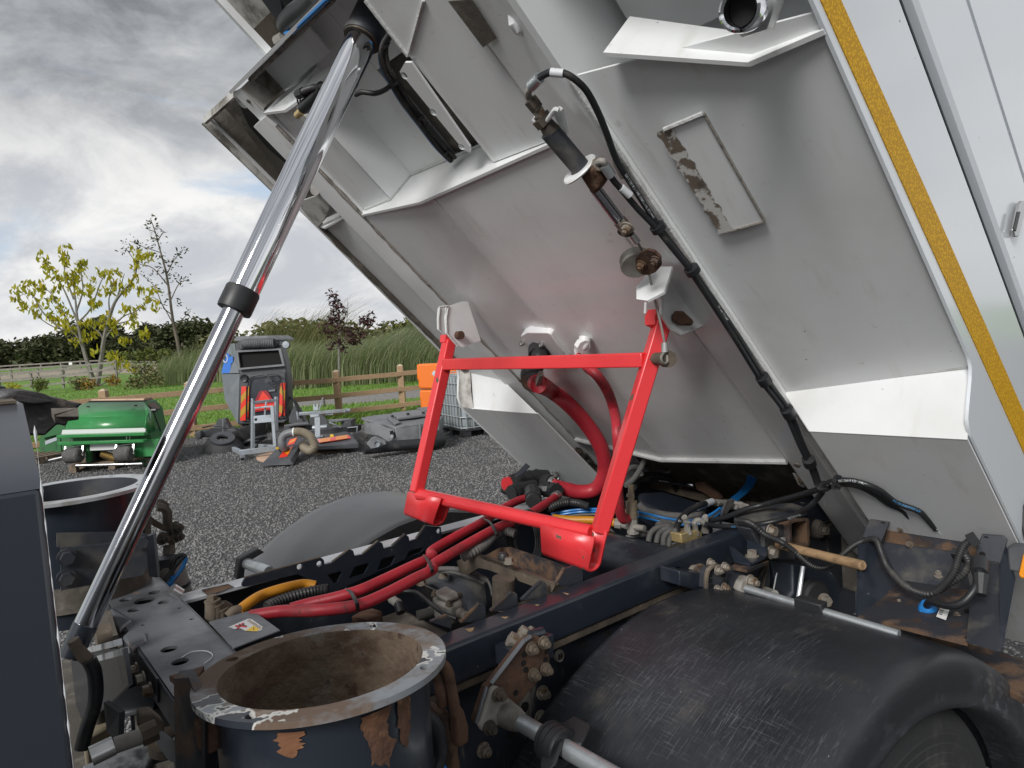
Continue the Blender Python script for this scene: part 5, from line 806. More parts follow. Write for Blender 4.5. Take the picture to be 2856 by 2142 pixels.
# --- near side outer underside
pan('outer_panel', [(0.8943, 0.884, 2.1916), (1.5363, 0.884, 1.5716), (1.5522, 0.5032, 1.6247), (0.9866, 0.5032, 2.1709)], 'white', hop)
sf = [(1.5353, 0.8989, 1.5824), (1.5488, 0.5074, 1.633), (1.5115, 0.5027, 1.4932), (1.5102, 0.8196, 1.4887)]
obj('step_face', MB().prism(sf, UVX * .005), 'white', hop, ang=0)
lw = [V(sf[3]) + UVX * .002, V(sf[2]) + UVX * .002]; lw2 = [lw[1] + UVX * .95, lw[0] + UVX * .95]
obj('lower_panel', MB().prism([lw[0], lw[1], lw2[0], lw2[1]], WVX * .005), 'white', hop, ang=0)
bmw = [(1.5236, 0.8857, 1.5768), (2.239, 0.8857, 0.8859)]
obj('lower_cheek', MB().prism([V(sf[0]) + UVX * .004, lw[0], lw2[1], V(bmw[1])], YV * .004 + WVX * .002), 'white', hop, ang=0)
obj('step_weld', MB().tube(resample([(1.5342, 0.8983, 1.5817), (1.548, 0.5046, 1.633)], .012), .005, 6), 'weld', hop)
A, B_, C_ = [(0.866, 0.7943, 2.1941), (0.9757, 0.6056, 2.1353), (0.9986, 0.5001, 2.1487)]
a1, b1, c1_ = [V(p) + WVX * k for p, k in ((A, .10), (B_, .07), (C_, .07))]
ur = MB(); ur.hexa([V(A), V(B_), V(B_) + UVX * .008, V(A) + UVX * .008, V(a1), V(b1), V(b1) + UVX * .008, V(a1) + UVX * .008]); ur.hexa([V(B_), V(C_), V(C_) + UVX * .008, V(B_) + UVX * .008, V(b1), V(c1_), V(c1_) + UVX * .008, V(b1) + UVX * .008])
obj('outer_rib', ur, 'white', hop, ang=0)
pan('bay_roof', [(0.7612, 0.867, 2.5493), (1.0608, 0.867, 2.26), (1.0608, 0.516, 2.26), (0.7612, 0.516, 2.5493)], 'white', hop)
q = V((0.8362, 0.5277, 2.1498)); ax = V((-.93, -.20, -.28)).normalized()
op = obj('outlet_pipe', MB().lathe([(.021, -.07), (.021, .0), (.024, .003), (.0275, .0), (.0285, -.008), (.0270, -.055), (.021, -.07)], q, ax, 36), 'chrome', hop)
obj('pipe_collar', MB().cyl(q - ax * .045, q - ax * .075, .034, 6), 'steel', op); obj('pipe_bore', MB().cyl(q - ax * .022, q - ax * .06, .0207, 24), 'void', op)  # black plug paints the shade inside the bore
# patch plates
pc = [(1.0039, 0.7873, 2.0908), (1.0133, 0.7124, 2.0986), (1.1871, 0.7144, 1.9304), (1.178, 0.7889, 1.9224)]
obj('patch_plate', MB().prism([V(p) - WVX * .003 for p in pc], WVX * .003), 'white', hop)
obj('patch_weld', MB().tube([V(pc[0]) - WVX * .004, V(pc[1]) - WVX * .004], .0042, 6), 'weld', hop)
obj('patch_weld', MB().tube([V(pc[1]) - WVX * .003, V(pc[2]) - WVX * .003], .003, 6).tube([V(pc[2]) - WVX * .003, V(pc[3]) - WVX * .003], .0032, 6), 'welddirty', hop)
obj('patch_stain', MB().sheet([[V(p) + V(q_) * 0 + (V(q_) - V(p)).normalized() * (.016 + .010 * noise.noise(V((i * .55, 0, 3)))) * s - WVX * .0042 for s in (-.9, -.3, .3, .9)] for i, (p, q_) in enumerate([(V(pc[0]).lerp(V(pc[3]), k / 30), V(pc[1]).lerp(V(pc[2]), k / 30)) for k in range(31)])]), 'stain', hop)
pc = [(0.753, 1.0521, 2.3504), (0.7669, 1.0022, 2.337), (0.8212, 1.0078, 2.2846), (0.8225, 1.0493, 2.2833)]
obj('grease_pad', MB().prism([V(p) - WVX * .0015 for p in pc], WVX * .002), 'grime_shade', hop)
pc = [(0.7948, 0.9359, 2.2947), (0.7933, 0.9221, 2.2961), (0.8269, 0.9245, 2.2637), (0.8283, 0.9379, 2.2624)]
obj('saddle_clip', MB().tube([V(pc[0]).lerp(V(pc[1]), .5), V(pc[0]).lerp(V(pc[1]), .5).lerp(V(pc[2]).lerp(V(pc[3]), .5), .35) - WVX * .014, V(pc[0]).lerp(V(pc[1]), .5).lerp(V(pc[2]).lerp(V(pc[3]), .5), .65) - WVX * .014, V(pc[2]).lerp(V(pc[3]), .5)], .009, 8, flat=.4), 'white', hop)
# --- near side skin with tape, folds, door
ed = [(-2.6, -.015), (-1.02, -.012), (-.992, -.022), (-.975, -.045), (-.955, -.085), (-.935, -.122), (-.912, -.136), (-.88, -.14), (.30, -.14)]
def US(lst): return [V(p) for p in lst]
sk = US([(0.5472, 0.4972, 2.5846), (1.515, 0.4972, 1.6536), (1.5262, 0.4972, 1.6309), (1.523, 0.4972, 1.6068), (1.5117, 0.4972, 1.5705), (1.502, 0.4972, 1.5361), (1.5078, 0.4972, 1.514), (1.525, 0.4972, 1.4926), (2.2465, 0.4972, 0.7959), (2.4638, 0.4972, 1.0209), (0.6907, 0.4972, 2.7332)])
obj('side_skin', MB().prism(sk, YV * .006), 'skin', hop)
obj('side_recess', MB().prism([(0.6912, 0.5032, 2.7338), (2.4644, 0.5032, 1.0215), (2.4969, 0.5032, 1.0551), (0.7237, 0.5032, 2.7675)], YV * .012), 'skin', hop)
obj('door_gap', MB().prism([(0.7184, 0.5151, 2.762), (2.4916, 0.5151, 1.0496), (2.5329, 0.5151, 1.0924), (0.7597, 0.5151, 2.8048)], YV * .01), 'void', hop)
dp = [(0.7426, 0.51, 2.787), (0.7438, 0.4972, 2.7883), (0.7497, 0.4913, 2.7944), (0.8778, 0.4913, 2.9271), (0.8796, 0.5032, 2.9289), (0.8796, 0.5134, 2.9289), (0.7438, 0.5134, 2.7883)]
dr = obj('side_door', MB().prism(dp, UVX * 2.9 * .85), 'skin', hop, ang=25)
obj('upper_door', MB().prism([(0.882, 0.4887, 2.9313), (2.6551, 0.4887, 1.219), (3.1558, 0.4887, 1.7375), (1.3827, 0.4887, 3.4498)], YV * .03), 'skin', hop)
tp0, tp1, tp2, tp3 = [(0.7454, 0.4955, 2.4228), (2.2988, 0.4955, 0.9723), (2.3401, 0.4955, 1.0151), (0.7867, 0.4955, 2.4656)]
tp = [(0.9472, 0.4968, 2.2204), (0.9859, 0.4968, 2.1848), (1.2866, 0.4968, 1.9069), (1.756, 0.4968, 1.4784), (2.2542, 0.4968, 1.023), (2.4351, 0.4968, 0.9739), (1.8764, 0.4968, 1.4619), (1.3726, 0.4968, 1.9117), (1.0441, 0.4968, 2.1987), (0.9986, 0.4968, 2.238)]
obj('reflective_tape', MB().prism(tp, YV * -.0015), 'tape', hop)
lq = [(1.7229, 0.487, 1.8976), (1.7586, 0.487, 1.9536), (1.7782, 0.487, 1.9612), (1.7978, 0.487, 1.9609), (1.7933, 0.487, 1.929), (1.7553, 0.487, 1.8864), (1.7315, 0.487, 1.884)]
lt_ = obj('door_latch', MB().prism(lq, YV * -.006), 'steel', hop, bevel=.002); obj('latch_insert', MB().prism([(1.7143, 0.4807, 1.8993), (1.7415, 0.4807, 1.9359), (1.7606, 0.4807, 1.9371), (1.73, 0.4807, 1.8953)], YV * -.002), 'plastic', lt_)
# --- far side outer underside
pan('outer_panel', [(0.9967, 2.0162, 2.1446), (1.0085, 2.244, 2.1569), (1.5649, 2.244, 1.6196), (1.5714, 2.0162, 1.5896)], 'white', hop)
obj('gutter', MB().tube(resample([(0.9988, 2.2142, 2.1591), (1.5552, 2.2142, 1.6218)], .03), [.013 + random.uniform(-.003, .003) for i in range(26)], 8), 'grime_shade', hop)
fs_ = US([(0.6844, 2.244, 2.4698), (1.515, 2.244, 1.6536), (1.5305, 2.244, 1.6268), (1.5321, 2.244, 1.604), (1.5267, 2.244, 1.5678), (1.5215, 2.244, 1.5256), (1.5323, 2.244, 1.4879), (1.942, 2.244, 1.0923), (2.3187, 2.244, 1.4824), (0.9797, 2.244, 2.7755)])
obj('side_skin', MB().prism(fs_, YV * .012), 'white', hop)
obj('step_face', MB().prism([(1.5649, 2.21, 1.6196), (1.5714, 2.0187, 1.5896), (1.5397, 1.802, 1.4809), (1.5415, 2.176, 1.4791)], UVX * .005), 'white', hop)
obj('step_corner', MB().sheet([[(1.5296, 2.2423, 1.6442), (1.535, 2.2423, 1.613), (1.524, 2.2423, 1.5527), (1.5323, 2.2406, 1.4879)], [(1.5435, 2.2202, 1.6402), (1.5439, 2.2151, 1.6162), (1.5359, 2.2015, 1.5589), (1.5342, 2.1972, 1.485)], [(1.5613, 2.2083, 1.6219), (1.5561, 2.2015, 1.6044), (1.545, 2.1888, 1.5561), (1.5403, 2.1743, 1.4791)]]), 'whited', hop, smoothall=True)
pan('lower_panel', [(1.5415, 1.802, 1.4791), (1.5372, 2.2423, 1.4832), (1.942, 2.2423, 1.0923), (1.942, 1.802, 1.0923)], 'white', hop)
rb = [(1.0127, 2.2676, 2.1528)] + [(0.9781, 2.0812, 2.1331), (0.9061, 1.9251, 2.2026)] + [(0.9238, 2.1476, 2.2386)]
obj('outer_rib', MB().prism([(1.0061, 2.244, 2.1568), (0.9729, 2.125, 2.1322), (0.9906, 2.023, 2.1506), (1.038, 2.023, 2.1874), (1.038, 2.244, 2.1874)], UVX * .006), 'white', hop)
obj('outer_rib_cheek', MB().prism([(0.9275, 2.1818, 2.1997), (0.9124, 2.1251, 2.2142), (0.9187, 1.9557, 2.2082), (0.9535, 2.0338, 2.1746), (0.9829, 2.1914, 2.1462), (0.9732, 2.2001, 2.1555)], WVX * .006), 'whited', hop)
obj('drain_stub', MB().tube([(0.9219, 2.0464, 2.2405)] + [(0.8962, 1.9987, 2.218)], .014, 12), 'whited', hop)
# --- front channel and its pipes above the ram
obj('front_channel', MB().prism([(0.5819, 1.7543, 2.6043), (0.5909, 1.7183, 2.5956), (0.6311, 1.6079, 2.5568), (0.6562, 1.6271, 2.5325), (0.6541, 1.7368, 2.5345)], WVX * .01), 'whited', hop)
obj('channel_edge', MB().bar(*[(0.5784, 1.7448, 2.5959), (0.6931, 1.7414, 2.4851)], .012, .02), 'white', hop)
obj('channel_interior', MB().prism([(0.6701, 1.779, 2.5546), (0.6726, 1.6678, 2.5521), (0.7193, 1.6609, 2.507), (0.7164, 1.8, 2.5098)], WVX * .008), 'brown', hop)
obj('channel_nut', MB().cyl(*[(0.6973, 1.7038, 2.5047), (0.7008, 1.6661, 2.5013)], .012, 8), 'cast', hop)
obj('channel_web', MB().prism([(0.6278, 1.606, 2.5481), (0.6466, 1.5456, 2.53), (0.6826, 1.5996, 2.4952), (0.683, 1.6207, 2.4949)], WVX * .006), 'navyflat', hop)
obj('channel_roof', MB().prism([(0.6672, 1.6169, 2.5692), (0.7246, 1.4462, 2.5137), (0.7242, 1.6514, 2.5141), (0.7156, 1.6894, 2.5224)], WVX * .01), 'void', hop)
obj('air_pipe', MB().tube(smooth([(0.6883, 1.4378, 2.5015), (0.686, 1.4895, 2.4979), (0.6797, 1.5428, 2.4981), (0.6795, 1.5759, 2.4982), (0.6826, 1.5996, 2.4952)], 5), [.025] * 21, 14), 'plastic', hop)
obj('air_line', MB().tube(smooth([(0.6713, 1.3589, 2.4589), (0.6707, 1.4479, 2.4595), (0.6712, 1.5157, 2.4614), (0.6751, 1.5621, 2.4671), (0.6727, 1.5969, 2.4812), (0.6694, 1.6098, 2.4961)], 5), .0055, 8), 'blue', hop)
# --- cable loom in the slot
lm = [(0.7682, 1.2614, 2.389), (0.7699, 1.3156, 2.3755), (0.7787, 1.3454, 2.3611), (0.7942, 1.3632, 2.3401), (0.8156, 1.3733, 2.3196), (0.8569, 1.3983, 2.2915), (0.9158, 1.4268, 2.2582), (0.9782, 1.4556, 2.2216), (1.0373, 1.4839, 2.1999)]
obj('cable_conduit', ribbed(MB(), lm, .0066, .005, .12, 10), 'conduit', hop)
obj('cable_conduit', ribbed(MB(), [V(p) + YV * -.012 + WVX * .006 for p in lm], .005, .005, .12, 8), 'conduit', hop)
obj('air_line', MB().tube(smooth([V(p) + YV * .0115 + WVX * .002 for p in lm], 5), .0036, 8), 'blue', hop)
for p in [(0.7725, 1.318, 2.3729), (0.8157, 1.3653, 2.3171), (0.8969, 1.4006, 2.2646), (1.0041, 1.4585, 2.2143)]: obj('cable_tie', MB().tube([V(p) + UVX * .0, V(p) + UVX * .005], .0115, 10), 'black', hop)
obj('cable_conduit', ribbed(MB(), [(0.8166, 1.3696, 2.3186), (0.8041, 1.3837, 2.307), (0.7934, 1.4118, 2.3055), (0.7881, 1.461, 2.3224), (0.7998, 1.5149, 2.3348)], .0055, .005, .12, 10), 'conduit', hop)
# proximity sensor by the ram
obj('sensor_cable', ribbed(MB(), [(0.7202, 1.6496, 2.3644), (0.7219, 1.6244, 2.3627), (0.7264, 1.5834, 2.3584), (0.742, 1.5556, 2.3551)], .0085, .006, .12, 10), 'conduit', hop)
obj('sensor_boot', MB().tube([(0.7195, 1.6553, 2.3651), (0.722, 1.6271, 2.3626)], .0115, 10), 'plastic', hop)
obj('sensor_wire', MB().tube(smooth([(0.721, 1.6593, 2.3636), (0.7219, 1.6682, 2.3568), (0.7339, 1.6891, 2.3512)], 4), .002, 6).tube(smooth([(0.7221, 1.6549, 2.3625), (0.7278, 1.6645, 2.3547), (0.7347, 1.686, 2.3504)], 4), .002, 6), 'black', hop)
obj('sensor_body', MB().tube([(0.741, 1.5622, 2.3561), (0.7418, 1.6073, 2.3494), (0.7413, 1.6808, 2.344)], .0155, 14), 'black', hop)
obj('sensor_bracket', MB().prism([(0.7341, 1.7052, 2.351), (0.734, 1.6818, 2.351), (0.7433, 1.6661, 2.342), (0.7487, 1.6725, 2.3369), (0.7492, 1.6914, 2.3364), (0.7413, 1.7013, 2.344)], WVX * .008), 'white', hop)
obj('sensor_tip', MB().tube([(0.7406, 1.6904, 2.3388), (0.7387, 1.7152, 2.3347)], .0095, 14), 'goldblock', hop)
obj('sensor_lug', MB().prism([(0.764, 1.7599, 2.3457), (0.7643, 1.7368, 2.3454), (0.7746, 1.7325, 2.3355), (0.7818, 1.7408, 2.3285), (0.7776, 1.7614, 2.3326)], WVX * .012), 'whited', hop)
# --- prop brackets, pins
for pl_, th_ in (([(1.1756, 1.7595, 1.8492), (1.2369, 1.7595, 1.8641), (1.2532, 1.7595, 1.8629), (1.292, 1.7595, 1.7417), (1.2223, 1.7595, 1.7254), (1.2047, 1.7595, 1.7287), (1.1678, 1.7595, 1.7705), (1.1686, 1.7595, 1.8166)], .008), ([(1.2198, 1.87, 1.853), (1.2518, 1.87, 1.8568), (1.2489, 1.87, 1.8228), (1.2383, 1.87, 1.765), (1.2112, 1.87, 1.7849), (1.2131, 1.87, 1.8195)], .008)):
    obj('prop_bracket', MB().prism(pl_, YV * th_), 'white', hop)
for rim_ in ([(1.1456, 1.7561, 1.8476), (1.1772, 1.7561, 1.8511)], [(1.1783, 1.7578, 1.8503), (1.1683, 1.7578, 1.8143), (1.1666, 1.7578, 1.7705), (1.2035, 1.7578, 1.7287)], [(1.2204, 1.8683, 1.8528), (1.2131, 1.8683, 1.8194), (1.2112, 1.8683, 1.7848), (1.2357, 1.8683, 1.7613)]): obj('bracket_rim', MB().tube(rim_, .0035, 6), 'weld', hop)
q = V((1.2064, 1.7595, 1.762)); obj('prop_pin', MB().cyl(q, q - YV * .02, .0125, 14), 'rust', hop)
for pl_ in ([(1.2319, 1.0115, 1.8559), (1.25, 1.0115, 1.8055), (1.2457, 1.0115, 1.7762), (1.2749, 1.0115, 1.7422), (1.3081, 1.0115, 1.7282), (1.3923, 1.0115, 1.7442), (1.3231, 1.0115, 1.8157), (1.2735, 1.0115, 1.8559)], [(1.3091, 1.0965, 1.8579), (1.3038, 1.0965, 1.8441), (1.2935, 1.0965, 1.7819), (1.3227, 1.0965, 1.76), (1.3285, 1.0965, 1.7914), (1.3408, 1.0965, 1.8508)]):
    obj('prop_bracket', MB().prism(pl_, YV * .007), 'white', hop)
obj('bracket_rim', MB().tube([(1.2303, 1.0098, 1.8493), (1.249, 1.0098, 1.8053), (1.2446, 1.0098, 1.7755), (1.2727, 1.0098, 1.7415), (1.3059, 1.0098, 1.7276), (1.3899, 1.0098, 1.7435)], .0035, 6), 'weld', hop)
obj('prop_pin', MB().prism([(1.2729, 1.0081, 1.7718), (1.2867, 1.0081, 1.7813), (1.3052, 1.0081, 1.7807), (1.3386, 1.0081, 1.7595), (1.3418, 1.0081, 1.7509), (1.3321, 1.0081, 1.7462), (1.2921, 1.0081, 1.7489), (1.2745, 1.0081, 1.7585)], YV * -.012), 'rust', hop, bevel=.004)
# --- drain fittings of the floor
pl_ = [(1.3225, 1.602, 1.7473), (1.3127, 1.561, 1.7568), (1.3177, 1.4774, 1.752), (1.3239, 1.4694, 1.7459), (1.4, 1.4873, 1.6725), (1.4079, 1.6069, 1.6648), (1.4023, 1.6446, 1.6703)]
obj('drain_plate', MB().prism(pl_, WVX * .03), 'white', hop, bevel=.003)
for p in [(1.3405, 1.6164, 1.7263), (1.3481, 1.5384, 1.719)]: obj('plate_bolt', MB().bolt(p, -WVX + UVX * -.2, .006), 'steel', hop)
el = [(1.3667, 1.5728, 1.7046), (1.3412, 1.5458, 1.6819), (1.3303, 1.5487, 1.657), (1.3181, 1.5653, 1.6452), (1.3157, 1.5679, 1.6239), (1.3143, 1.5475, 1.6134)]
obj('drain_elbow', MB().tube(smooth(el, 5), .024, 16), 'plastic', hop); obj('drain_nut', MB().tube([(1.3698, 1.5761, 1.7076), (1.355, 1.5604, 1.6864)], .033, 12), 'plastic', hop)
obj('hose_clip', MB().tube([(1.3188, 1.5658, 1.615), (1.3122, 1.5258, 1.6096)], .0295, 16), 'rusty', hop); obj('clip_screw', MB().bar(*[(1.309, 1.5333, 1.5949), (1.2607, 1.448, 1.6416)], .012, .016), 'cast', hop)
obj('vent_elbow', MB().tube(smooth([(1.3692, 1.3791, 1.7317), (1.3611, 1.3813, 1.71), (1.3587, 1.3969, 1.7005), (1.3613, 1.4037, 1.6862)], 4), [.018 - .0006 * i for i in range(13)], 14), 'white', hop); obj('vent_nut', MB().tube([(1.3573, 1.3869, 1.7137), (1.3537, 1.3713, 1.7054)], .021, 8), 'white', hop)
# --- latch cylinder, cable, pulley
lc = obj('latch_cylinder', MB().cyl(*[(0.8863, 0.954, 2.1153), (0.9536, 0.9433, 2.0504)], .0185, 20), 'navyflat', hop)
obj('cylinder_gland', MB().tube([(0.8754, 0.9507, 2.1259), (0.8883, 0.9505, 2.1134)], [.0135, .017], 16).tube([(0.8613, 0.9512, 2.1395), (0.8779, 0.9498, 2.1234)], .0115, 14), 'brown', lc)
obj('port_thread', MB().tube([(0.851, 0.9471, 2.1495), (0.8665, 0.9489, 2.1344)], .0105, 12), 'bolt', lc); obj('port_nut', MB().tube([(0.8385, 0.9475, 2.1615), (0.8494, 0.9462, 2.151)], .0125, 6).tube([(0.8483, 0.9469, 2.152), (0.854, 0.946, 2.1466)], .012, 6).tube([(0.8644, 0.953, 2.1366), (0.8754, 0.9507, 2.1259)], .018, 6), 'brown', lc)
obj('lug_plate', MB().prism([(0.8755, 0.9866, 2.1436), (0.8802, 0.9791, 2.139), (0.8858, 0.9718, 2.1336), (0.8847, 0.9544, 2.1346), (0.878, 0.9307, 2.1411), (0.8764, 0.9192, 2.1427), (0.8809, 0.915, 2.1383), (0.9136, 0.9376, 2.1067), (0.8989, 0.9399, 2.1209), (0.8815, 0.9349, 2.1377), (0.8874, 0.9577, 2.132), (0.8865, 0.9727, 2.1328), (0.8865, 0.9807, 2.1329)], WVX * .008), 'white', hop)
obj('lug_plate', MB().tube(smooth([(0.8593, 0.9674, 2.1355), (0.8674, 0.9593, 2.1277), (0.8694, 0.9439, 2.1258), (0.8641, 0.9239, 2.1309), (0.8594, 0.907, 2.1354), (0.8621, 0.9008, 2.1328)], 4), .0045, 8), 'white', hop)
obj('lug_plate', MB().prism([(1.2327, 1.02, 1.8813), (1.2268, 0.9605, 1.8752), (1.1737, 0.9435, 1.8201), (1.1589, 0.9775, 1.8048), (1.1648, 1.0115, 1.8109), (1.1914, 1.0328, 1.8385)], UVX * .006), 'white', hop)
c_ = V((0.9524, 0.9486, 2.0515)); dx_ = (V((0.9536, 0.9433, 2.0504)) - V((0.8863, 0.954, 2.1153))).normalized()
obj('lug_ring', MB().lathe([(.018, -.003), (.036, -.003), (.038, 0), (.036, .003), (.018, .003)], c_, dx_, 24, True), 'white', hop)
obj('cylinder_head', MB().prism([(0.9476, 0.946, 2.0384), (0.9412, 0.8993, 2.0446), (0.9684, 0.9057, 2.0183), (0.9744, 0.9138, 2.0125), (0.9814, 0.9381, 2.0058), (0.9818, 0.9501, 2.0054)], WVX * .035), 'rust', lc, bevel=.006)
obj('piston_rod', MB().cyl(*[(0.9854, 0.9447, 2.0197), (1.0521, 0.9416, 1.9552)], .0115, 16), 'darkchrome', lc)
obj('rod_clevis', MB().tube([(1.0465, 0.9418, 1.9606), (1.0679, 0.9397, 1.94)], .013, 6).bolt((1.0451, 0.9191, 1.9442), -WVX, .009), 'bolt', lc)
obj('cable_loop', MB().tube(smooth([(1.0603, 0.9516, 1.9473), (1.066, 0.961, 1.9418), (1.0728, 0.9541, 1.9353), (1.0743, 0.9345, 1.9338), (1.0659, 0.934, 1.9419)], 4), .004, 7), 'brown', lc)
obj('cable_ferrule', MB().tube([(1.0741, 0.9361, 1.934), (1.0899, 0.9359, 1.9188)], .007, 10), 'steel', lc)
pcn = V((1.1482, 0.9929, 1.8861)); pax = (WVX * -.72 + YV * -.45 + UVX * .1).normalized()
pw_ = obj('cable_pulley', MB().lathe([(0, -.014), (.031, -.014), (.034, -.010), (.027, -.004), (.027, .002), (.034, .008), (.031, .012), (0, .012)], pcn, pax, 28), 'cast', hop)
ov = [V((V(p)-V((1.1135, 0.9324, 1.8783)))*1.0) + V((1.1135, 0.9324, 1.8783)) for p in [(1.1031, 0.9553, 1.8883), (1.0939, 0.9352, 1.8971), (1.0905, 0.9133, 1.9004), (1.0958, 0.8997, 1.8953), (1.1078, 0.8958, 1.8837), (1.1238, 0.9084, 1.8683), (1.1333, 0.9295, 1.8591), (1.1369, 0.9518, 1.8556), (1.1335, 0.9681, 1.8589), (1.1223, 0.9715, 1.8697)]]
obj('pulley_plate', MB().prism(ov, WVX * .006), 'rust', pw_); 
for p in [(1.1123, 0.9467, 1.877), (1.1083, 0.9074, 1.8809)]: obj('pulley_bolt', MB().bolt(p, -WVX, .0075), 'rusty', pw_)
obj('steel_cable', MB().tube(smooth([(1.0899, 0.9359, 1.9188), (1.1137, 0.9443, 1.9017), (1.142, 0.9582, 1.8803)] + [(1.197, 0.9945, 1.8352), (1.1993, 0.9902, 1.8064), (1.205, 0.986, 1.7711), (1.2146, 0.986, 1.7357), (1.22, 0.986, 1.7097)], 4), .0028, 7), 'cast', hop)
obj('cable_ferrule', MB().tube([(1.2193, 0.986, 1.713), (1.2186, 0.986, 1.6922)], .0075, 10), 'steel', hop); obj('cable_loop', MB().tube(smooth([(1.2176, 0.986, 1.6922), (1.2002, 0.9818, 1.6821), (1.2065, 0.9818, 1.6689), (1.2207, 0.9818, 1.6711), (1.2242, 0.986, 1.687)], 4), .0028, 6), 'cast', hop)
# --- pressure hoses along the near beam
hp = [(0.8194, 0.9179, 2.1741), (0.816, 0.8993, 2.1773), (0.8156, 0.8694, 2.1778), (0.8245, 0.8545, 2.175), (0.8392, 0.8429, 2.1668), (0.8689, 0.8404, 2.1498), (0.9032, 0.8488, 2.1227), (0.9331, 0.8591, 2.0938), (0.9685, 0.8737, 2.0596), (0.9945, 0.878, 2.0345), (1.0384, 0.8838, 1.998), (1.0917, 0.8857, 1.9465), (1.1416, 0.8823, 1.8984), (1.1885, 0.878, 1.853)] + [(1.323, 0.8754, 1.7232), (1.4307, 0.8804, 1.6192), (1.4968, 0.8648, 1.5436), (1.5752, 0.8723, 1.4442), (1.6312, 0.8776, 1.3783), (1.6688, 0.8853, 1.3301), (1.698, 0.8968, 1.302)]
HP = smooth(hp, 8); obj('pressure_hose', MB().tube(HP, .0060, 12), 'black', hop)
hq = [(0.9672, 0.8903, 2.0373), (0.9827, 0.8933, 2.0222), (1.006, 0.8941, 2.0057), (1.0461, 0.8922, 1.9729), (1.0854, 0.8863, 1.9408), (1.133, 0.8793, 1.8949), (1.1791, 0.8747, 1.8503)] + [(1.3167, 0.8777, 1.7174), (1.4247, 0.8842, 1.6132), (1.492, 0.8704, 1.5364), (1.5663, 0.8748, 1.441), (1.6211, 0.8796, 1.3763), (1.6573, 0.8858, 1.3295)]
HQ = smooth(hq, 8); obj('pressure_hose', MB().tube(HQ, .0060, 12), 'black', hop)
obj('hose_ferrule', MB().tube([(0.8204, 0.9219, 2.1731), (0.8156, 0.8932, 2.1777)], .0098, 12), 'galv', hop); obj('hose_elbow', MB().tube(smooth([(0.8216, 0.9215, 2.1719), (0.8253, 0.9359, 2.1684), (0.8354, 0.9464, 2.1645), (0.84, 0.9462, 2.1601)], 4), .0062, 10), 'cast', hop)
obj('hose_ferrule', MB().tube([(0.9572, 0.8909, 2.0469), (0.9756, 0.8915, 2.0291)], .0098, 12), 'galv', hop); obj('hose_elbow', MB().tube(smooth([(0.954, 0.9059, 2.05), (0.9485, 0.8949, 2.0529), (0.9505, 0.886, 2.051), (0.9588, 0.889, 2.0453)], 4), .0066, 10), 'cast', hop); obj('elbow_nut', MB().tube([(0.9614, 0.9207, 2.0488), (0.9543, 0.8989, 2.0497)], .0135, 6), 'bolt', hop)
for a, b in [(((0.816, 0.8663, 2.1773),), ((0.8279, 0.8486, 2.1718),)), (((1.0004, 0.8906, 2.0099),), ((1.0188, 0.8864, 1.9957),))]: obj('hose_label', MB().tube([a[0], b[0]], .0073, 12), 'whiteink', hop)
for p, d in [((1.0887, 0.8853, 1.9435), (1.097, 0.8854, 1.9355)), ((1.1734, 0.8733, 1.8617), (1.1829, 0.8738, 1.8525)), ((1.4221, 0.8795, 1.6216), (1.4389, 0.8807, 1.6054)), ((1.4937, 0.865, 1.5406), (1.5137, 0.8673, 1.5213)), ((1.5965, 0.8727, 1.4059), (1.6148, 0.8777, 1.3882))]: obj('cable_tie', MB().tube([p, d], .0155, 12), 'black', hop)
obj('hose_clip', MB().prism([(0.986, 0.8971, 2.0604), (0.9833, 0.8871, 2.063), (1.0012, 0.8904, 2.0458), (1.0188, 0.8968, 2.0287), (1.018, 0.907, 2.0295), (0.9949, 0.9024, 2.0519)], WVX * .01), 'whited', hop)
for txt, path, s0, sz in (('DN 6 2SN R17 / SAE 100R17 1/4" (6.3 mm)', HP, .30, .0062), ('2SC WP 22.5 MPa', HP, .66, .006), ('2SC DN 6 I.D. 1/4"', HP, 1.35, .006)):
    obj('hose_lettering', lettering_hose(txt, sz, path, .0060, s0, (-.55, -.75, -.25)), 'whiteink', hop)
# ---------------------------------------------------------------- lifting ram
rm0, rm1 = [V(p) for p in [(0.1389, 1.36, 1.3156), (0.7682, 1.36, 2.4387)]]; rd_ = (rm1 - rm0).normalized()
jn = V((0.4411, 1.36, 1.8524)); tpc = V((0.7432, 1.36, 2.3912))
t1 = (jn - rm0).dot(rd_); t2 = (tpc - rm0).dot(rd_)
rp = lambda t: rm0 + rd_ * t
ram = obj('lifting_ram', MB().tube([rp(0), rp(t1)], [.0190, .0200], 40), 'darkchrome', TK, smoothall=False)
obj('ram_sleeve', MB().tube([rp(t1), rp(t2 + .05)], [.0296, .0322], 48), 'chrome', ram)
obj('sleeve_collar', MB().lathe([(.0205, -.046), (.0312, -.045), (.0322, -.040), (.0322, -.004), (.0308, 0), (.02, 0)], rp(t1 + .02), rd_, 40), 'plastic', ram)
obj('ram_head', MB().lathe([(.034, 0), (.0405, .001), (.0418, .004), (.0418, .012), (.0403, .014), (.0403, .5), (0, .5)], rp(t2), rd_, 40), 'navyflat', ram)
obj('wiper_ring', MB().lathe([(.0315, -.003), (.0380, -.003), (.0390, .002), (.0315, .002)], rp(t2), rd_, 36, True), 'brown', ram)
obj('ram_foot', MB().tube([rp(-.055), rp(0)], [.018, .0200], 30), 'navy', ram)
fit = [(0.107, 1.2325, 1.3376), (0.1118, 1.2325, 1.322), (0.1178, 1.2325, 1.3091), (0.1259, 1.2325, 1.2975)]
obj('port_elbow', MB().tube(fit, [.0095, .0095, .0105, .0105], 6), 'brown', ram)
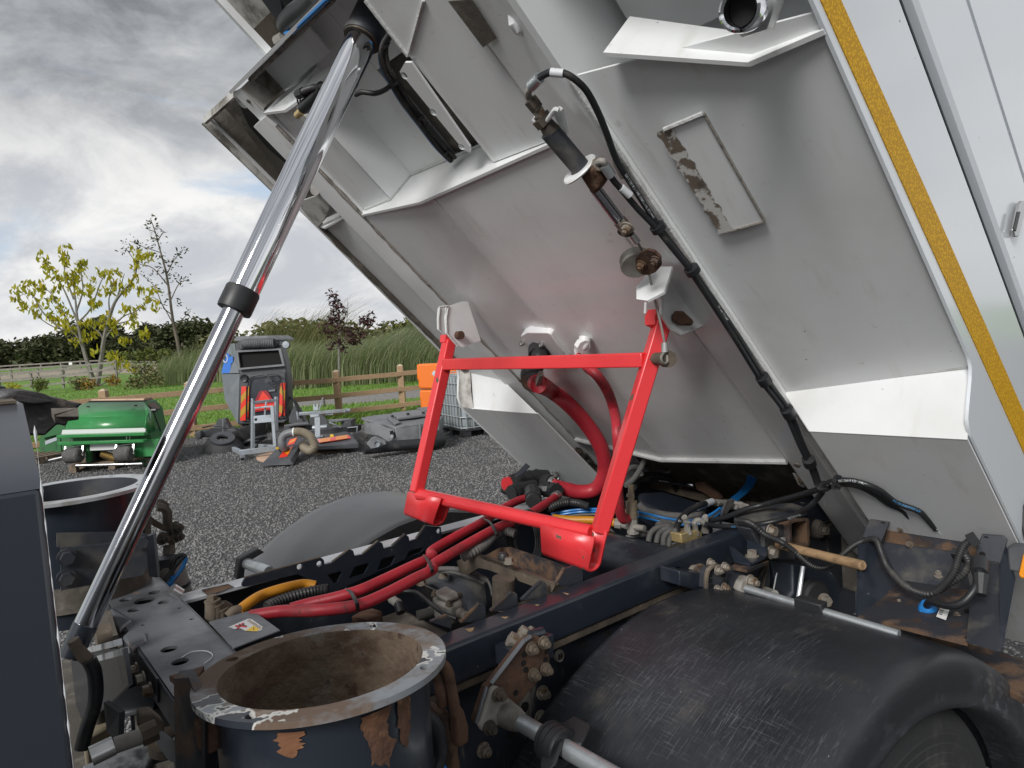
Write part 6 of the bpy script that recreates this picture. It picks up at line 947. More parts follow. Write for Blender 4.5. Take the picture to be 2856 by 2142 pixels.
obj('ram_hose', MB().tube(smooth([(0.1235, 1.224, 1.3034), (0.1283, 1.224, 1.2864), (0.129, 1.224, 1.2643), (0.127, 1.224, 1.2432), (0.1212, 1.224, 1.2236), (0.1147, 1.224, 1.2087), (0.1075, 1.224, 1.1899), (0.1022, 1.224, 1.1725)], 6), .0105, 12), 'black', TK)
# ---------------------------------------------------------------- red safety prop
lt0, lb0 = [V(p) for p in [(1.2138, 1.8105, 1.7615), (1.0577, 1.8105, 1.3008)]]; rt0, rb0 = [V(p) for p in [(1.4244, 1.156, 1.7743), (1.1414, 1.156, 1.2751)]]
pr = obj('safety_prop', MB().bar(*[(1.21, 1.8105, 1.7481), (1.0526, 1.8105, 1.3018)], .034, .034), 'redchip', TK, bevel=.004, label='red post of the safety prop nearest the far side')
obj('post', MB().bar(*[(1.3004, 1.054, 1.7602), (1.1562, 1.156, 1.2752)], .042, .036), 'redchip', pr, bevel=.004)
obj('top_bar', MB().bar(*[(1.179, 1.7935, 1.6766), (1.2648, 1.0795, 1.6738)], .034, .034), 'red', pr, bevel=.003)
obj('bottom_tube', MB().tube([(1.0573, 1.802, 1.2967), (1.1487, 1.173, 1.2731)], .0185, 20), 'red', pr)
obj('post_head', MB().prism([(1.1924, 1.802, 1.7667), (1.2059, 1.802, 1.7674), (1.221, 1.802, 1.7335), (1.2029, 1.802, 1.7323), (1.1878, 1.802, 1.7445)], YV * .03), 'redchip', pr); obj('post_head', MB().prism([(1.2817, 1.0497, 1.7893), (1.302, 1.0497, 1.7803), (1.3184, 1.0497, 1.7507), (1.3016, 1.0497, 1.7411), (1.2685, 1.0497, 1.7544), (1.2684, 1.0497, 1.7729)], YV * .03), 'redchip', pr)
obj('side_peg', MB().cyl(*[(1.275, 1.0625, 1.6755), (1.233, 0.9945, 1.6762)], .0145, 16).cyl(*[(1.2357, 0.9988, 1.6767), (1.2252, 0.9818, 1.6768)], .019, 16), 'brown', pr)
def saddle(face, sw):
    a, b, c, d = [V(p) for p in face]          # top left, top right, bottom right, bottom left of the outer wall
    back = V((.040, 0, 0)); rows = []
    for tp, bt in ((d, a), (c, b)):
        dn = (tp - bt); up = -dn.normalized()
        rows.append([bt, bt.lerp(tp, .5), tp + up * .014, tp + up * .004 + back * .12, tp + back * .35, tp + back * .65, tp + up * .004 + back * .88, tp + back + up * .014, bt.lerp(tp, .45) + back, bt.lerp(tp, sw) + back])
    o = obj('saddle_foot', MB().sheet(rows), 'redchip', pr, ang=15); m = o.modifiers.new('thickness', 'SOLIDIFY'); m.thickness = .006; m.offset = 0; return o
f1_ = saddle([(1.0497, 1.8514, 1.2999), (1.0497, 1.6694, 1.3056), (1.0497, 1.7298, 1.2143), (1.0497, 1.893, 1.2199)], .10)
f2_ = saddle([(1.1135, 1.3165, 1.277), (1.1135, 1.1291, 1.2779), (1.1135, 1.1594, 1.189), (1.1135, 1.3185, 1.1938)], -.05)
# ---------------------------------------------------------------- chassis
def tb(name, pts, mat, parent=TK, **k): return obj(name, MB().box(pts[0], pts[1]), mat, parent, **k)
def fp(name, pts, mat, vec, parent=TK, **k): return obj(name, MB().prism(pts, vec), mat, parent, **k)
def hose(name, pts, r, mat, parent=TK, k=6, n=12): return obj(name, MB().tube(smooth(pts, k), r, n), mat, parent)
rail = tb('chassis_rail', [(0.2125, 1.105, 1.0896), (2.227, 1.1687, 1.1703)], 'navy', bevel=.008, seg=3)
tb('rail_web', [(0.17, 1.1262, 0.73), (2.3375, 1.1373, 1.0878)], 'web', rail)
tb('web_ledge', [(0.17, 1.1092, 1.0743), (2.21, 1.1254, 1.0887)], 'brown', rail)
for p in [(0.9233, 1.1245, 0.9844), (0.7608, 1.1246, 0.9277), (0.9135, 1.1245, 0.9334), (0.6694, 1.1245, 1.0335), (0.6641, 1.1245, 0.9893)]: obj('web_bolt', MB().bolt(p, (0, -1, 0), .0105), 'bolt', rail)
for p in [(1.0537, 1.125, 1.0481), (1.1337, 1.125, 1.0456), (0.8752, 1.125, 0.97), (0.8349, 1.125, 0.9288)]: obj('web_hole', MB().cyl(p, V(p) + V((0, .004, 0)), .011, 16), 'void', rail)
q = V((0.9754, 1.122, 1.0484)); em = obj('web_plug', MB().lathe([(.0, .004), (.010, .004), (.012, .006), (.014, 0)], q, (0, -1, 0), 18), 'bolt', rail); obj('plug_mark', MB().box(q + V((-.005, -.0065, -.006)), q + V((-.002, -.0045, .006))).box(q + V((.002, -.0065, -.006)), q + V((.005, -.0045, .006))).box(q + V((-.002, -.0065, -.001)), q + V((.002, -.0045, .001))), 'ink', em)
frail = tb('chassis_rail', [(0.255, 1.8292, 0.8575), (2.5075, 1.8411, 1.1643)], 'navy')
tb('top_flange', [(0.255, 1.7833, 1.1648), (2.5075, 1.8445, 1.172)], 'flangeclean', frail)  # pale colour stands in for the sky reflected on the flange
fp('flange_rust', [(0.4357, 1.8317, 1.173), (0.4972, 1.8237, 1.173), (0.5011, 1.7837, 1.173), (0.4354, 1.7779, 1.173)], 'rusty', UP * .0006, frail)
# ratchet plates that the prop drops into
rat = [V(p) for p in [(0.515, 1.7765, 1.1757), (0.5163, 1.7765, 1.1817), (0.5237, 1.7765, 1.1927), (0.7256, 1.7765, 1.1935), (0.7311, 1.7765, 1.1862), (0.7321, 1.7765, 1.1739), (0.755, 1.7765, 1.1732), (0.8084, 1.7765, 1.1963), (0.8166, 1.7765, 1.191), (0.8197, 1.7765, 1.1759), (0.846, 1.7765, 1.1734), (0.8957, 1.7765, 1.1976), (0.9065, 1.7765, 1.1899), (0.9098, 1.7765, 1.1744), (0.9378, 1.7765, 1.1739), (0.983, 1.7765, 1.1975), (0.992, 1.7765, 1.1889), (0.9933, 1.7765, 1.1756), (1.018, 1.7765, 1.1763), (1.0533, 1.7765, 1.2077), (1.1033, 1.7765, 1.192), (1.1047, 1.7765, 1.1715), (1.0999, 1.7765, 1.1525), (1.0755, 1.7765, 1.1405), (0.7521, 1.7765, 1.0932), (0.6568, 1.7765, 1.1681), (0.5218, 1.7765, 1.1719)]]
hl = [[V(p) for p in h] for h in [[(0.7378, 1.7765, 1.1443), (0.7757, 1.7765, 1.1443), (0.7795, 1.7765, 1.1384), (0.7634, 1.7765, 1.1152), (0.7534, 1.7765, 1.1171)], [(0.7971, 1.7765, 1.1181), (0.817, 1.7765, 1.1457), (0.857, 1.7765, 1.1457), (0.8608, 1.7765, 1.1384), (0.8455, 1.7765, 1.1174)], [(0.884, 1.7765, 1.1176), (0.9004, 1.7765, 1.1471), (0.9425, 1.7765, 1.1462), (0.9443, 1.7765, 1.139), (0.9281, 1.7765, 1.1166)], [(0.9714, 1.7765, 1.1204), (0.9894, 1.7765, 1.1475), (1.0354, 1.7765, 1.1467), (1.0373, 1.7765, 1.1401), (1.021, 1.7765, 1.1252)]]]
hl += [rnd_poly(p, (1, 0, 0), (0, 0, 1), .0075, 12) for p in [(0.6636, 1.7765, 1.1858), (0.7174, 1.7765, 1.1797), (1.0946, 1.7765, 1.1823)]]
rp_ = obj('ratchet_plate', MB().holed(rat, hl, .007), 'navy', TK)
te = [(0.5231, 1.774, 1.1945), (0.7246, 1.774, 1.1955), (0.7302, 1.774, 1.1881)]
obj('worn_edge', MB().tube([(0.5242, 1.7756, 1.1935), (0.7245, 1.7756, 1.1948)], .0025, 6), 'brown', rp_)
for s in [[(0.7555, 1.7756, 1.1737), (0.808, 1.7756, 1.197)], [(0.8465, 1.7756, 1.1739), (0.8953, 1.7756, 1.1983)], [(0.9384, 1.7756, 1.1744), (0.9826, 1.7756, 1.1982)], [(1.0185, 1.7756, 1.1768), (1.0528, 1.7756, 1.2084)]]: obj('worn_edge', MB().tube(s, .003, 6), 'brown', rp_)
for tri_ in [[(1.0239, 1.1772, 1.173), (1.0602, 1.1772, 1.208), (1.0902, 1.1772, 1.2078), (1.1163, 1.1772, 1.1912), (1.1153, 1.1772, 1.1535)], [(0.9273, 1.1772, 1.1712), (0.9862, 1.1772, 1.1971), (0.9957, 1.1772, 1.1952), (1.0015, 1.1772, 1.188), (1.0019, 1.1773, 1.1515)], [(0.8427, 1.1772, 1.1722), (0.902, 1.1772, 1.1959), (0.911, 1.1772, 1.1948), (0.9164, 1.1772, 1.1882), (0.9152, 1.1772, 1.1523)], [(0.7656, 1.1772, 1.1721), (0.815, 1.1772, 1.1966), (0.8233, 1.1772, 1.1955), (0.8291, 1.1772, 1.1882), (0.8295, 1.1773, 1.1537)], [(0.6958, 1.1772, 1.1949), (0.7329, 1.1772, 1.1967), (0.7403, 1.1772, 1.1922), (0.7435, 1.1772, 1.1845), (0.7425, 1.1772, 1.1659)]]:
    tt = fp('ratchet_tooth', tri_, 'navyflat', V((0, .007, 0)), rail, bevel=.0015); obj('worn_edge', MB().bar(V(tri_[0]) + V((0, .0035, .001)), V(tri_[1]) + V((0, .0035, .001)), .0085, .004), 'rusty', tt)
for sp in [[(0.7562, 1.1495, 1.1706), (0.7727, 1.1418, 1.1706), (0.7604, 1.1302, 1.1706), (0.7537, 1.132, 1.1706)], [(0.8409, 1.1443, 1.1706), (0.8543, 1.1331, 1.1706), (0.8427, 1.1276, 1.1706)], [(0.9316, 1.1414, 1.1706), (0.941, 1.1335, 1.1706), (0.9316, 1.1307, 1.1706)], [(1.021, 1.1478, 1.1706), (1.0253, 1.1297, 1.1706), (1.0175, 1.1283, 1.1706)]]: obj('scuff_mark', MB().add([V(p) for p in sp], [tuple(range(len(sp)))]), 'handle', rail)
# cross member with lightening holes
xm = [V(p) for p in [(0.2363, 1.088, 1.1975), (0.3638, 1.088, 1.1975), (0.3638, 2.21, 1.1975), (0.2363, 2.21, 1.1975)]]
hs = []
for c, r in list(zip([(0.3051, 1.9702, 1.1975), (0.2696, 1.8303, 1.1975), (0.3008, 1.7849, 1.1975), (0.3306, 1.8295, 1.1975), (0.3316, 1.7375, 1.1975), (0.2711, 1.7392, 1.1975), (0.349, 1.6672, 1.1975), (0.2671, 1.6232, 1.1975), (0.3502, 1.5749, 1.1975), (0.2766, 1.4474, 1.1975), (0.278, 1.3708, 1.1975)], (.026, .0135, .0225, .0135, .0135, .0145, .0052, .0055, .0052, .0150, .0150))): hs.append(rnd_poly(c, (1, 0, 0), (0, 1, 0), r, 22))
xo = obj('cross_member', MB().holed(xm, hs, .006), 'plate', TK)
a = [(0.2363, 1.088, 1.1949), (0.3638, 2.21, 1.1949)]
obj('member_flange', MB().box((a[0][0] - .006, a[0][1], a[0][2] - .055), (a[0][0], a[1][1], a[0][2] + .0015)), 'navyflat', xo, bevel=.003)
obj('member_flange', MB().box((a[1][0], a[0][1], a[0][2] - .10), (a[1][0] + .006, a[1][1], a[0][2] + .0015)), 'plate', xo, bevel=.003)
obj('member_inside', MB().box((a[0][0] + .001, a[0][1], a[0][2] - .10), (a[1][0] - .001, a[1][1], a[0][2] - .09)), 'void', xo)
for cl in [[(0.2325, 1.7907, 1.2026), (0.244, 1.7196, 1.2026), (0.2527, 1.6603, 1.2026), (0.2374, 1.6434, 1.2026), (0.2221, 1.6215, 1.2026), (0.2242, 1.681, 1.2026)], [(0.2211, 1.5787, 1.2026), (0.2378, 1.6023, 1.2026), (0.2592, 1.5612, 1.2026), (0.2513, 1.5114, 1.2026), (0.2325, 1.5065, 1.2026), (0.2225, 1.491, 1.2026)]]: fp('lap_clip', cl, 'plate', UP * -.012, xo, bevel=.004); 
for p in [(0.2227, 1.7356, 1.162), (0.2227, 1.646, 1.1648), (0.2227, 1.5566, 1.1633), (0.2227, 1.4601, 1.1725), (0.2227, 1.398, 1.1771), (0.2227, 1.3426, 1.1765)]: obj('flange_bolt', MB().bolt(p, (-1, 0, 0), .0092, False), 'bolt', xo)
fp('bolt_strip', [(0.2261, 1.4539, 1.189), (0.2261, 1.4167, 1.2039), (0.2261, 1.3058, 1.2063), (0.2261, 1.3214, 1.1586), (0.2261, 1.3449, 1.1648)], 'navyflat', V((.004, 0, 0)), xo)
gp = [(0.3684, 1.5157, 1.2001), (0.4563, 1.5106, 1.2001), (0.4591, 1.3562, 1.2001), (0.3674, 1.3423, 1.2001), (0.3637, 1.3383, 1.2001)]
sp = fp('guard_plate', gp, 'plate', UP * .003, xo, bevel=.001)
lb = obj('warning_label', MB().add([(0.3877, 1.4519, 1.2036), (0.4322, 1.4657, 1.2036), (0.4371, 1.4564, 1.2036), (0.4391, 1.3992, 1.2036), (0.4325, 1.3847, 1.2036), (0.4231, 1.3842, 1.2036), (0.4076, 1.4047, 1.2036), (0.4041, 1.4267, 1.2036), (0.3935, 1.4336, 1.2036), (0.3912, 1.4426, 1.2036)], [tuple(range(10))]), 'label', sp)
obj('label_yellow', MB().add([(0.4073, 1.4051, 1.2041), (0.4284, 1.4185, 1.2041), (0.4292, 1.3884, 1.2041), (0.4224, 1.385, 1.2041)], [(0, 1, 2, 3)]), 'yelink', lb)
obj('label_mark', MB().add([(0.4231, 1.4079, 1.2046), (0.4246, 1.408, 1.2046), (0.4214, 1.3952, 1.2046), (0.4198, 1.3951, 1.2046)], [(0, 1, 2, 3)]), 'ink', lb)
obj('label_cross', MB().bar(*[(0.4008, 1.4485, 1.2042), (0.4157, 1.4229, 1.2042)], .004, .0006).bar(*[(0.399, 1.4283, 1.2042), (0.4171, 1.4494, 1.2042)], .004, .0006), 'redink', lb); obj('label_figure', MB().bar(*[(0.4007, 1.4402, 1.204), (0.4172, 1.4435, 1.204)], .005, .0005).bar(*[(0.4089, 1.4499, 1.204), (0.4163, 1.4287, 1.204)], .003, .0005), 'ink', lb)
obj('label_rule', MB().bar(*[(0.4313, 1.4587, 1.2042), (0.4352, 1.3923, 1.2042)], .0012, .0004).bar(*[(0.428, 1.4566, 1.2042), (0.4319, 1.3887, 1.2042)], .0012, .0004), 'handle', lb)
obj('rag_scratch', MB().tube(smooth([(0.2839, 1.3828, 1.1996), (0.3038, 1.3945, 1.1996), (0.3242, 1.3785, 1.1996), (0.3293, 1.3523, 1.1996), (0.3222, 1.3356, 1.1996), (0.3071, 1.3242, 1.1996)], 4), .0009, 5), 'whiteink', xo)
# valve cluster by the hoses
for k, (p, q_) in enumerate([((0.3955, 1.581, 1.2204), (0.3905, 1.581, 1.1744)), ((0.4032, 1.581, 1.2103), (0.3986, 1.581, 1.166)), ((0.4116, 1.581, 1.1982), (0.4068, 1.581, 1.1576))]):
    vb = obj('valve_body', MB().cyl(q_, p, .0150, 18), 'brown', TK); p = V(p); obj('valve_cap', MB().cyl(p, p + UP * .004, .0165, 18).cyl(p + UP * .004, p + UP * .014, .0105, 6), 'brown', vb)
obj('banjo_fitting', MB().tube(smooth([(0.4168, 1.5895, 1.2046), (0.4283, 1.5895, 1.1938), (0.429, 1.5895, 1.1863)], 4), .0115, 12).tube(smooth([(0.4198, 1.564, 1.1845), (0.4328, 1.564, 1.1921), (0.4466, 1.564, 1.1908)], 4), .0115, 12), 'brown', TK)
# ---------------------------------------------------------------- water hoses
hA = [(0.4505, 1.5035, 1.1932), (0.4677, 1.4844, 1.1975), (0.5015, 1.4539, 1.2018), (0.5372, 1.4015, 1.206), (0.5802, 1.3688, 1.206), (0.63, 1.3496, 1.206), (0.6946, 1.354, 1.2103), (0.7722, 1.3743, 1.2145), (0.8384, 1.3967, 1.2145)] + [(0.8616, 1.4282, 1.2145), (0.9556, 1.4658, 1.2188), (1.0809, 1.5125, 1.223), (1.168, 1.5441, 1.223), (1.2259, 1.5457, 1.223), (1.3328, 1.5957, 1.223), (1.4269, 1.6422, 1.223), (1.4961, 1.6785, 1.223)]
hose('water_hose', hA, .0128, 'redhosed', n=16)
hB = [(0.5344, 1.4989, 1.1847), (0.571, 1.4859, 1.189), (0.6175, 1.4517, 1.1975), (0.6698, 1.4288, 1.206), (0.742, 1.4406, 1.2103), (0.8223, 1.4584, 1.2145), (0.8917, 1.4809, 1.2145)] + [(0.9185, 1.5239, 1.2145), (1.0286, 1.5726, 1.2188), (1.1583, 1.6229, 1.223), (1.2799, 1.6931, 1.223), (1.3812, 1.7346, 1.223), (1.4327, 1.7373, 1.223)]
hose('water_hose', hB, .0128, 'redhose', n=16)
for p in [(0.64, 1.4233, 1.2188), (0.6176, 1.3577, 1.223), (0.6078, 1.3221, 1.2103)] and [[(0.6482, 1.4588, 1.2077), (0.6262, 1.3814, 1.223), (0.6084, 1.3213, 1.2213), (0.6204, 1.345, 1.1975)], [(0.8791, 1.4996, 1.2188), (0.8454, 1.4255, 1.2315), (0.8184, 1.3634, 1.2273), (0.8355, 1.3962, 1.206)], [(1.1524, 1.6139, 1.2315), (1.1241, 1.5446, 1.24), (1.0832, 1.463, 1.2315), (1.131, 1.522, 1.206)], [(1.2721, 1.5706, 1.2357), (1.2805, 1.5567, 1.24), (1.3253, 1.5967, 1.2145)]]: obj('cable_tie', MB().tube(smooth(p, 4), .0042, 6, flat=.5), 'black', TK)
big = [(1.3226, 1.5554, 1.6113), (1.3124, 1.5107, 1.6034)] + [(1.5285, 1.717, 1.5629), (1.572, 1.683, 1.5154), (1.6225, 1.6575, 1.447), (1.6617, 1.6405, 1.3761), (1.6858, 1.6405, 1.3076), (1.6903, 1.6575, 1.2497), (1.679, 1.6915, 1.2069), (1.6416, 1.7255, 1.2019), (1.5978, 1.751, 1.2171), (1.5602, 1.768, 1.2322)]
obj('water_hose', MB().tube(smooth(big, 6), [.0262 + (-.002 * i / 66) for i in range(67)], 20), 'redhose', TK, label='thick red hose curving down from the hopper floor')
hose('water_hose', [(1.3594, 1.3974, 1.6822), (1.3475, 1.3582, 1.6523), (1.3478, 1.3216, 1.6283), (1.3821, 1.3199, 1.5833), (1.4164, 1.3318, 1.5267)] + [(1.3628, 1.275, 1.4804), (1.3711, 1.2835, 1.4192), (1.3801, 1.3005, 1.3518)] + [(1.3999, 1.3175, 1.277), (1.4229, 1.3345, 1.2333), (1.4444, 1.343, 1.2121), (1.4794, 1.3515, 1.2119)], .0140, 'redhosed', n=14)
hose('fuel_hose', [(0.4653, 1.6381, 1.1635), (0.5002, 1.6539, 1.172), (0.5352, 1.6755, 1.172), (0.5847, 1.6808, 1.172), (0.6395, 1.6959, 1.1635), (0.6672, 1.6825, 1.155)], .0125, 'yelhose')
hose('fuel_hose', [(1.4167, 1.615, 1.1779), (1.4455, 1.564, 1.1738), (1.4797, 1.513, 1.1739), (1.5137, 1.445, 1.1699)], .0125, 'yelhose')
obj('cable_conduit', ribbed(MB(), [(0.526, 1.6361, 1.155), (0.5657, 1.6513, 1.155), (0.6059, 1.6557, 1.155), (0.6502, 1.6506, 1.155), (0.6797, 1.6328, 1.155)], .0125, .009, .10, 12), 'conduit', TK)
obj('cable_conduit', ribbed(MB(), [(0.9833, 1.4863, 1.189), (1.0218, 1.4816, 1.1975), (1.0737, 1.5059, 1.1975), (1.1071, 1.5229, 1.206), (1.1506, 1.5474, 1.206), (1.1726, 1.54, 1.206), (1.189, 1.5148, 1.1975)], .0125, .009, .10, 12), 'greyhose', TK)
obj('cable_conduit', ribbed(MB(), [(1.4031, 1.6233, 1.206), (1.4443, 1.6197, 1.2145), (1.4834, 1.6079, 1.2145), (1.4912, 1.5691, 1.2145), (1.5027, 1.5415, 1.206)], .0115, .009, .10, 12), 'conduit', TK)
obj('cable_conduit', ribbed(MB(), [(1.8656, 1.615, 1.2997), (1.8353, 1.615, 1.2635), (1.7923, 1.615, 1.2302), (1.7484, 1.615, 1.2158)], .0095, .009, .10, 12), 'greyhose', TK)
obj('cable_conduit', ribbed(MB(), [(1.7856, 1.6575, 1.2172), (1.7944, 1.6575, 1.2431), (1.8294, 1.6575, 1.26), (1.8699, 1.6575, 1.253), (1.8883, 1.6575, 1.2218)], .0095, .009, .10, 12), 'greyhose', TK)
hose('breather_hose', [(1.7902, 1.615, 1.2035), (1.8666, 1.6575, 1.2116), (1.9726, 1.7, 1.2043), (2.0605, 1.7, 1.1837), (2.119, 1.7, 1.1405), (2.1466, 1.7, 1.0897)], .0125, 'black')
# manifold of black plastic filters and tees
mf = obj('filter_manifold', MB().tube([(1.5003, 1.9292, 1.2315), (1.5329, 1.9183, 1.2315), (1.6072, 1.8915, 1.2315), (1.6394, 1.8822, 1.2315)], [.030, .036, .036, .030], 20), 'plastic', TK)
for p in [[(1.5342, 1.9163, 1.2315), (1.5438, 1.9134, 1.2315)], [(1.5684, 1.9033, 1.2315), (1.5753, 1.9007, 1.2315)], [(1.5947, 1.8948, 1.2315), (1.6016, 1.8921, 1.2315)]]: obj('filter_rib', MB().tube(p, .039, 20), 'plastic', mf)
obj('filter_knob', MB().tube([(1.4836, 1.9244, 1.2315), (1.5003, 1.9292, 1.2315)], .026, 16), 'red', mf); obj('knob_wing', MB().bar(*[(1.5242, 1.9891, 1.2315), (1.4898, 1.9137, 1.24)], .012, .02), 'red', mf)
for h, r in (([(1.4302, 1.8355, 1.223), (1.5349, 1.8368, 1.223)], .0270), ([(1.5962, 1.8583, 1.2273), (1.6016, 1.8131, 1.2273)], .0260), ([(1.5346, 1.8024, 1.223), (1.564, 1.7427, 1.223)], .0225), ([(1.4969, 1.806, 1.223), (1.3986, 1.6814, 1.223)], .0235)): obj('tee_body', MB().tube(h, r, 18), 'plastic', mf)
for h, r in (([(1.4429, 1.8338, 1.223), (1.4543, 1.8339, 1.223)], .030), ([(1.5973, 1.8492, 1.2273), (1.6005, 1.8221, 1.2273)], .030), ([(1.5332, 1.7873, 1.223), (1.546, 1.7687, 1.223)], .0265), ([(1.5458, 1.7521, 1.223), (1.5391, 1.7285, 1.223)], .0265), ([(1.4846, 1.7904, 1.223), (1.4202, 1.7097, 1.223)], .0285)): obj('union_nut', MB().tube(h, r, 10), 'plastic', mf)
for h, r in (([(1.4276, 1.7445, 1.223), (1.4472, 1.7478, 1.223)], .0155), ([(1.479, 1.6722, 1.223), (1.5035, 1.6835, 1.223)], .0155), ([(1.5919, 1.8091, 1.2273), (1.5954, 1.793, 1.2273)], .0285)): obj('hose_clip', MB().tube(h, r, 16), 'steel', mf)
obj('drain_plug', MB().tube([(1.5013, 1.9629, 1.206), (1.4941, 1.9205, 1.206)], .017, 14), 'plastic', mf)
fp('manifold_bracket', [(1.4875, 1.8802, 1.2718), (1.4875, 1.8197, 1.3166), (1.4875, 1.8002, 1.3075), (1.4875, 1.8373, 1.279), (1.4875, 1.8816, 1.258)], 'navyflat', V((.004, 0, 0)))
fp('hopper_lug', [(1.7697, 1.887, 1.309), (1.7907, 1.887, 1.3204), (1.8172, 1.887, 1.3139), (1.8492, 1.887, 1.2867), (1.92, 1.887, 1.2047), (1.8354, 1.887, 1.2021), (1.7805, 1.887, 1.278)], 'whited', V((0, .006, 0)), hop)
for p in [(1.7996, 1.8853, 1.302), (1.8452, 1.8853, 1.2577)]: obj('lug_bolt', MB().bolt(p, (0, -1, 0), .010), 'brown', hop)
fp('far_tray_wall', [(2.0825, 2.5187, 1.1462), (2.04, 2.1984, 1.1604), (1.9975, 2.1699, 1.1569), (1.955, 2.1838, 1.1211), (2.04, 2.5006, 1.1062)], 'brown', V((.005, 0, 0)))
fp('far_tray_ear', [(1.955, 2.1379, 1.1871), (1.955, 2.0912, 1.1867), (1.955, 2.1279, 1.1225), (1.955, 2.1877, 1.1234)], 'rusty', V((.004, 0, 0)))
obj('cable_conduit', ribbed(MB(), [(1.87, 2.116, 1.236), (1.87, 2.1145, 1.2094), (1.8275, 2.0534, 1.1971), (1.785, 2.0047, 1.1796)], .010, .008, .1, 10), 'greyhose', TK)
obj('wire_clip', MB().tube(smooth([(1.87, 2.1294, 1.2186), (1.87, 2.1317, 1.2371), (1.9125, 2.1626, 1.2408), (1.9125, 2.1474, 1.2314)], 4), .003, 6).tube([(1.955, 2.0951, 1.1863), (1.955, 2.0784, 1.2015), (1.955, 2.0629, 1.2048)], .002, 6), 'whiteink', hop)
# cable coil hanging between the rails
for i in range(11):
    c = V((1.2173, 1.5108, 1.1805)); dx = V((.62, -.78, 0)); r1, r2, tl = .030 + .0022 * i, .062 + .003 * (i % 4), random.uniform(-.3, .3)
    obj('cable_coil', MB().tube([c + dx * (math.cos(a) * r1 + .004 * (i % 3)) + UP * (math.sin(a) * r2) + V((.3, .7, 0)) * (.004 * (i % 5) + math.sin(a * 2) * .004) for a in [2 * PI * j / 22 for j in range(23)]], .0032, 6), 'black', TK)
# ---------------------------------------------------------------- clutter between the rails
ch = fp('axle_bracket', [(1.02, 1.5683, 1.1535), (1.02, 1.5264, 1.1706), (1.02, 1.4808, 1.1826), (1.02, 1.4351, 1.1854), (1.02, 1.3808, 1.1853), (1.02, 1.1698, 1.1816), (1.02, 1.1824, 1.1634), (1.02, 1.2254, 1.1604), (1.02, 1.4269, 1.16), (1.02, 1.4666, 1.1563), (1.02, 1.5233, 1.1226), (1.02, 1.5595, 1.125)], 'brown', V((.012, 0, 0)))
obj('bracket_lip', MB().prism([(1.02, 1.5263, 1.172), (1.02, 1.4806, 1.1843), (1.02, 1.4349, 1.1871), (1.02, 1.1697, 1.1832), (1.054, 1.2037, 1.1692), (1.054, 1.4763, 1.1746), (1.054, 1.5293, 1.171)], UP * .004), 'brown', ch)
fp('cross_plate', [(1.156, 1.6251, 1.1219), (1.156, 1.5598, 1.1559), (1.156, 1.5175, 1.1662), (1.156, 1.4833, 1.1658), (1.156, 1.2702, 1.1624), (1.156, 1.2992, 1.1308), (1.156, 1.3253, 1.1111), (1.156, 1.6138, 1.1108)], 'rusty', V((.01, 0, 0)))
q = V((1.003, 1.3343, 1.211)); obj('grease_cap', MB().lathe([(0, .018), (.010, .016), (.014, .008), (.014, 0)], q, UP, 16), 'plastic', ch); obj('bolt', MB().bolt((0.9945, 1.302, 1.2106), UP, .009, False), 'bolt', ch)
obj('damper', MB().cyl((0.986, 1.3246, 1.1008), (0.986, 1.3168, 1.1731), .0275, 22), 'brown', TK)
cs_ = [V(p) for p in [(0.9171, 1.5379, 1.0955), (0.9684, 1.5488, 1.0955), (0.9617, 1.4669, 1.0955), (0.9463, 1.4389, 1.0955), (0.9027, 1.4378, 1.0955), (0.8997, 1.5044, 1.0955)]]
gb = obj('gearbox_casting', MB().prism(cs_, UP * -.05), 'cast', TK, bevel=.008); obj('casting_lid', MB().prism([c.lerp(sum(cs_, V()) / 6, .25) + UP * .004 for c in cs_], UP * .010), 'cast', gb, bevel=.003)
for c in cs_[::2]: obj('casting_bolt', MB().bolt(c.lerp(sum(cs_, V()) / 6, .15), UP, .006), 'brown', gb)
obj('casting_port', MB().tube([(0.9353, 1.4841, 1.07), (0.9342, 1.4418, 1.07)], .016, 12).tube([(0.9345, 1.4537, 1.07), (0.9311, 1.4036, 1.07)], .0125, 12), 'cast', gb)
obj('casting_port', MB().tube([(0.9263, 1.5322, 1.0615), (0.8892, 1.5169, 1.0615), (0.862, 1.5227, 1.0615)], .013, 12), 'greyhose', gb)
obj('hose_stub', MB().tube([(0.8308, 1.5936, 1.0955), (0.8266, 1.5529, 1.0955)], .0115, 12), 'cast', TK); obj('hose_stub', MB().tube([(0.8266, 1.5529, 1.0955), (0.8219, 1.5342, 1.0785)], .012, 12), 'black', TK)
hose('brake_pipe', [(0.8555, 1.5816, 1.1125), (0.8758, 1.5446, 1.1125), (0.8629, 1.4679, 1.1125), (0.8487, 1.3877, 1.1125), (0.8614, 1.3424, 1.104)], .005, 'black'); hose('brake_pipe', [(1.0115, 1.6576, 1.1125), (1.0431, 1.6201, 1.1125), (1.058, 1.5538, 1.1125), (1.0776, 1.511, 1.0955)], .0075, 'greyhose'); hose('brake_pipe', [(1.0182, 1.6625, 1.104), (1.0439, 1.6159, 1.104), (1.0614, 1.5606, 1.0955), (1.0747, 1.5198, 1.087)], .0065, 'greyhose'); hose('brake_pipe', [(1.0544, 1.481, 1.1125), (1.0446, 1.4548, 1.104), (1.0223, 1.418, 1.0955)], .0035, 'greyhose')
fp('bell_housing', [(0.9774, 1.7192, 1.07), (1.066, 1.7481, 1.07), (1.0904, 1.6686, 1.07), (1.0961, 1.5506, 1.07), (1.1007, 1.5677, 1.0275), (1.0861, 1.6286, 1.0275), (1.0374, 1.7303, 1.0275)], 'navyflat', UP * -.05)
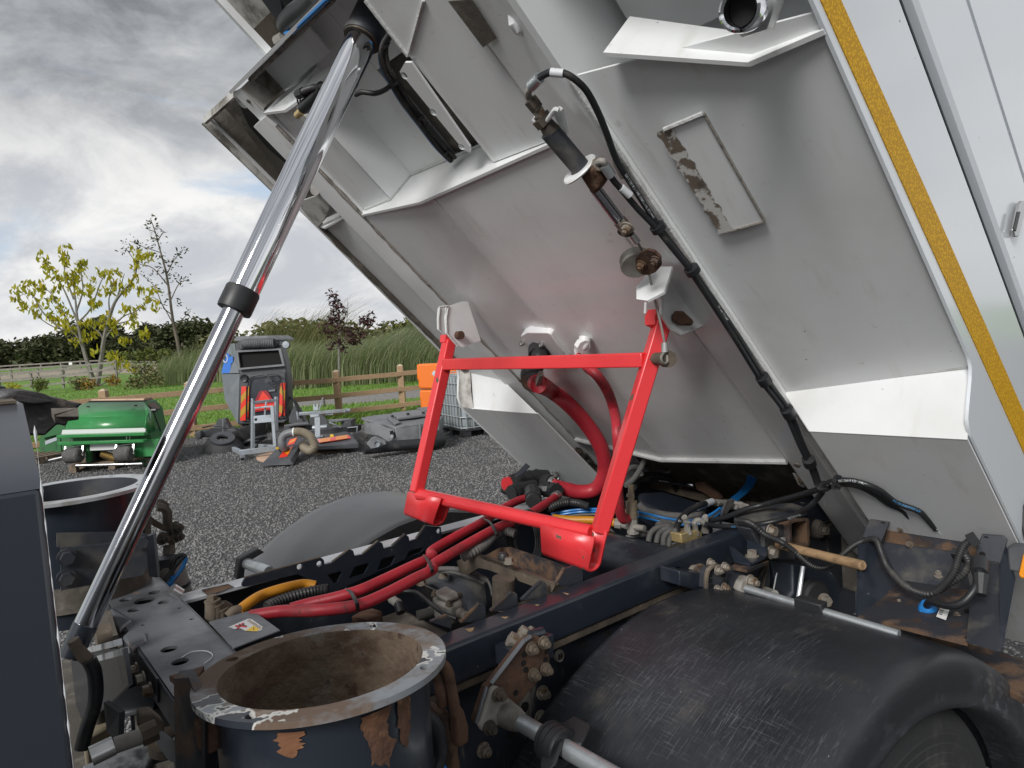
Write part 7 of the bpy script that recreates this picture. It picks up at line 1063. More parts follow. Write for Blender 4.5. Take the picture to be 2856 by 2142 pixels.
for p in [(1.0422, 1.6795, 1.0759), (0.9693, 1.6756, 1.0759)]: obj('housing_bolt', MB().bolt(p, UP, .010, False), 'bolt', TK)
obj('prop_shaft', MB().tube([(0.425, 1.462, 0.9595), (2.04, 1.462, 0.9255)], .05, 18), 'brown', TK)
tb('engine_pan', [(0.255, 1.207, 0.6875), (0.9775, 1.802, 0.9765)], 'grime_shade', bevel=.02)
tb('axle_housing', [(1.2325, 1.2325, 0.6195), (1.4875, 1.802, 0.8745)], 'grime_shade', bevel=.03)
tb('floor_frame', [(1.53, 1.19, 0.7895), (2.465, 1.819, 0.8575)], 'grime_shade')
tk_ = obj('air_tank', MB().lathe([(0, -.02), (.05, -.014), (.088, 0), (.092, .012), (.092, .34), (.088, .36), (.04, .38), (0, .385)], (1.445, 1.19, 1.0657), (0, 1, 0), 32), 'navy', TK)
obj('tank_strap', MB().lathe([(.094, .24), (.0955, .24), (.0955, .275), (.094, .275)], (1.445, 1.19, 1.0657), (0, 1, 0), 32, True), 'rusty', tk_)
obj('rubber_pad', MB().prism([(1.4385, 1.2552, 1.1295), (1.4687, 1.2571, 1.138), (1.5067, 1.2472, 1.138), (1.4774, 1.2282, 1.138), (1.4388, 1.2374, 1.1295)], UP * .012), 'brown', TK)
cv_ = fp('valve_cover', [(1.7875, 1.594, 1.189), (1.8533, 1.5329, 1.189), (1.8045, 1.3396, 1.189), (1.7405, 1.2566, 1.1805), (1.6458, 1.337, 1.172), (1.7102, 1.5136, 1.1805)], 'navy', UP * -.07, bevel=.012)
fp('sub_frame', [(2.3375, 2.0135, 1.1296), (2.3375, 1.8311, 1.1549), (2.3375, 1.4504, 1.1415), (2.3375, 1.3467, 1.1399), (2.3375, 1.3076, 1.1213), (2.3375, 1.3091, 1.0832), (2.3375, 1.454, 1.0619), (2.3375, 1.6827, 1.0759), (2.3375, 1.9447, 1.0862)], 'brown', V((.01, 0, 0)))
fp('sub_frame', [(2.125, 1.8747, 1.1283), (2.125, 1.7554, 1.143), (2.125, 1.531, 1.113), (2.125, 1.3025, 1.1228), (2.125, 1.3033, 1.1048), (2.125, 1.5547, 1.0903), (2.125, 1.8355, 1.1121)], 'brown', V((.01, 0, 0)))
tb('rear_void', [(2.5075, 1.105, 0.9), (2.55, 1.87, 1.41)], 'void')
obj('gas_strut', MB().cyl(*[(2.04, 1.7096, 1.1692), (2.04, 1.5501, 1.1721)], .006, 10), 'chrome', TK); obj('gas_strut', MB().cyl(*[(2.04, 1.8388, 1.1612), (2.04, 1.7035, 1.169)], .010, 10), 'black', TK)
obj('rust_clevis', MB().prism([(2.04, 1.5497, 1.1792), (2.04, 1.5102, 1.1911), (2.04, 1.4894, 1.1728), (2.04, 1.4529, 1.1546), (2.04, 1.438, 1.1384), (2.04, 1.4703, 1.1292), (2.04, 1.5072, 1.1472), (2.04, 1.5398, 1.1569)], V((.02, 0, 0))), 'rust', TK, bevel=.004)
# brass relief valve
vb = obj('relief_valve', MB().tube([(1.4786, 1.343, 1.2574), (1.4773, 1.343, 1.2093)], .0165, 18), 'brass', TK)
obj('valve_stem', MB().tube([(1.4805, 1.343, 1.3044), (1.4786, 1.343, 1.2574)], [.0085, .0095], 12).tube([(1.4772, 1.343, 1.2796), (1.4771, 1.343, 1.2709)], .0125, 6), 'brass', vb)
obj('valve_base', MB().tube([(1.4792, 1.343, 1.2089), (1.4821, 1.343, 1.1642)], .0145, 8).tube([(1.4808, 1.343, 1.1724), (1.4815, 1.343, 1.1652)], .019, 8), 'cast', vb)
for u_, r_ in (([(1.499, 1.428, 1.1747), (1.5067, 1.411, 1.1736)], .0165), ([(1.5067, 1.411, 1.1736), (1.4985, 1.377, 1.1745)], .0115), ([(1.4679, 1.326, 1.188), (1.4703, 1.292, 1.1891)], .0085)): obj('valve_union', MB().tube(u_, r_, 10), 'cast', vb)
obj('valve_union', MB().tube([(1.4779, 1.3685, 1.2131), (1.4787, 1.343, 1.2266)], .015, 8), 'brass', vb)
# blue air lines and grey looms
for k in range(4):
    hose('air_line', [V(p) + V((.006 * k, -.006 * k, 0)) for p in [(2.1355, 1.411, 1.2897), (2.1653, 1.411, 1.2385), (2.1709, 1.411, 1.205), (2.1419, 1.4025, 1.1787), (2.0878, 1.394, 1.1602), (2.0242, 1.3855, 1.149), (1.9341, 1.36, 1.1403), (1.8325, 1.343, 1.1388)]], .0042, 'blue', n=8)
obj('cable_tie', MB().tube([(2.1438, 1.4067, 1.2232), (2.1795, 1.4067, 1.2142)], .006, 8), 'black', TK)
for z, m_ in ((0, 'blue'), (.008, 'blue'), (-.009, 'greyhose')): hose('air_line', [V(p) + UP * z for p in [(1.448, 1.6575, 1.169), (1.4749, 1.615, 1.1789), (1.5086, 1.581, 1.1829), (1.5313, 1.53, 1.1871)]], .0038, m_, n=8)
for z, m_ in ((0, 'blue'), (-.007, 'greyhose'), (-.013, 'blue')): hose('air_line', [V(p) + UP * z for p in [(1.5424, 1.377, 1.2074), (1.5853, 1.36, 1.1912), (1.6085, 1.326, 1.1819), (1.6372, 1.292, 1.1754), (1.6659, 1.258, 1.1768), (1.7061, 1.241, 1.1864), (1.752, 1.241, 1.1963)]], .0038, m_, n=8)
hose('cable_loom', [(1.5824, 1.411, 1.2175), (1.5965, 1.394, 1.1973), (1.6233, 1.377, 1.1863), (1.6537, 1.343, 1.1772), (1.6965, 1.309, 1.1716), (1.7272, 1.275, 1.1764)], .0115, 'greyhose'); hose('cable_loom', [(1.5137, 1.207, 1.1569), (1.5152, 1.2155, 1.1804), (1.5334, 1.224, 1.2004), (1.5746, 1.2325, 1.2159), (1.6281, 1.241, 1.222), (1.6952, 1.2495, 1.2204)], .0088, 'black')
for h in [[(1.464, 1.275, 1.1558), (1.4769, 1.275, 1.1785), (1.4909, 1.258, 1.1949), (1.5093, 1.241, 1.1973), (1.5264, 1.2325, 1.1913)], [(1.4765, 1.258, 1.1524), (1.4893, 1.258, 1.175), (1.4976, 1.241, 1.1908), (1.5261, 1.2325, 1.1877)], [(1.4857, 1.241, 1.1462), (1.4904, 1.241, 1.1706), (1.5033, 1.2325, 1.1856), (1.5209, 1.224, 1.1867)], [(1.497, 1.2325, 1.1414), (1.5045, 1.2325, 1.1652), (1.5092, 1.224, 1.1821), (1.5157, 1.2155, 1.1876)], [(1.4678, 1.36, 1.15), (1.499, 1.343, 1.1553), (1.5148, 1.3175, 1.1602), (1.5103, 1.275, 1.1782)], [(1.4883, 1.445, 1.153), (1.5018, 1.428, 1.1292), (1.5166, 1.411, 1.1211)]]: hose('cable_loom', h, .0078, 'greyhose')
obj('cable_conduit', ribbed(MB(), [(1.5057, 1.275, 1.1904), (1.5229, 1.275, 1.194), (1.5408, 1.2665, 1.1915), (1.5591, 1.2495, 1.1847)], .0095, .008, .1, 10), 'greyhose', TK)
for h in [[(1.762, 1.275, 1.205), (1.8348, 1.275, 1.1923)], [(1.8032, 1.258, 1.1951), (1.838, 1.241, 1.1805)], [(1.9006, 1.292, 1.1744), (1.9263, 1.258, 1.1617)], [(1.8189, 1.2325, 1.1877), (1.8601, 1.224, 1.1764)]]: obj('hydraulic_coupler', MB().tube([V(h[0]).lerp(V(h[1]), t) for t in (0, .3, .301, .6, .601, 1)], [.0085, .0085, .011, .011, .009, .009], 6), 'cast', TK)
obj('hose_sleeve', MB().tube([(1.6689, 1.258, 1.2148), (1.7623, 1.275, 1.209)], .0105, 12), 'whiteink', TK); obj('hose_sleeve', MB().tube([(1.8578, 1.207, 1.1735), (1.8904, 1.19, 1.1705)], .0105, 12), 'whiteink', TK); hose('pressure_hose', [(1.8868, 1.19, 1.1701), (1.9262, 1.173, 1.1563), (1.9558, 1.156, 1.1507)], .0095, 'black')
fp('coupler_bracket', [(1.7468, 1.224, 1.1961), (1.7612, 1.224, 1.2127), (1.7748, 1.224, 1.2178), (1.8014, 1.224, 1.2164), (1.8043, 1.224, 1.2099), (1.7725, 1.224, 1.1868), (1.7378, 1.224, 1.1628), (1.7302, 1.224, 1.1489), (1.7245, 1.224, 1.1579)], 'navyflat', V((0, .006, 0)))
gbk = fp('valve_block', [(1.4995, 1.19, 1.1851), (1.5794, 1.19, 1.1776), (1.5932, 1.19, 1.1634), (1.5918, 1.19, 1.1452), (1.503, 1.19, 1.1574)], 'goldblock', V((0, .05, 0)), bevel=.003)
for h in [[(1.541, 1.1985, 1.1739), (1.5399, 1.1985, 1.196)], [(1.5751, 1.1985, 1.1623), (1.5739, 1.1985, 1.1847)], [(1.6167, 1.1985, 1.1601), (1.6184, 1.1985, 1.1821)]]: obj('block_fitting', MB().tube([V(h[0]).lerp(V(h[1]), t) for t in (0, .4, .401, 1)], [.0125, .0125, .0095, .0095], 6), 'cast', gbk)
for h in [[(1.5397, 1.1985, 1.1942), (1.5356, 1.1985, 1.2151), (1.5278, 1.1985, 1.2241)], [(1.5739, 1.1985, 1.1847), (1.5721, 1.1985, 1.1998), (1.5815, 1.19, 1.2047), (1.5986, 1.1815, 1.1924)], [(1.6182, 1.1985, 1.1803), (1.6228, 1.1985, 1.1998), (1.6202, 1.1985, 1.206)]]: obj('block_elbow', MB().tube(smooth(h, 4), .0085, 10), 'cast', gbk)
# ---------------------------------------------------------------- hinge end of the near rail
h1 = [(1.6954, 0.8925, 1.3016), (1.7162, 0.918, 1.277), (1.7226, 0.9435, 1.2513), (1.7468, 0.9945, 1.2172), (1.7543, 1.0455, 1.1928), (1.7318, 1.088, 1.1795), (1.6825, 1.122, 1.1773), (1.6341, 1.156, 1.1823), (1.587, 1.173, 1.1954)]
H1 = smooth(h1, 8); obj('pressure_hose', MB().tube(H1, .0072, 14), 'black', TK)
hose('pressure_hose', [(1.702, 0.9095, 1.3047), (1.745, 0.969, 1.2781), (1.7784, 1.0455, 1.2465), (1.8035, 1.122, 1.2153), (1.7694, 1.1645, 1.2005), (1.7091, 1.19, 1.1863), (1.6518, 1.207, 1.1846)], .0080, 'black')
h3 = [(1.6864, 0.8876, 1.3073), (1.6584, 0.8674, 1.3284), (1.6422, 0.8439, 1.3441), (1.6244, 0.8093, 1.3554), (1.6209, 0.7769, 1.3587), (1.6288, 0.745, 1.3511), (1.653, 0.7271, 1.3336), (1.6919, 0.7121, 1.302)] + [(1.7171, 0.6767, 1.2835), (1.748, 0.6695, 1.2596), (1.7886, 0.6657, 1.2263)]
H3 = smooth(h3, 8); obj('pressure_hose', MB().tube(H3, .0070, 14), 'black', TK)
hose('pressure_hose', [(1.6864, 0.8807, 1.3132), (1.6606, 0.8471, 1.3322), (1.6491, 0.8093, 1.3433), (1.6527, 0.7742, 1.3398), (1.6828, 0.7523, 1.3167), (1.7148, 0.7401, 1.2916)] + [(1.7374, 0.7192, 1.2758), (1.7696, 0.7153, 1.2505), (1.8113, 0.7118, 1.2162)], .0076, 'black')
for c, ax in (([(1.657, 0.8716, 1.3298), (1.663, 0.87, 1.3239)], 0), ([(1.6278, 0.8212, 1.352), (1.6272, 0.8124, 1.3526)], 0)): obj('cable_tie', MB().tube(c, .0150, 14), 'black', TK)
obj('tie_head', MB().bar(*[(1.6297, 0.8315, 1.3384), (1.6301, 0.8143, 1.338)], .012, .012), 'black', TK)
sd_ = (-.62, -.78, .15)
def hlen(P): return sum((b - a).length for a, b in zip(P, P[1:]))
obj('hose_lettering', lettering_hose('INTERPUMP', .0105, list(reversed(H1)), .0072, hlen(H1) - .175, sd_), 'whiteink', TK)
obj('hose_lettering', lettering_hose('W.P. 430 BAR/6235 PSI', .0072, list(reversed(H1)), .0072, hlen(H1) - .345, sd_), 'blueink', TK)
obj('hose_lettering', lettering_hose('857 - 2SC DN 6 I.D. 1/4"', .0072, list(reversed(H1)), .0072, hlen(H1) - .52, sd_), 'whiteink', TK)
obj('hose_lettering', lettering_hose('ISO 11237   857 - 2SC DN 6 I.D. 1/4" -', .0072, H3, .0070, .060, sd_), 'whiteink', TK)
obj('hose_lettering', lettering_hose('W.P. 430 BAR/6235 PSI', .0072, H3, .0070, .25, sd_), 'blueink', TK); obj('hose_lettering', lettering_hose('INTERPUMP', .0095, H3, .0070, .40, sd_), 'whiteink', TK)
bx = obj('rail_end_box', MB().holed([(1.8046, 1.0497, 1.1755), (1.8289, 1.0497, 1.1758), (1.9105, 1.0497, 1.1618), (1.9136, 1.0497, 1.1534), (1.9122, 1.0497, 1.0821), (1.9011, 1.0497, 1.081), (1.8235, 1.0497, 1.1017), (1.8046, 1.0497, 1.11)], [[(1.8157, 1.0497, 1.1667), (1.8353, 1.0497, 1.1676), (1.8955, 1.0497, 1.1574), (1.9002, 1.0497, 1.1506), (1.8996, 1.0497, 1.091), (1.8835, 1.0497, 1.0918), (1.8274, 1.0497, 1.1061), (1.816, 1.0497, 1.1129)]], -.11), 'rusty', TK)
fp('box_inside', [(1.9332, 1.1305, 1.1436), (2.0659, 1.1305, 1.123), (2.0631, 1.1305, 1.0277), (1.9271, 1.1305, 1.0607)], 'navy', V((0, .01, 0)), bx)
fp('rail_block', [(1.6411, 1.0667, 1.189), (1.7103, 1.0667, 1.1825), (1.8332, 1.0667, 1.1587), (1.8354, 1.0667, 1.0917), (1.8652, 1.0667, 1.0613), (1.8569, 1.0667, 1.0461), (1.7816, 1.0667, 1.0673), (1.7295, 1.0667, 1.088), (1.6633, 1.0667, 1.1517)], 'navyflat', V((0, .05, 0)), bevel=.004)
fp('block_top', [(1.7176, 1.1703, 1.1763), (1.8413, 1.0681, 1.189), (1.9204, 1.06, 1.189), (1.9199, 1.1082, 1.1975), (1.8634, 1.1593, 1.1975), (1.7761, 1.209, 1.1805)], 'navyflat', UP * -.02)
bp = fp('bolt_plate', [(1.6797, 1.0497, 1.1887), (1.7308, 1.0497, 1.1808), (1.7314, 1.0497, 1.0984), (1.7144, 1.0497, 1.0917), (1.6828, 1.0497, 1.1016), (1.674, 1.0497, 1.1128)], 'navyflat', V((0, .014, 0)), bevel=.003)
for p in [(1.6972, 1.0455, 1.1747), (1.6961, 1.0455, 1.1154)]: obj('plate_bolt', MB().bolt(p, (0, -1, 0), .0125, False), 'bolt', bp)
fp('pink_tag', [(1.6999, 1.0413, 1.1766), (1.7128, 1.0413, 1.1744), (1.7109, 1.0413, 1.1676), (1.6994, 1.0413, 1.1695)], 'label', V((0, .003, 0)), bp)
q = V((2.0529, 1.105, 1.0888)); hg = obj('hinge_pin', MB().lathe([(0, .0), (.024, .0), (.030, .012), (.030, .05), (0, .05)], q - YV * .02, (0, 1, 0), 24), 'grime_shade', TK); obj('pin_bolt', MB().bolt(q - YV * .02, (0, -1, 0), .012, False), 'grime_shade', hg)
fp('hinge_lug', [(2.0338, 1.1305, 1.1711), (2.1046, 1.1305, 1.1567), (2.1935, 1.1305, 1.1172), (2.269, 1.1305, 1.0706), (2.2834, 1.1305, 1.0453), (2.2578, 1.1305, 1.0378), (2.1458, 1.1305, 1.0398), (2.0807, 1.1305, 1.0487), (2.0585, 1.1305, 1.0747), (2.0584, 1.1305, 1.1288)], 'whited', V((0, .012, 0)), hop)
obj('lug_rim', MB().tube(smooth([(2.0955, 1.1262, 1.1425), (2.0781, 1.1262, 1.1253), (2.0809, 1.1262, 1.108), (2.0682, 1.1262, 1.0983)], 4), .005, 8), 'weld', hop)
fp('beam_end_plate', [(1.8793, 1.071, 1.2992), (1.9585, 1.071, 1.2794), (1.9459, 1.071, 1.2602), (1.9301, 1.071, 1.2476), (1.9089, 1.071, 1.2593)], 'whited', V((0, .006, 0)), hop); obj('end_plate_bolt', MB().bolt((1.9028, 1.0667, 1.2821), (0, -1, 0), .012), 'brown', hop)
obj('beam_hole', MB().cyl(V((1.7281, 0.9767, 1.3556)), V((1.7281, 0.9767, 1.3556)) + WVX * .004, .009, 14), 'grime_shade', hop)
ab = fp('angle_bracket', [(1.5611, 1.071, 1.1228), (1.5565, 1.02, 1.1229), (1.6324, 1.02, 1.1259), (1.669, 1.088, 1.1135)], 'navy', UP * -.008, bevel=.002)
fp('bracket_cheek', [(1.5684, 1.088, 1.1561), (1.5828, 1.088, 1.1508), (1.5596, 1.02, 1.1255), (1.5564, 1.02, 1.1212), (1.5637, 1.071, 1.1179), (1.5724, 1.088, 1.1304)], 'navy', V((.006, 0, 0)), ab); fp('bracket_cheek', [(1.666, 1.0965, 1.1472), (1.687, 1.0625, 1.136), (1.6642, 1.037, 1.134), (1.6323, 1.02, 1.1242), (1.6637, 1.0965, 1.1167)], 'navy', V((.006, 0, 0)), ab)
obj('bracket_bolt', MB().bolt((1.6153, 1.0497, 1.1212), UP, .012, False), 'bolt', ab)
sb_ = fp('mudguard_bracket', [(1.2951, 1.037, 1.1715), (1.3936, 1.037, 1.1388), (1.3903, 1.037, 1.0951), (1.3598, 1.037, 1.1044), (1.2947, 1.037, 1.1356)], 'navy', V((0, .06, 0)), bevel=.003); fp('bracket_cheek', [(1.3403, 1.0837, 1.1577), (1.354, 1.0837, 1.1528), (1.3531, 1.0837, 1.1079), (1.3413, 1.0837, 1.1193)], 'navy', V((.005, 0, 0)), sb_)
st_ = fp('bolt_flange', [(1.3655, 1.02, 1.1135), (1.3719, 1.02, 1.1501), (1.3873, 1.02, 1.1605), (1.4187, 1.02, 1.1571), (1.4459, 1.0115, 1.1453), (1.4496, 1.0115, 1.1214), (1.4425, 1.0115, 1.1004), (1.4229, 1.0115, 1.0928), (1.3983, 1.02, 1.0993)], 'navyflat', V((0, .02, 0)), bevel=.003)
obj('flange_rim', MB().tube(smooth([(1.3647, 1.0157, 1.1131), (1.3665, 1.0157, 1.1366), (1.3758, 1.0157, 1.1564), (1.397, 1.0157, 1.1605), (1.4222, 1.0115, 1.1532)], 4), .006, 8), 'brown', st_)
for p in [(1.4, 1.0072, 1.1525), (1.4268, 1.0072, 1.1539), (1.4112, 1.037, 1.1612), (1.4229, 1.0072, 1.103), (1.3938, 1.0072, 1.106)]: obj('flange_bolt', MB().bolt(p, (0, -1, 0), .0080), 'bolt', st_)
for p in [(1.3889, 1.0166, 1.1415), (1.3878, 1.0166, 1.1273), (1.3894, 1.0166, 1.114), (1.4316, 1.0081, 1.1303), (1.4321, 1.0081, 1.1155)]: obj('flange_hole', MB().cyl(p, V(p) + V((0, .003, 0)), .0055, 10), 'void', st_)
fp('spacer_loop', [(1.377, 1.0625, 1.1472), (1.3878, 1.0625, 1.1526), (1.4244, 1.0625, 1.148), (1.4317, 1.0625, 1.1377), (1.4257, 1.0625, 1.1294), (1.3865, 1.0625, 1.1365)], 'bolt', V((0, .012, 0)), st_)
fp('arm_plate', [(1.4824, 1.037, 1.1301), (1.5093, 1.02, 1.1133), (1.5339, 1.003, 1.1004), (1.4865, 1.003, 1.0801), (1.4511, 1.02, 1.0843)], 'navyflat', V((0, .015, 0)))
ca = fp('cast_arm', [(1.4406, 0.9775, 1.0988), (1.4555, 0.9775, 1.1147), (1.4701, 0.9775, 1.1237), (1.4819, 0.969, 1.1231), (1.4892, 0.969, 1.1074), (1.4829, 0.9605, 1.09), (1.4632, 0.9605, 1.0892), (1.4461, 0.969, 1.091)], 'cast', V((0, .02, 0)), bevel=.005); obj('arm_bolt', MB().bolt((1.4615, 0.9605, 1.1187), (0, -1, 0), .0115), 'bolt', ca)
fr = fp('spring_hanger', [(1.5694, 1.0795, 1.103), (1.743, 1.0795, 1.0744), (1.7455, 1.0795, 1.0177), (1.729, 1.0795, 0.9737), (1.5939, 1.0795, 1.0307)], 'navyflat', V((0, .01, 0))); obj('hanger_edge', MB().tube([(1.7287, 1.0727, 1.0777), (1.6842, 1.0727, 1.0471), (1.6643, 1.0727, 1.0379)], .003, 6).tube([(1.7288, 1.0727, 1.0788), (1.6941, 1.0727, 1.0076)], .004, 6), 'brown', fr); fp('hanger_ledge', [(1.4801, 1.02, 1.1378), (1.5054, 0.9945, 1.1284), (1.6467, 1.02, 1.1082), (1.711, 1.0795, 1.0863), (1.5757, 1.0795, 1.1067)], 'rusty', UP * -.008, fr)
obj('hanger_bolt', MB().tube([(1.6527, 1.037, 1.0227), (1.6126, 0.986, 1.0375)], .0105, 8), 'cast', fr)
fp('rear_plate', [(1.7496, 1.0795, 1.0728), (1.8832, 1.054, 1.0285), (1.9051, 1.054, 1.0267), (1.9917, 1.037, 0.9901), (2.0145, 1.02, 0.954), (2.0159, 1.02, 0.8596), (1.8307, 1.037, 0.9322), (1.7674, 1.071, 0.9609)], 'navy', V((0, .012, 0)), bevel=.002)
obj('plate_edge', MB().tube([(1.8545, 1.0413, 1.035), (1.8117, 1.037, 0.9435)], .0065, 8), 'flangeclean', TK); obj('plate_edge', MB().tube([(1.7738, 1.0727, 1.0454), (1.7487, 1.0727, 0.9885)], .002, 6), 'whiteink', TK)  # first bar is a painted highlight along the plate edge
q = V((1.8625, 1.003, 0.9526)); bu = obj('rubber_bush', MB().lathe([(0, .0), (.036, .0), (.043, -.006), (.043, -.03), (0, -.03)], q, (-.35, -.93, .05), 28), 'tyre', TK); obj('bush_bolt', MB().bolt((1.8412, 0.9775, 0.956), (-.35, -.93, .05), .0135, False), 'bolt', bu)
fp('rear_cross_beam', [(2.2525, 1.3065, 0.9473), (2.2525, 1.2388, 0.9651), (2.2525, 1.1819, 1.012), (2.2525, 1.0524, 1.0143), (2.2525, 1.058, 0.8318), (2.2525, 1.1389, 0.8425), (2.2525, 1.1683, 0.8893), (2.2525, 1.2605, 0.8917)], 'grime_shade', V((.03, 0, 0)))
fp('drop_plate', [(2.125, 1.1689, 1.0052), (2.125, 1.1028, 1.0413), (2.125, 1.098, 1.0569), (2.125, 1.1149, 1.0581), (2.125, 1.1595, 1.0199)], 'rusty', V((.006, 0, 0)))
hd0, hd1 = [(1.7173, 0.9945, 1.1319), (1.6321, 0.765, 1.1553)]
hn = thing('wooden_handle', 'bare wooden tool handle poking out of the rusty box section at the chassis end', 'handle', tuple((V(hd0) + V(hd1)) / 2)); hv = (V(hd1) - V(hd0)); obj('shaft', MB().tube([V(hd0) - hv * .3, hd0, V(hd0) + hv * .9, V(hd0) + hv * .985, hd1], [.0112, .0115, .0122, .0120, .0090], 20), 'handle', hn)
lp = [(1.625, 1.105, 1.2104), (1.6309, 1.071, 1.2102), (1.6196, 1.037, 1.2044), (1.6336, 1.02, 1.1833), (1.6849, 1.003, 1.1533), (1.6947, 0.969, 1.1296), (1.7208, 0.952, 1.0984), (1.7417, 0.935, 1.0844), (1.7707, 0.918, 1.0858), (1.7845, 0.8925, 1.1158), (1.7868, 0.8585, 1.1498), (1.7788, 0.8245, 1.1709)] + [(1.734, 0.7803, 1.1907), (1.7, 0.7537, 1.1736), (1.6745, 0.7315, 1.1533), (1.6405, 0.6986, 1.145), (1.6065, 0.6614, 1.1392), (1.5895, 0.6281, 1.1376), (1.581, 0.5991, 1.1445), (1.598, 0.5823, 1.1622), (1.6235, 0.5709, 1.1862), (1.649, 0.5705, 1.2094), (1.6745, 0.5687, 1.2306), (1.6915, 0.5604, 1.2425)]
obj('cable_conduit', ribbed(MB(), lp, .0072, .006, .14, 12), 'conduit', TK)
obj('cable_tie', MB().tube([(1.7032, 1.0115, 1.1598), (1.6934, 1.003, 1.1371)], .008, 8), 'greyhose', TK)
# ---------------------------------------------------------------- rear tray with lamp
ty = fp('rear_tray', [(1.8147, 0.7815, 1.2216), (1.8147, 0.5785, 1.2242), (1.8147, 0.5886, 1.1689), (1.8147, 0.8006, 1.162)], 'rusty', V((.006, 0, 0)))
def sheetpan(name, pts, mat, vec, parent): return fp(name, pts, mat, vec, parent)
fp('tray_back', [(1.8079, 0.8073, 1.1623), (1.8079, 0.6211, 1.1723), (1.7314, 0.5758, 1.1146), (1.7314, 0.7272, 1.1042)], 'navyflat', V((.006, 0, 0)), ty)
fp('tray_floor', [(1.7314, 0.7272, 1.1036), (1.7314, 0.5758, 1.114), (1.4688, 0.4958, 1.1058), (1.4824, 0.5878, 1.0973), (1.5036, 0.7206, 1.087)], 'rusty', UP * -.006, ty)
fp('tray_floor_panel', [(1.6975, 0.6861, 1.1), (1.6975, 0.5929, 1.1007), (1.6906, 0.5906, 1.0989), (1.6907, 0.6835, 1.0979)], 'grime_shade', UP * .004, ty)
fp('tray_side', [(1.7314, 0.8182, 1.1709), (1.8012, 0.8048, 1.1668), (1.7314, 0.7257, 1.1039), (1.6074, 0.7158, 1.0954), (1.5036, 0.7201, 1.0871)], 'navy', V((0, .005, 0)), ty)
fp('tray_ear', [(1.7808, 0.8125, 1.2322), (1.7808, 0.766, 1.2307), (1.7663, 0.7817, 1.1805), (1.7663, 0.8275, 1.1819)], 'navyflat', V((.005, 0, 0)), ty)
fp('tray_ear', [(1.7459, 0.5558, 1.2437), (1.7459, 0.516, 1.2475), (1.7459, 0.5078, 1.2396), (1.7246, 0.515, 1.191), (1.7246, 0.56, 1.1918), (1.7314, 0.5633, 1.2134)], 'navyflat', V((.005, 0, 0)), ty, bevel=.002)
fp('tray_side', [(1.7527, 0.5739, 1.1748), (1.7314, 0.5199, 1.187), (1.6141, 0.4836, 1.1506), (1.4476, 0.4367, 1.1239), (1.4407, 0.4413, 1.1174), (1.4688, 0.498, 1.1077), (1.6762, 0.5501, 1.1295)], 'navyflat', V((0, -.005, 0)), ty)
fp('tray_outer', [(1.7314, 0.5194, 1.1891), (1.7595, 0.5179, 1.2214), (1.6975, 0.4844, 1.1735), (1.5241, 0.451, 1.1345), (1.4476, 0.4351, 1.122), (1.5725, 0.4724, 1.1393)], 'navy', V((0, -.004, 0)), ty)
for p in [(1.8096, 0.7519, 1.2079), (1.8046, 0.7311, 1.1719)]: obj('tray_bolt', MB().bolt(p, (-1, 0, .1), .006), 'brown', ty)
for p in [(1.6141, 0.6781, 1.0881), (1.5929, 0.5548, 1.0993), (1.7527, 0.6479, 1.1248)]: obj('tray_bolt', MB().bolt(p, (-.3, 0, 1), .0065), 'bolt', ty)
for p in [(1.7791, 0.782, 1.2194), (1.7442, 0.5475, 1.2345), (1.728, 0.5509, 1.2027)]: obj('ear_hole', MB().cyl(V(p) - V((.001, 0, 0)), V(p) + V((.002, 0, 0)), .0065, 12), 'void', ty)
for p in [(1.6209, 0.7177, 1.0826), (1.6626, 0.7056, 1.0896), (1.5725, 0.6803, 1.0823), (1.524, 0.6785, 1.0874), (1.5172, 0.6204, 1.089), (1.524, 0.5682, 1.0951), (1.5376, 0.5279, 1.0985), (1.4892, 0.5003, 1.1054), (1.6141, 0.5436, 1.1099)]: obj('floor_hole', MB().cyl(V(p) + UP * .0015, V(p) + UP * .004, .0065, 10), 'void', ty)
fp('floor_opening', [(1.6422, 0.6681, 1.0939), (1.6422, 0.6494, 1.0978), (1.6277, 0.5792, 1.0974), (1.5725, 0.5711, 1.0885), (1.5793, 0.6486, 1.0854)], 'void', UP * .004, ty)
q = V((1.5929, 0.6123, 1.0961)) + UP * .008; gl = obj('cable_gland', MB().lathe([(.006, .016), (.012, .016), (.017, .008), (.019, 0), (.019, -.008)], q, (-.25, -.1, .96), 18), 'blue', ty); obj('gland_nut', MB().cyl(q - UP * .008, q + UP * .001, .020, 6), 'blue', gl)
hose('gland_cable', [q + UP * .004] + [(1.5793, 0.608, 1.1172), (1.5657, 0.5937, 1.132), (1.5376, 0.5493, 1.1438), (1.5376, 0.5256, 1.1581), (1.5521, 0.5116, 1.1802), (1.5725, 0.5082, 1.1993), (1.5929, 0.513, 1.2143)], .0078, 'black', ty)
obj('connector', MB().tube([(1.5861, 0.5109, 1.2084), (1.6209, 0.5208, 1.2216)], [.015, .017], 12), 'plastic', ty); obj('connector', MB().tube([(1.5521, 0.4981, 1.1756), (1.5793, 0.5049, 1.2063)], [.010, .016], 10), 'plastic', ty)
obj('connector', MB().bar(*[(1.6626, 0.5727, 1.2055), (1.6762, 0.572, 1.2166)], .03, .025), 'plastic', ty); obj('connector', MB().bar(*[(1.6906, 0.5639, 1.2392), (1.6974, 0.5498, 1.2488)], .025, .022), 'plastic', ty)
obj('cable_conduit', ribbed(MB(), [(1.6626, 0.5613, 1.2136), (1.649, 0.5509, 1.2022), (1.6345, 0.5575, 1.182), (1.6209, 0.578, 1.1611), (1.6141, 0.5987, 1.1408)], .0075, .0065, .12, 10), 'conduit', ty)
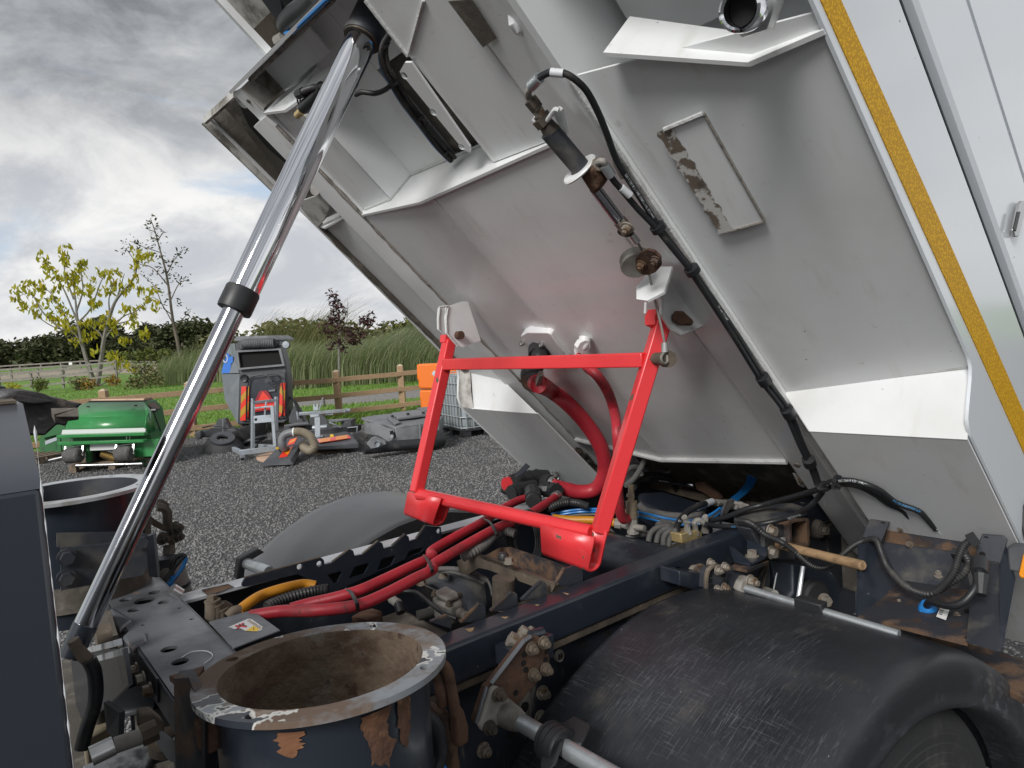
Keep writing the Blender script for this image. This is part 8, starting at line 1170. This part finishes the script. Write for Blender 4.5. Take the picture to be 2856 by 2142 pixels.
l4 = [V(p) + UP * .010 for p in [(1.6005, 0.5895, 1.1035), (1.6005, 0.5721, 1.1028), (1.5521, 0.5625, 1.0961), (1.5589, 0.5833, 1.0957)]]; lb = obj('barcode_label', MB().add(l4, [(0, 1, 2, 3)]), 'label', ty)
for k in range(9):
    t0 = .06 + .055 * k; wd_ = .012 + .012 * (k % 3); f = lambda x, y: l4[0].lerp(l4[1], y).lerp(l4[3].lerp(l4[2], y), x) + UP * .0006
    obj('label_bar', MB().add([f(t0 + .2, .1), f(t0 + .2 + wd_, .1), f(t0 + .2 + wd_, .5), f(t0 + .2, .5)], [(0, 1, 2, 3)]), 'ink', lb)
lm_ = fp('marker_lamp', [(1.7314, 0.5073, 1.2274), (1.7314, 0.4955, 1.234), (1.7314, 0.4541, 1.2379), (1.6975, 0.4459, 1.1879), (1.6975, 0.4947, 1.1865)], 'mdark', V((.03, 0, 0)), ty, bevel=.006); fp('lamp_lens', [(1.6907, 0.4697, 1.1912), (1.7246, 0.4717, 1.225), (1.7246, 0.4457, 1.233), (1.6906, 0.4376, 1.1835), (1.6907, 0.4687, 1.1817)], 'amber', V((-.012, 0, 0)), lm_, bevel=.004)
fp('tail_light', [(1.8012, 0.5072, 1.2806), (1.8147, 0.5034, 1.2988), (1.8147, 0.4841, 1.319), (1.8012, 0.4817, 1.2242), (1.8012, 0.493, 1.2278)], 'plastic', V((.03, 0, 0)), ty, bevel=.006)
obj('wire_clip', MB().tube([(1.8088, 0.818, 1.2483), (1.8088, 0.8036, 1.2478), (1.8088, 0.8106, 1.2282), (1.8088, 0.7742, 1.2258)], .003, 6).tube([(1.8088, 0.5753, 1.2286), (1.8088, 0.5358, 1.2327), (1.8088, 0.5305, 1.253), (1.8088, 0.5219, 1.253)], .003, 6), 'whiteink', hop)
obj('wire_clip', MB().tube(smooth([(1.8496, 0.769, 1.2379), (1.8496, 0.7709, 1.2258), (1.8496, 0.7569, 1.2231), (1.8496, 0.7414, 1.2306), (1.8496, 0.7365, 1.243)], 4), .005, 8), 'white', hop); fp('white_strip', [(1.8632, 0.7484, 1.2249), (1.8632, 0.7391, 1.2314), (1.8632, 0.708, 1.2101), (1.8632, 0.732, 1.2109)], 'white', V((.005, 0, 0)), hop)
fp('rear_step', [(1.9373, 1.0093, 0.8915), (1.9495, 0.9324, 0.8915), (1.9486, 0.8731, 0.8915), (1.9582, 0.5942, 0.8915), (1.9414, 0.5126, 0.8915), (1.7338, 0.4589, 0.8915), (1.7634, 0.5142, 0.8915), (1.8159, 0.6074, 0.8915), (1.8565, 0.7682, 0.8915)], 'rusty', UP * -.012)
# ---------------------------------------------------------------- rusty plate and tube that carry the near mudguard
pp = [(0.6791, 1.02, 1.0565), (0.6792, 1.02, 1.0637), (0.7085, 1.02, 1.1157), (0.7191, 1.02, 1.1179), (0.8011, 1.02, 1.1703), (0.8208, 1.02, 1.1735), (0.8463, 1.02, 1.1618), (0.8623, 1.02, 1.1421), (0.8626, 1.02, 1.1053), (0.8485, 1.02, 1.0867), (0.7655, 1.02, 1.0501), (0.7207, 1.02, 1.0307)]
pl2 = fp('mudguard_bracket', pp, 'rust', V((0, .016, 0)), bevel=.002)
obj('plate_edge', MB().tube([(0.7178, 1.0183, 1.1182), (0.7997, 1.0183, 1.1708), (0.8178, 1.0183, 1.1743)], .0045, 6).tube([(0.6788, 1.0183, 1.0597), (0.7076, 1.0183, 1.1162)], .004, 6), 'plate', pl2)
for p in [(0.8152, 1.0174, 1.1523), (0.8461, 1.0174, 1.1536), (0.8164, 1.0174, 1.1006), (0.8473, 1.0174, 1.0998)]: obj('plate_bolt', MB().bolt(p, (0, -1, 0), .0088), 'brown', pl2)
for p in [(0.7998, 1.0192, 1.1443), (0.7969, 1.0192, 1.1288), (0.8014, 1.0192, 1.1139), (0.8572, 1.0192, 1.131), (0.8518, 1.0192, 1.1151), (0.8278, 1.0192, 1.1003), (0.7735, 1.0192, 1.0789)]: obj('plate_hole', MB().cyl(p, V(p) + V((0, .003, 0)), .006, 12), 'void', pl2)
fl_ = fp('cast_flange', [(0.6758, 1.0072, 1.0582), (0.683, 1.0072, 1.0649), (0.7089, 1.0072, 1.1117), (0.7183, 1.0072, 1.1171), (0.7311, 1.0072, 1.1094), (0.7457, 1.0072, 1.084), (0.7603, 1.0072, 1.0558), (0.7426, 1.0072, 1.048), (0.7118, 1.0072, 1.0408), (0.694, 1.0072, 1.0404), (0.6829, 1.0072, 1.0468)], 'cast', V((0, .012, 0)), pl2, bevel=.004)
for p in [(0.723, 1.0055, 1.1008), (0.697, 1.0055, 1.0489)]: obj('flange_bolt', MB().bolt(p, (0, -1, 0), .0090), 'brown', pl2)
fp('support_box', [(0.789, 1.0965, 1.1442), (0.7844, 1.0328, 1.1516), (0.7897, 1.0328, 1.1396), (0.7696, 1.0328, 1.1263), (0.764, 1.054, 1.1231), (0.7876, 1.0965, 1.1089)], 'navy', V((.06, 0, 0)), pl2); fp('support_box', [(0.8908, 1.0965, 1.1461), (0.884, 1.0285, 1.1534), (0.881, 1.0285, 1.1093), (0.8847, 1.054, 1.097), (0.8875, 1.0965, 1.107)], 'navy', V((-.02, 0, 0)), pl2)
obj('support_slot', MB().tube([(0.8382, 1.0455, 1.162), (0.8702, 1.0455, 1.1582)], .010, 10), 'navy', pl2)
for p in [(0.821, 1.0625, 1.1454), (0.8482, 1.0625, 1.1496)]: obj('bolt_head', MB().bolt(p, (-.5, .3, .4), .0145, False), 'bolt', pl2)
p0, p1 = [V(p) for p in [(0.7412, 1.0115, 1.0547), (0.7522, 0.425, 1.0564)]]
pipe = obj('mudguard_tube', MB().tube([p0, p1], .0155, 20), 'galv', TK); obj('tube_socket', MB().tube([p0 + YV * .012, p0 - YV * .025, p0 - YV * .045], [.026, .022, .0165], 20), 'cast', pipe)
cq = V((0.7415, 0.8755, 1.0562)); ca_ = obj('tube_clamp', MB().lathe([(.016, -.022), (.030, -.022), (.032, -.018), (.032, .018), (.030, .022), (.016, .022)], V((p0.x, cq.y, p0.z)), (0, 1, 0), 24, True), 'plastic', TK)
for s in (-.014, 0, .014): obj('clamp_rib', MB().lathe([(.032, s - .0015), (.0335, s - .0015), (.0335, s + .0015), (.032, s + .0015)], V((p0.x, cq.y, p0.z)), (0, 1, 0), 24, True), 'plastic', ca_)
fp('clamp_wing', [(0.7836, 0.9095, 1.0583), (0.8036, 0.8925, 1.0742), (0.803, 0.85, 1.0745), (0.7542, 0.8245, 1.0715), (0.7471, 0.85, 1.0681), (0.7482, 0.884, 1.0624)], 'plastic', UP * -.01, ca_, bevel=.003); fp('clamp_leg', [(0.6991, 0.867, 1.0413), (0.7285, 0.8925, 1.0557), (0.7469, 0.8925, 1.0618), (0.7298, 0.85, 1.0733), (0.6952, 0.833, 1.0521), (0.6845, 0.85, 1.0446)], 'plastic', V((.01, 0, 0)), ca_, bevel=.003)
rp0, rp1 = [V(p) for p in [(1.445, 0.9605, 1.1057), (1.4492, 0.612, 1.0938)]]; rpipe = obj('mudguard_tube', MB().tube([rp0, rp1], .0098, 16), 'galv', TK)
a_, b_ = [V(p) for p in [(1.4388, 0.8287, 1.1028), (1.4224, 0.765, 1.11)]]; obj('tube_clip', MB().bar(V((rp0.x, a_.y, rp0.z + .002)), V((rp0.x, b_.y, rp0.z + .002)), .03, .026), 'plastic', rpipe, bevel=.003)
# ---------------------------------------------------------------- mudguards and wheels
PROF = [(.58, .30), (.66, .48), (.74, .62), (.82, .725), (.90, .808), (1.0, .885), (1.10, .94), (1.20, .981), (1.31, 1.010), (1.42, 1.021), (1.55, 1.014), (1.68, .984), (1.83, .928), (1.956, .866), (2.07, .795), (2.173, .716), (2.28, .60), (2.36, .46), (2.42, .30)]
def sc3(x, y, z): return V((x * .85, y * .85, 1.75 + (z - 1.75) * .85))
def guard(y_in, y_out, mat, dz=0.0):
    P = smooth([(a, 0, b + dz) for a, b in PROF], 3); d = 1 if y_out > y_in else -1; w_ = abs(y_out - y_in); rows = []
    cols = [(0, .02), (.004, .006), (.02, 0), (w_ * .3, -.002), (w_ * .55, -.003), (w_ - .10, 0), (w_ - .05, .003), (w_ - .022, .012), (w_ - .008, .030), (w_ - .002, .055), (w_, .085), (w_, .104), (w_ + .006, .112), (w_ + .004, .124), (w_ - .03, .130), (w_ - .10, .128)]
    for i, p in enumerate(P):
        t = (P[min(i + 1, len(P) - 1)] - P[max(i - 1, 0)]).normalized(); nn = V((t.z, 0, -t.x))
        rows.append([sc3(p.x + nn.x * o, y_in + d * y, p.z + nn.z * o) for y, o in cols])
    return MB().sheet(rows)
ng = obj('mudguard', guard(1.215, .60, None), 'guard', TK, smoothall=True, label='scuffed black mudguard over the near rear wheel')
fg = obj('mudguard', guard(2.42, 3.08, None, .035), 'guardfar', TK, smoothall=True, label='faded grey mudguard over the far rear wheel')
obj('guard_inner_wall', MB().prism([sc3(a, 2.415, b + .030) for a, b in PROF[1:-1]], YV * -.01), 'plastic', fg)
br = fp('guard_end_bracket', [(0.5639, 1.9805, 1.1279), (0.575, 1.9805, 1.1848), (0.6308, 1.9805, 1.2), (0.6468, 1.9805, 1.1855), (0.6079, 1.9805, 1.1723), (0.5907, 1.9805, 1.1601), (0.5834, 1.9805, 1.1238)], 'plastic', V((0, .03, 0)), fg, bevel=.003)
obj('mudguard_tube', MB().tube([V(p) for p in [(0.5959, 1.989, 1.1652), (0.6167, 1.87, 1.1615)]], .0155, 18), 'galv', TK)
def tyre(c, y0, y1, R_, out):
    s = 1 if out > 0 else -1; ym = (y0 + y1) / 2; h = abs(y1 - y0) / 2; pr_ = [(.62, -.96), (.70, -1.0), (.85, -1.02), (.955, -.92), (.99, -.80), (1, -.6), (1, .6), (.99, .80), (.965, .90), (.93, .965), (.90, .985), (.895, 1.0), (.865, 1.0), (.86, 1.015), (.83, 1.015), (.825, 1.03), (.79, 1.03), (.785, 1.04), (.74, 1.04), (.735, 1.03), (.69, 1.02), (.65, .98), (.62, .92)]
    return MB().lathe([(R_ * r, h * y * s) for r, y in pr_], (c[0], ym, c[1]), (0, 1, 0), 72)
for ya, yb, o, nm in ((.535, .80, -1, 'near'), (2.17, 2.42, 1, 'far')):
    ww = obj('wheel', tyre((1.292, .497), ya, yb, .50, o), 'tyre', TK, ang=25)
    ye = ya if o < 0 else yb
    obj('rim', MB().lathe([(.285, .0), (.29, .02), (.27, .05), (.20, .06), (.19, .02), (.10, .0), (0, .0)], (1.292, ye - o * .005, .46), (0, -o, 0), 48), 'cast', ww)
# ---------------------------------------------------------------- suction pipes
def funnel(name_, c, r_out, r_in, depth, rim_mat, in_mat, lab, hole_a, tilt=(0, 0, 1)):
    c = V(c); ax = V(tilt).normalized()
    b = obj('suction_pipe', MB().lathe([(r_in + .006, -.012), (r_in + .004, -.10), (r_in + .002, -.18), (r_in - .004, -depth)], c, ax, 64), 'piperust', TK, label=lab)
    obj('pipe_lining', MB().lathe([(r_in, -.001), (r_in - .006, -.06), (r_in - .016, -.16), (r_in - .03, -depth), (0, -depth - .002)], c, ax, 64), in_mat, b)
    x = ax.cross(V((0, 1, 0))).normalized(); y = ax.cross(x); rm = (r_out + r_in) / 2
    hs_ = [rnd_poly(c + (x * math.cos(a) + y * math.sin(a)) * rm, x, y, .0085, 14) for a in hole_a]
    m = MB().holed([c + (x * math.cos(2 * PI * k / 72) + y * math.sin(2 * PI * k / 72)) * r_out for k in range(72)], [[c + (x * math.cos(2 * PI * k / 64) + y * math.sin(2 * PI * k / 64)) * r_in for k in range(64)]] + hs_, .008)
    obj('flange_ring', m, rim_mat, b); return b
nf = funnel('near', (0.3493, 0.8763, 1.3335), .1615, .131, .30, 'flange', 'mud', 'near suction pipe with rusty mud caked bore', [.6, 2.2, 3.75, 5.3], (.036, .066, 1))
ff = funnel('far', (0.2082, 1.9992, 1.4483), .178, .140, .30, 'flangeclean', 'navyflat', 'far suction pipe with clean grey rim', [.9, 2.5, 4.0, 5.6], (0, 0, 1))
obj('pipe_seam', MB().tube([(0.2382, 1.87, 1.4323), (0.2314, 1.87, 1.3587)], .004, 6), 'navy', ff); obj('pipe_band', MB().lathe([(.146, -.20), (.15, -.20), (.15, -.26), (.146, -.26)], (0.2082, 1.9992, 1.4483), (0, 0, 1), 48, True), 'grime_shade', ff)
c0 = V((0.3493, 0.8763, 1.3335))
def on_pipe(a, z, r=.1405): return c0 + V((math.cos(a) * r, math.sin(a) * r, z))
def rust_patch(seed, a0, a1, z1, nc=8, nr=26):      # a flaked area with a ragged outline on the pipe wall
    fa = math.atan2(-.74, -.10); rows = []
    for i in range(nr):
        z = -.012 + (z1 + .012) * i / (nr - 1); e = math.sqrt(max(.02, 1 - (i / (nr - 1)) ** 3)); md = (a0 + a1) / 2 + .05 * noise.noise(V((seed, i * .13, 1)))
        lo = md - (a1 - a0) / 2 * e * (1 + .55 * noise.noise(V((seed, i * .45, 5)))); hi = md + (a1 - a0) / 2 * e * (1 + .55 * noise.noise(V((seed, i * .45, 9))))
        rows.append([on_pipe(fa + lo + (hi - lo) * k / nc, z) for k in range(nc + 1)])
    obj('rust_patch', MB().sheet(rows), 'rustbright', nf, smoothall=True)
mt['rustbright'] = M('orange flaking rust', (.19, .085, .042), .92, 0, [('n', (.09, .045, .028), 14, .42, .62), ('n', (.27, .14, .075), 30, .56, .72)], (50, .8, .005))
rust_patch(1.3, .02, .27, -.125); rust_patch(4.1, .36, .52, -.075); rust_patch(7.7, -.66, -.46, -.042)
fp('pipe_bracket', [(0.187, 0.969, 1.3402), (0.201, 0.952, 1.3427), (0.1963, 0.867, 1.3275), (0.1902, 0.867, 1.2608), (0.172, 0.935, 1.2376)], 'rusty', V((.012, .02, 0)), nf); fp('bracket_top', [(0.2071, 1.1015, 1.291), (0.2539, 1.0955, 1.291), (0.2318, 1.043, 1.2995), (0.2149, 1.0369, 1.2995), (0.2089, 1.083, 1.291)], 'rust', UP * -.008, nf)
obj('bracket_tube', MB().tube([(0.204, 0.8925, 1.3119), (0.2039, 0.8925, 1.2741)], .014, 14), 'rust', nf)
fp('white_board', [(0.238, 1.02, 1.236), (0.2501, 1.02, 1.2348), (0.25, 1.02, 1.2045), (0.2377, 1.02, 1.2041)], 'whited', V((0, .005, 0)), nf)
for h in [[(0.6072, 1.02, 1.1932), (0.6225, 1.02, 1.1843), (0.6241, 1.0115, 1.1738), (0.6264, 1.0115, 1.1543), (0.6252, 1.003, 1.1276), (0.627, 1.003, 1.1012)], [(0.6037, 1.0285, 1.1823), (0.6125, 1.0285, 1.1604), (0.612, 1.02, 1.1403), (0.6128, 1.02, 1.1189)]]: hose('return_pipe', h, .0098, 'rust', nf)
fp('rust_block', [(0.6211, 0.9945, 1.1162), (0.6335, 0.9945, 1.1178), (0.6407, 0.9945, 1.1061), (0.6477, 0.9945, 1.075), (0.6454, 0.9945, 1.0477), (0.6258, 0.9945, 1.0445), (0.6196, 0.9945, 1.0518)], 'rust', V((0, .02, 0)), nf, bevel=.004); fp('rust_arm', [(0.589, 1.02, 1.1352), (0.6137, 1.02, 1.1139), (0.6259, 1.02, 1.0973), (0.6368, 1.02, 1.0644), (0.6416, 1.02, 0.9907), (0.6217, 1.02, 0.9852), (0.6225, 1.02, 1.0585), (0.6094, 1.02, 1.0946), (0.5878, 1.02, 1.1218)], 'rusty', V((0, .02, 0)), nf, bevel=.004)
hose('pipe_seal', [(0.5339, 0.952, 1.161), (0.5538, 0.952, 1.1378), (0.5612, 0.952, 1.1086), (0.56, 0.952, 1.0807), (0.5494, 0.952, 1.0592)], .012, 'black', nf)
obj('air_line', MB().tube([(0.5732, 0.9775, 1.0568), (0.5751, 0.969, 1.0395)], .006, 8), 'blue', TK)
fp('rust_lump', [(0.6411, 1.4243, 1.155), (0.6691, 1.4363, 1.155), (0.6867, 1.4128, 1.1635), (0.6917, 1.3799, 1.1635), (0.6937, 1.3819, 1.155), (0.6568, 1.3809, 1.155)], 'rust', UP * -.02)
# ---------------------------------------------------------------- left foreground panel and grimy cover
x_ = (0.0561, 0.765, 1.7075)
fo_ = (0.0636, 0.765, 1.6417); yb = x_[1] + .16
lp_ = obj('engine_panel', MB().box((-1.1, x_[1], .75), (x_[0], x_[1] + .30, fo_[2])), 'panelblue', TK, bevel=.006)
obj('panel_chamfer', MB().prism([(x_[0], x_[1] + .001, fo_[2] - .002), (x_[0] + .003, yb, x_[2] + .004), (x_[0] + .003, x_[1] + .30, x_[2] + .004), (x_[0], x_[1] + .30, fo_[2] - .002)], (-1.12, 0, 0)), 'panelblue', lp_)
obj('panel_top_edge', MB().box((-1.1, yb + .004, x_[2] + .005), (x_[0] - .002, yb + .08, x_[2] + .008)), 'brown', lp_)
obj('chipped_edge', MB().tube(resample([(x_[0] - .0005, x_[1] + .0005, x_[2] - .01 - .01 * i) for i in range(70)], .006), [max(0, noise.noise(V((i * .35, 0, 0)))) * .0030 + .00015 for i in range(116)], 6), 'whiteink', lp_)
gc = fp('grimy_cover', [(0.0363, 1.275, 1.7187), (0.0555, 1.275, 1.7173), (0.0794, 1.275, 1.7166), (0.0954, 1.275, 1.7135), (0.1095, 1.275, 1.7091), (0.1193, 1.275, 1.7014), (0.136, 1.275, 1.6974), (0.143, 1.275, 1.691), (0.1587, 1.275, 1.6885), (0.1511, 1.275, 1.6834), (0.1501, 1.275, 1.6771), (0.1384, 1.275, 1.6744), (0.1372, 1.275, 1.6659), (0.1327, 1.275, 1.6559), (0.1218, 1.275, 1.6606), (0.1044, 1.275, 1.6456), (0.0892, 1.275, 1.6477), (0.0305, 1.275, 1.6575)], mt.setdefault('cover', M('oily black cover', (.028, .025, .025), .6, 0, [('n', (.30, .30, .31), 10, .54, .66, dict(r=.8)), ('n', (.10, .08, .065), 24, .55, .7)], (34, .8, .006))), V((0, .22, 0)), bevel=.006)
fp('cover_ledge', [(0.0538, 0.5928, 1.7203), (0.0666, 0.5624, 1.7203), (0.0697, 0.5929, 1.716), (0.0548, 0.5869, 1.716)], 'grime_shade', UP * -.006, gc)
fp('cover_rib', [(0.0443, 1.2495, 1.7119), (0.054, 1.2495, 1.7131), (0.0734, 1.2495, 1.7129), (0.0908, 1.2495, 1.707), (0.1045, 1.2495, 1.7019), (0.1175, 1.2495, 1.6982), (0.1141, 1.2495, 1.6946), (0.0917, 1.2495, 1.6953), (0.0675, 1.2495, 1.7023), (0.0438, 1.2495, 1.7061)], mt['cover'], V((0, .03, 0)), gc, bevel=.005)
obj('cover_wire', MB().tube([(0.0556, 1.19, 1.7004), (0.0609, 1.19, 1.6935)], .003, 6), 'whiteink', gc); fp('cover_knob', [(0.0607, 1.53, 1.7223), (0.0723, 1.53, 1.7202), (0.0784, 1.53, 1.7162), (0.0738, 1.53, 1.7116), (0.0598, 1.53, 1.7122)], 'plastic', V((0, .06, 0)), gc, bevel=.005)
# far side bracket with hook, black post, grey reservoir
fp('support_plate', [(0.1484, 1.7425, 1.3674), (0.2215, 1.7425, 1.3567), (0.3095, 1.7425, 1.3542), (0.307, 1.7425, 1.2838), (0.2951, 1.7425, 1.2691), (0.14, 1.7425, 1.2774)], 'navyflat', V((0, .01, 0))); fp('support_plate', [(0.1514, 1.8275, 1.3819), (0.2657, 1.8275, 1.3585), (0.263, 1.8275, 1.3286), (0.1486, 1.8275, 1.3519)], 'navyflat', V((0, .01, 0)))
for p in [(0.1565, 1.7382, 1.3467), (0.2974, 1.7382, 1.3466), (0.1512, 1.7382, 1.3033)]: obj('plate_bolt', MB().bolt(p, (0, -1, 0), .0125, False), 'navyflat', TK)
fp('post', [(0.3134, 1.785, 1.343), (0.3328, 1.785, 1.3461), (0.3324, 1.785, 1.243), (0.3152, 1.785, 1.2508)], 'navy', V((.01, .02, 0))); fp('post', [(0.3397, 1.9125, 1.3473), (0.3548, 1.9125, 1.3685), (0.3526, 1.9125, 1.3198), (0.3379, 1.9125, 1.3183)], 'grime_shade', V((0, .02, 0)))
hk = obj('hook_bracket', MB().tube(smooth([(0.4137, 2.125, 1.342), (0.4248, 2.125, 1.3379), (0.434, 2.125, 1.3286), (0.4362, 2.125, 1.3171), (0.4323, 2.125, 1.2737)], 4), .013, 6), 'grime_shade', TK); obj('hook_rod', MB().tube(smooth([(0.4222, 2.1675, 1.3476), (0.4345, 2.1675, 1.3425), (0.4452, 2.1675, 1.329)], 4), .011, 6), 'grime_shade', hk)
fp('hook_plate', [(0.386, 2.0825, 1.3311), (0.393, 2.0825, 1.3206), (0.4243, 2.0825, 1.2903), (0.4384, 2.0825, 1.2653), (0.4137, 2.0825, 1.2819), (0.3897, 2.0825, 1.3017)], 'brown', V((0, .03, 0)), hk); fp('hook_plate', [(0.4194, 2.0825, 1.2734), (0.4401, 2.0825, 1.2649), (0.4387, 2.0825, 1.2142), (0.4322, 2.0825, 1.2151), (0.429, 2.0825, 1.2348), (0.4207, 2.0825, 1.2514)], 'grime_shade', V((0, .02, 0)), hk)
for p in [(0.4401, 2.074, 1.2864), (0.4401, 2.074, 1.2621), (0.4054, 2.074, 1.2645)]: obj('hook_bolt', MB().bolt(p, (.6, -.8, 0), .012), 'grime_shade', hk)
obj('hook_link', MB().tube([(0.4229, 2.0825, 1.2399), (0.42, 2.0825, 1.2007)], .014, 8), 'grime_shade', hk)
rs = obj('reservoir', MB().tube([(0.4095, 2.04, 1.216), (0.4107, 2.04, 1.1943), (0.4151, 2.04, 1.1539), (0.4208, 2.04, 1.1092)], [.022, .038, .040, .040], 20), 'cast', TK); obj('reservoir_band', MB().tube([(0.4172, 2.04, 1.1418), (0.4181, 2.04, 1.1333)], .042, 20), 'navyflat', rs); obj('reservoir_cap', MB().tube([(0.4092, 2.04, 1.2196), (0.4089, 2.04, 1.1912)], [.030, .040], 6), 'navyflat', rs)
for k, h in enumerate([[(0.3747, 1.955, 1.1783), (0.39, 1.955, 1.1945), (0.4054, 1.955, 1.2109), (0.4244, 1.955, 1.2301), (0.4326, 1.955, 1.2332), (0.4252, 1.955, 1.2385), (0.4125, 1.955, 1.2366), (0.4018, 1.955, 1.2222), (0.3975, 1.955, 1.1925)], [(0.3814, 1.955, 1.1679), (0.4012, 1.955, 1.1812), (0.422, 1.955, 1.2032), (0.4334, 1.955, 1.2244), (0.4312, 1.955, 1.2353), (0.4189, 1.955, 1.2384)], [(0.392, 1.955, 1.1494), (0.3975, 1.955, 1.1925)]]): hose('reservoir_line', h, .0055 if k else .0062, ('black', 'blue', 'blue')[k], rs)
obj('tube_end', MB().tube([(0.3415, 1.7, 1.234), (0.3582, 1.7, 1.2168)], .014, 14), 'steel', TK)
# ---------------------------------------------------------------- lower left corner
ub_ = fp('mount_bracket', [(0.1676, 1.5062, 1.1125), (0.184, 1.5295, 1.1125), (0.2335, 1.5359, 1.1125), (0.2467, 1.5026, 1.1125), (0.244, 1.4312, 1.1125), (0.2365, 1.4179, 1.1125), (0.1828, 1.4374, 1.1125)], 'plate', UP * -.012, bevel=.004); fp('bracket_leg', [(0.1372, 1.2325, 1.2283), (0.1513, 1.19, 1.2222), (0.1457, 1.19, 1.1815), (0.1374, 1.2325, 1.1804)], 'navyflat', V((.008, 0, 0)), ub_)
fp('pump_block', [(0.1377, 1.6144, 1.0445), (0.1842, 1.6333, 1.0445), (0.1839, 1.5534, 1.0445), (0.1319, 1.5323, 1.0445)], mt.setdefault('tan', M('tan pump casting', (.25, .215, .15), .7, 0, [('n', (.15, .13, .10), 9, .5, .7)])), UP * -.10, bevel=.006)
obj('pump_port', MB().tube([(0.1678, 1.584, 1.053), (0.1664, 1.5559, 1.0955)], .017, 14), 'greyhose', TK)
nb_ = fp('nut_block', [(0.1759, 1.173, 1.2162), (0.19, 1.156, 1.2205), (0.2014, 1.139, 1.2075), (0.201, 1.139, 1.1925), (0.1819, 1.173, 1.1777), (0.176, 1.19, 1.1818)], 'brown', V((0, .03, 0)), bevel=.004)
obj('drag_link', MB().cyl(*[(0.1246, 1.0625, 1.237), (0.1582, 1.0625, 1.2363)], .011, 14), 'cast', TK); obj('link_sleeve', MB().cyl(*[(0.0977, 1.0625, 1.2343), (0.1247, 1.0625, 1.2379)], .013, 14), 'steel', TK); obj('drag_link', MB().cyl(*[(0.1582, 1.0625, 1.2363), (0.1776, 1.0625, 1.2381)], .015, 8), 'brown', TK)
bp_ = fp('step_plate', [(0.1127, 1.3811, 1.07), (0.2256, 1.37, 1.0785), (0.2515, 1.3625, 1.0785), (0.2562, 1.3172, 1.07), (0.2133, 1.3254, 1.07), (0.1993, 1.3139, 1.0615), (0.1569, 1.324, 1.0615), (0.1087, 1.3406, 1.0615)], mt.setdefault('scuffed', M('scuffed silver plate', (.34, .35, .36), .35, .5, [('n', (.05, .05, .055), 7, .50, .60, dict(r=.6, m=0)), ('n', (.14, .11, .08), 20, .6, .7, dict(m=0, r=.9))], (40, .2, .003))), UP * -.02, bevel=.004)
q = V((0.2357, 1.3029, 1.0913)); bb = obj('large_bolt', MB().lathe([(0, .030), (.020, .030), (.022, .026), (.022, .014), (.034, .014), (.034, 0), (0, 0)], q - UP * .01, UP, 24), 'brown', bp_)
fp('plate_riser', [(0.1838, 1.105, 1.2076), (0.19, 1.088, 1.2163), (0.1967, 1.02, 1.2242), (0.1926, 1.02, 1.1984), (0.1829, 1.037, 1.203), (0.1814, 1.088, 1.2014)], 'navyflat', V((0, .01, 0)), bp_)
fp('engine_wall', [(0.17, 1.9881, 1.0422), (0.17, 1.4183, 1.246), (0.17, 1.1806, 1.3208), (0.17, 1.1653, 1.2701), (0.17, 1.5098, 1.0952), (0.17, 1.9859, 0.889)], 'navy', V((-.006, 0, 0))); 
for s in [[(0.1666, 1.5982, 1.1862), (0.1666, 1.2442, 1.3098)], [(0.1666, 1.5949, 1.1655), (0.1666, 1.1856, 1.315)]]: obj('wall_ledge', MB().bar(s[0], s[1], .012, .010), 'flangeclean', TK)
tb('dark_fill_box', [(-0.255, 0.85, 0.645), (0.221, 2.3375, 0.9255)], 'grime_shade', bevel=.02)  # dark block added to fill the gaps beneath with black
obj('pivot_shaft', MB().cyl(*[(0.1647, 1.4875, 1.2445), (0.1896, 1.4875, 1.2444)], .02, 14), 'brown', TK)
fp('cleat', [(0.2125, 1.762, 1.1959), (0.2125, 1.6323, 1.2435), (0.2125, 1.6008, 1.2175), (0.2125, 1.5765, 1.2075), (0.2125, 1.6982, 1.1587), (0.2125, 1.7378, 1.1777)], 'grime_shade', V((-.01, 0, 0)))
for o in bpy.data.objects:
    if '_o' in o.keys(): del o['_o']
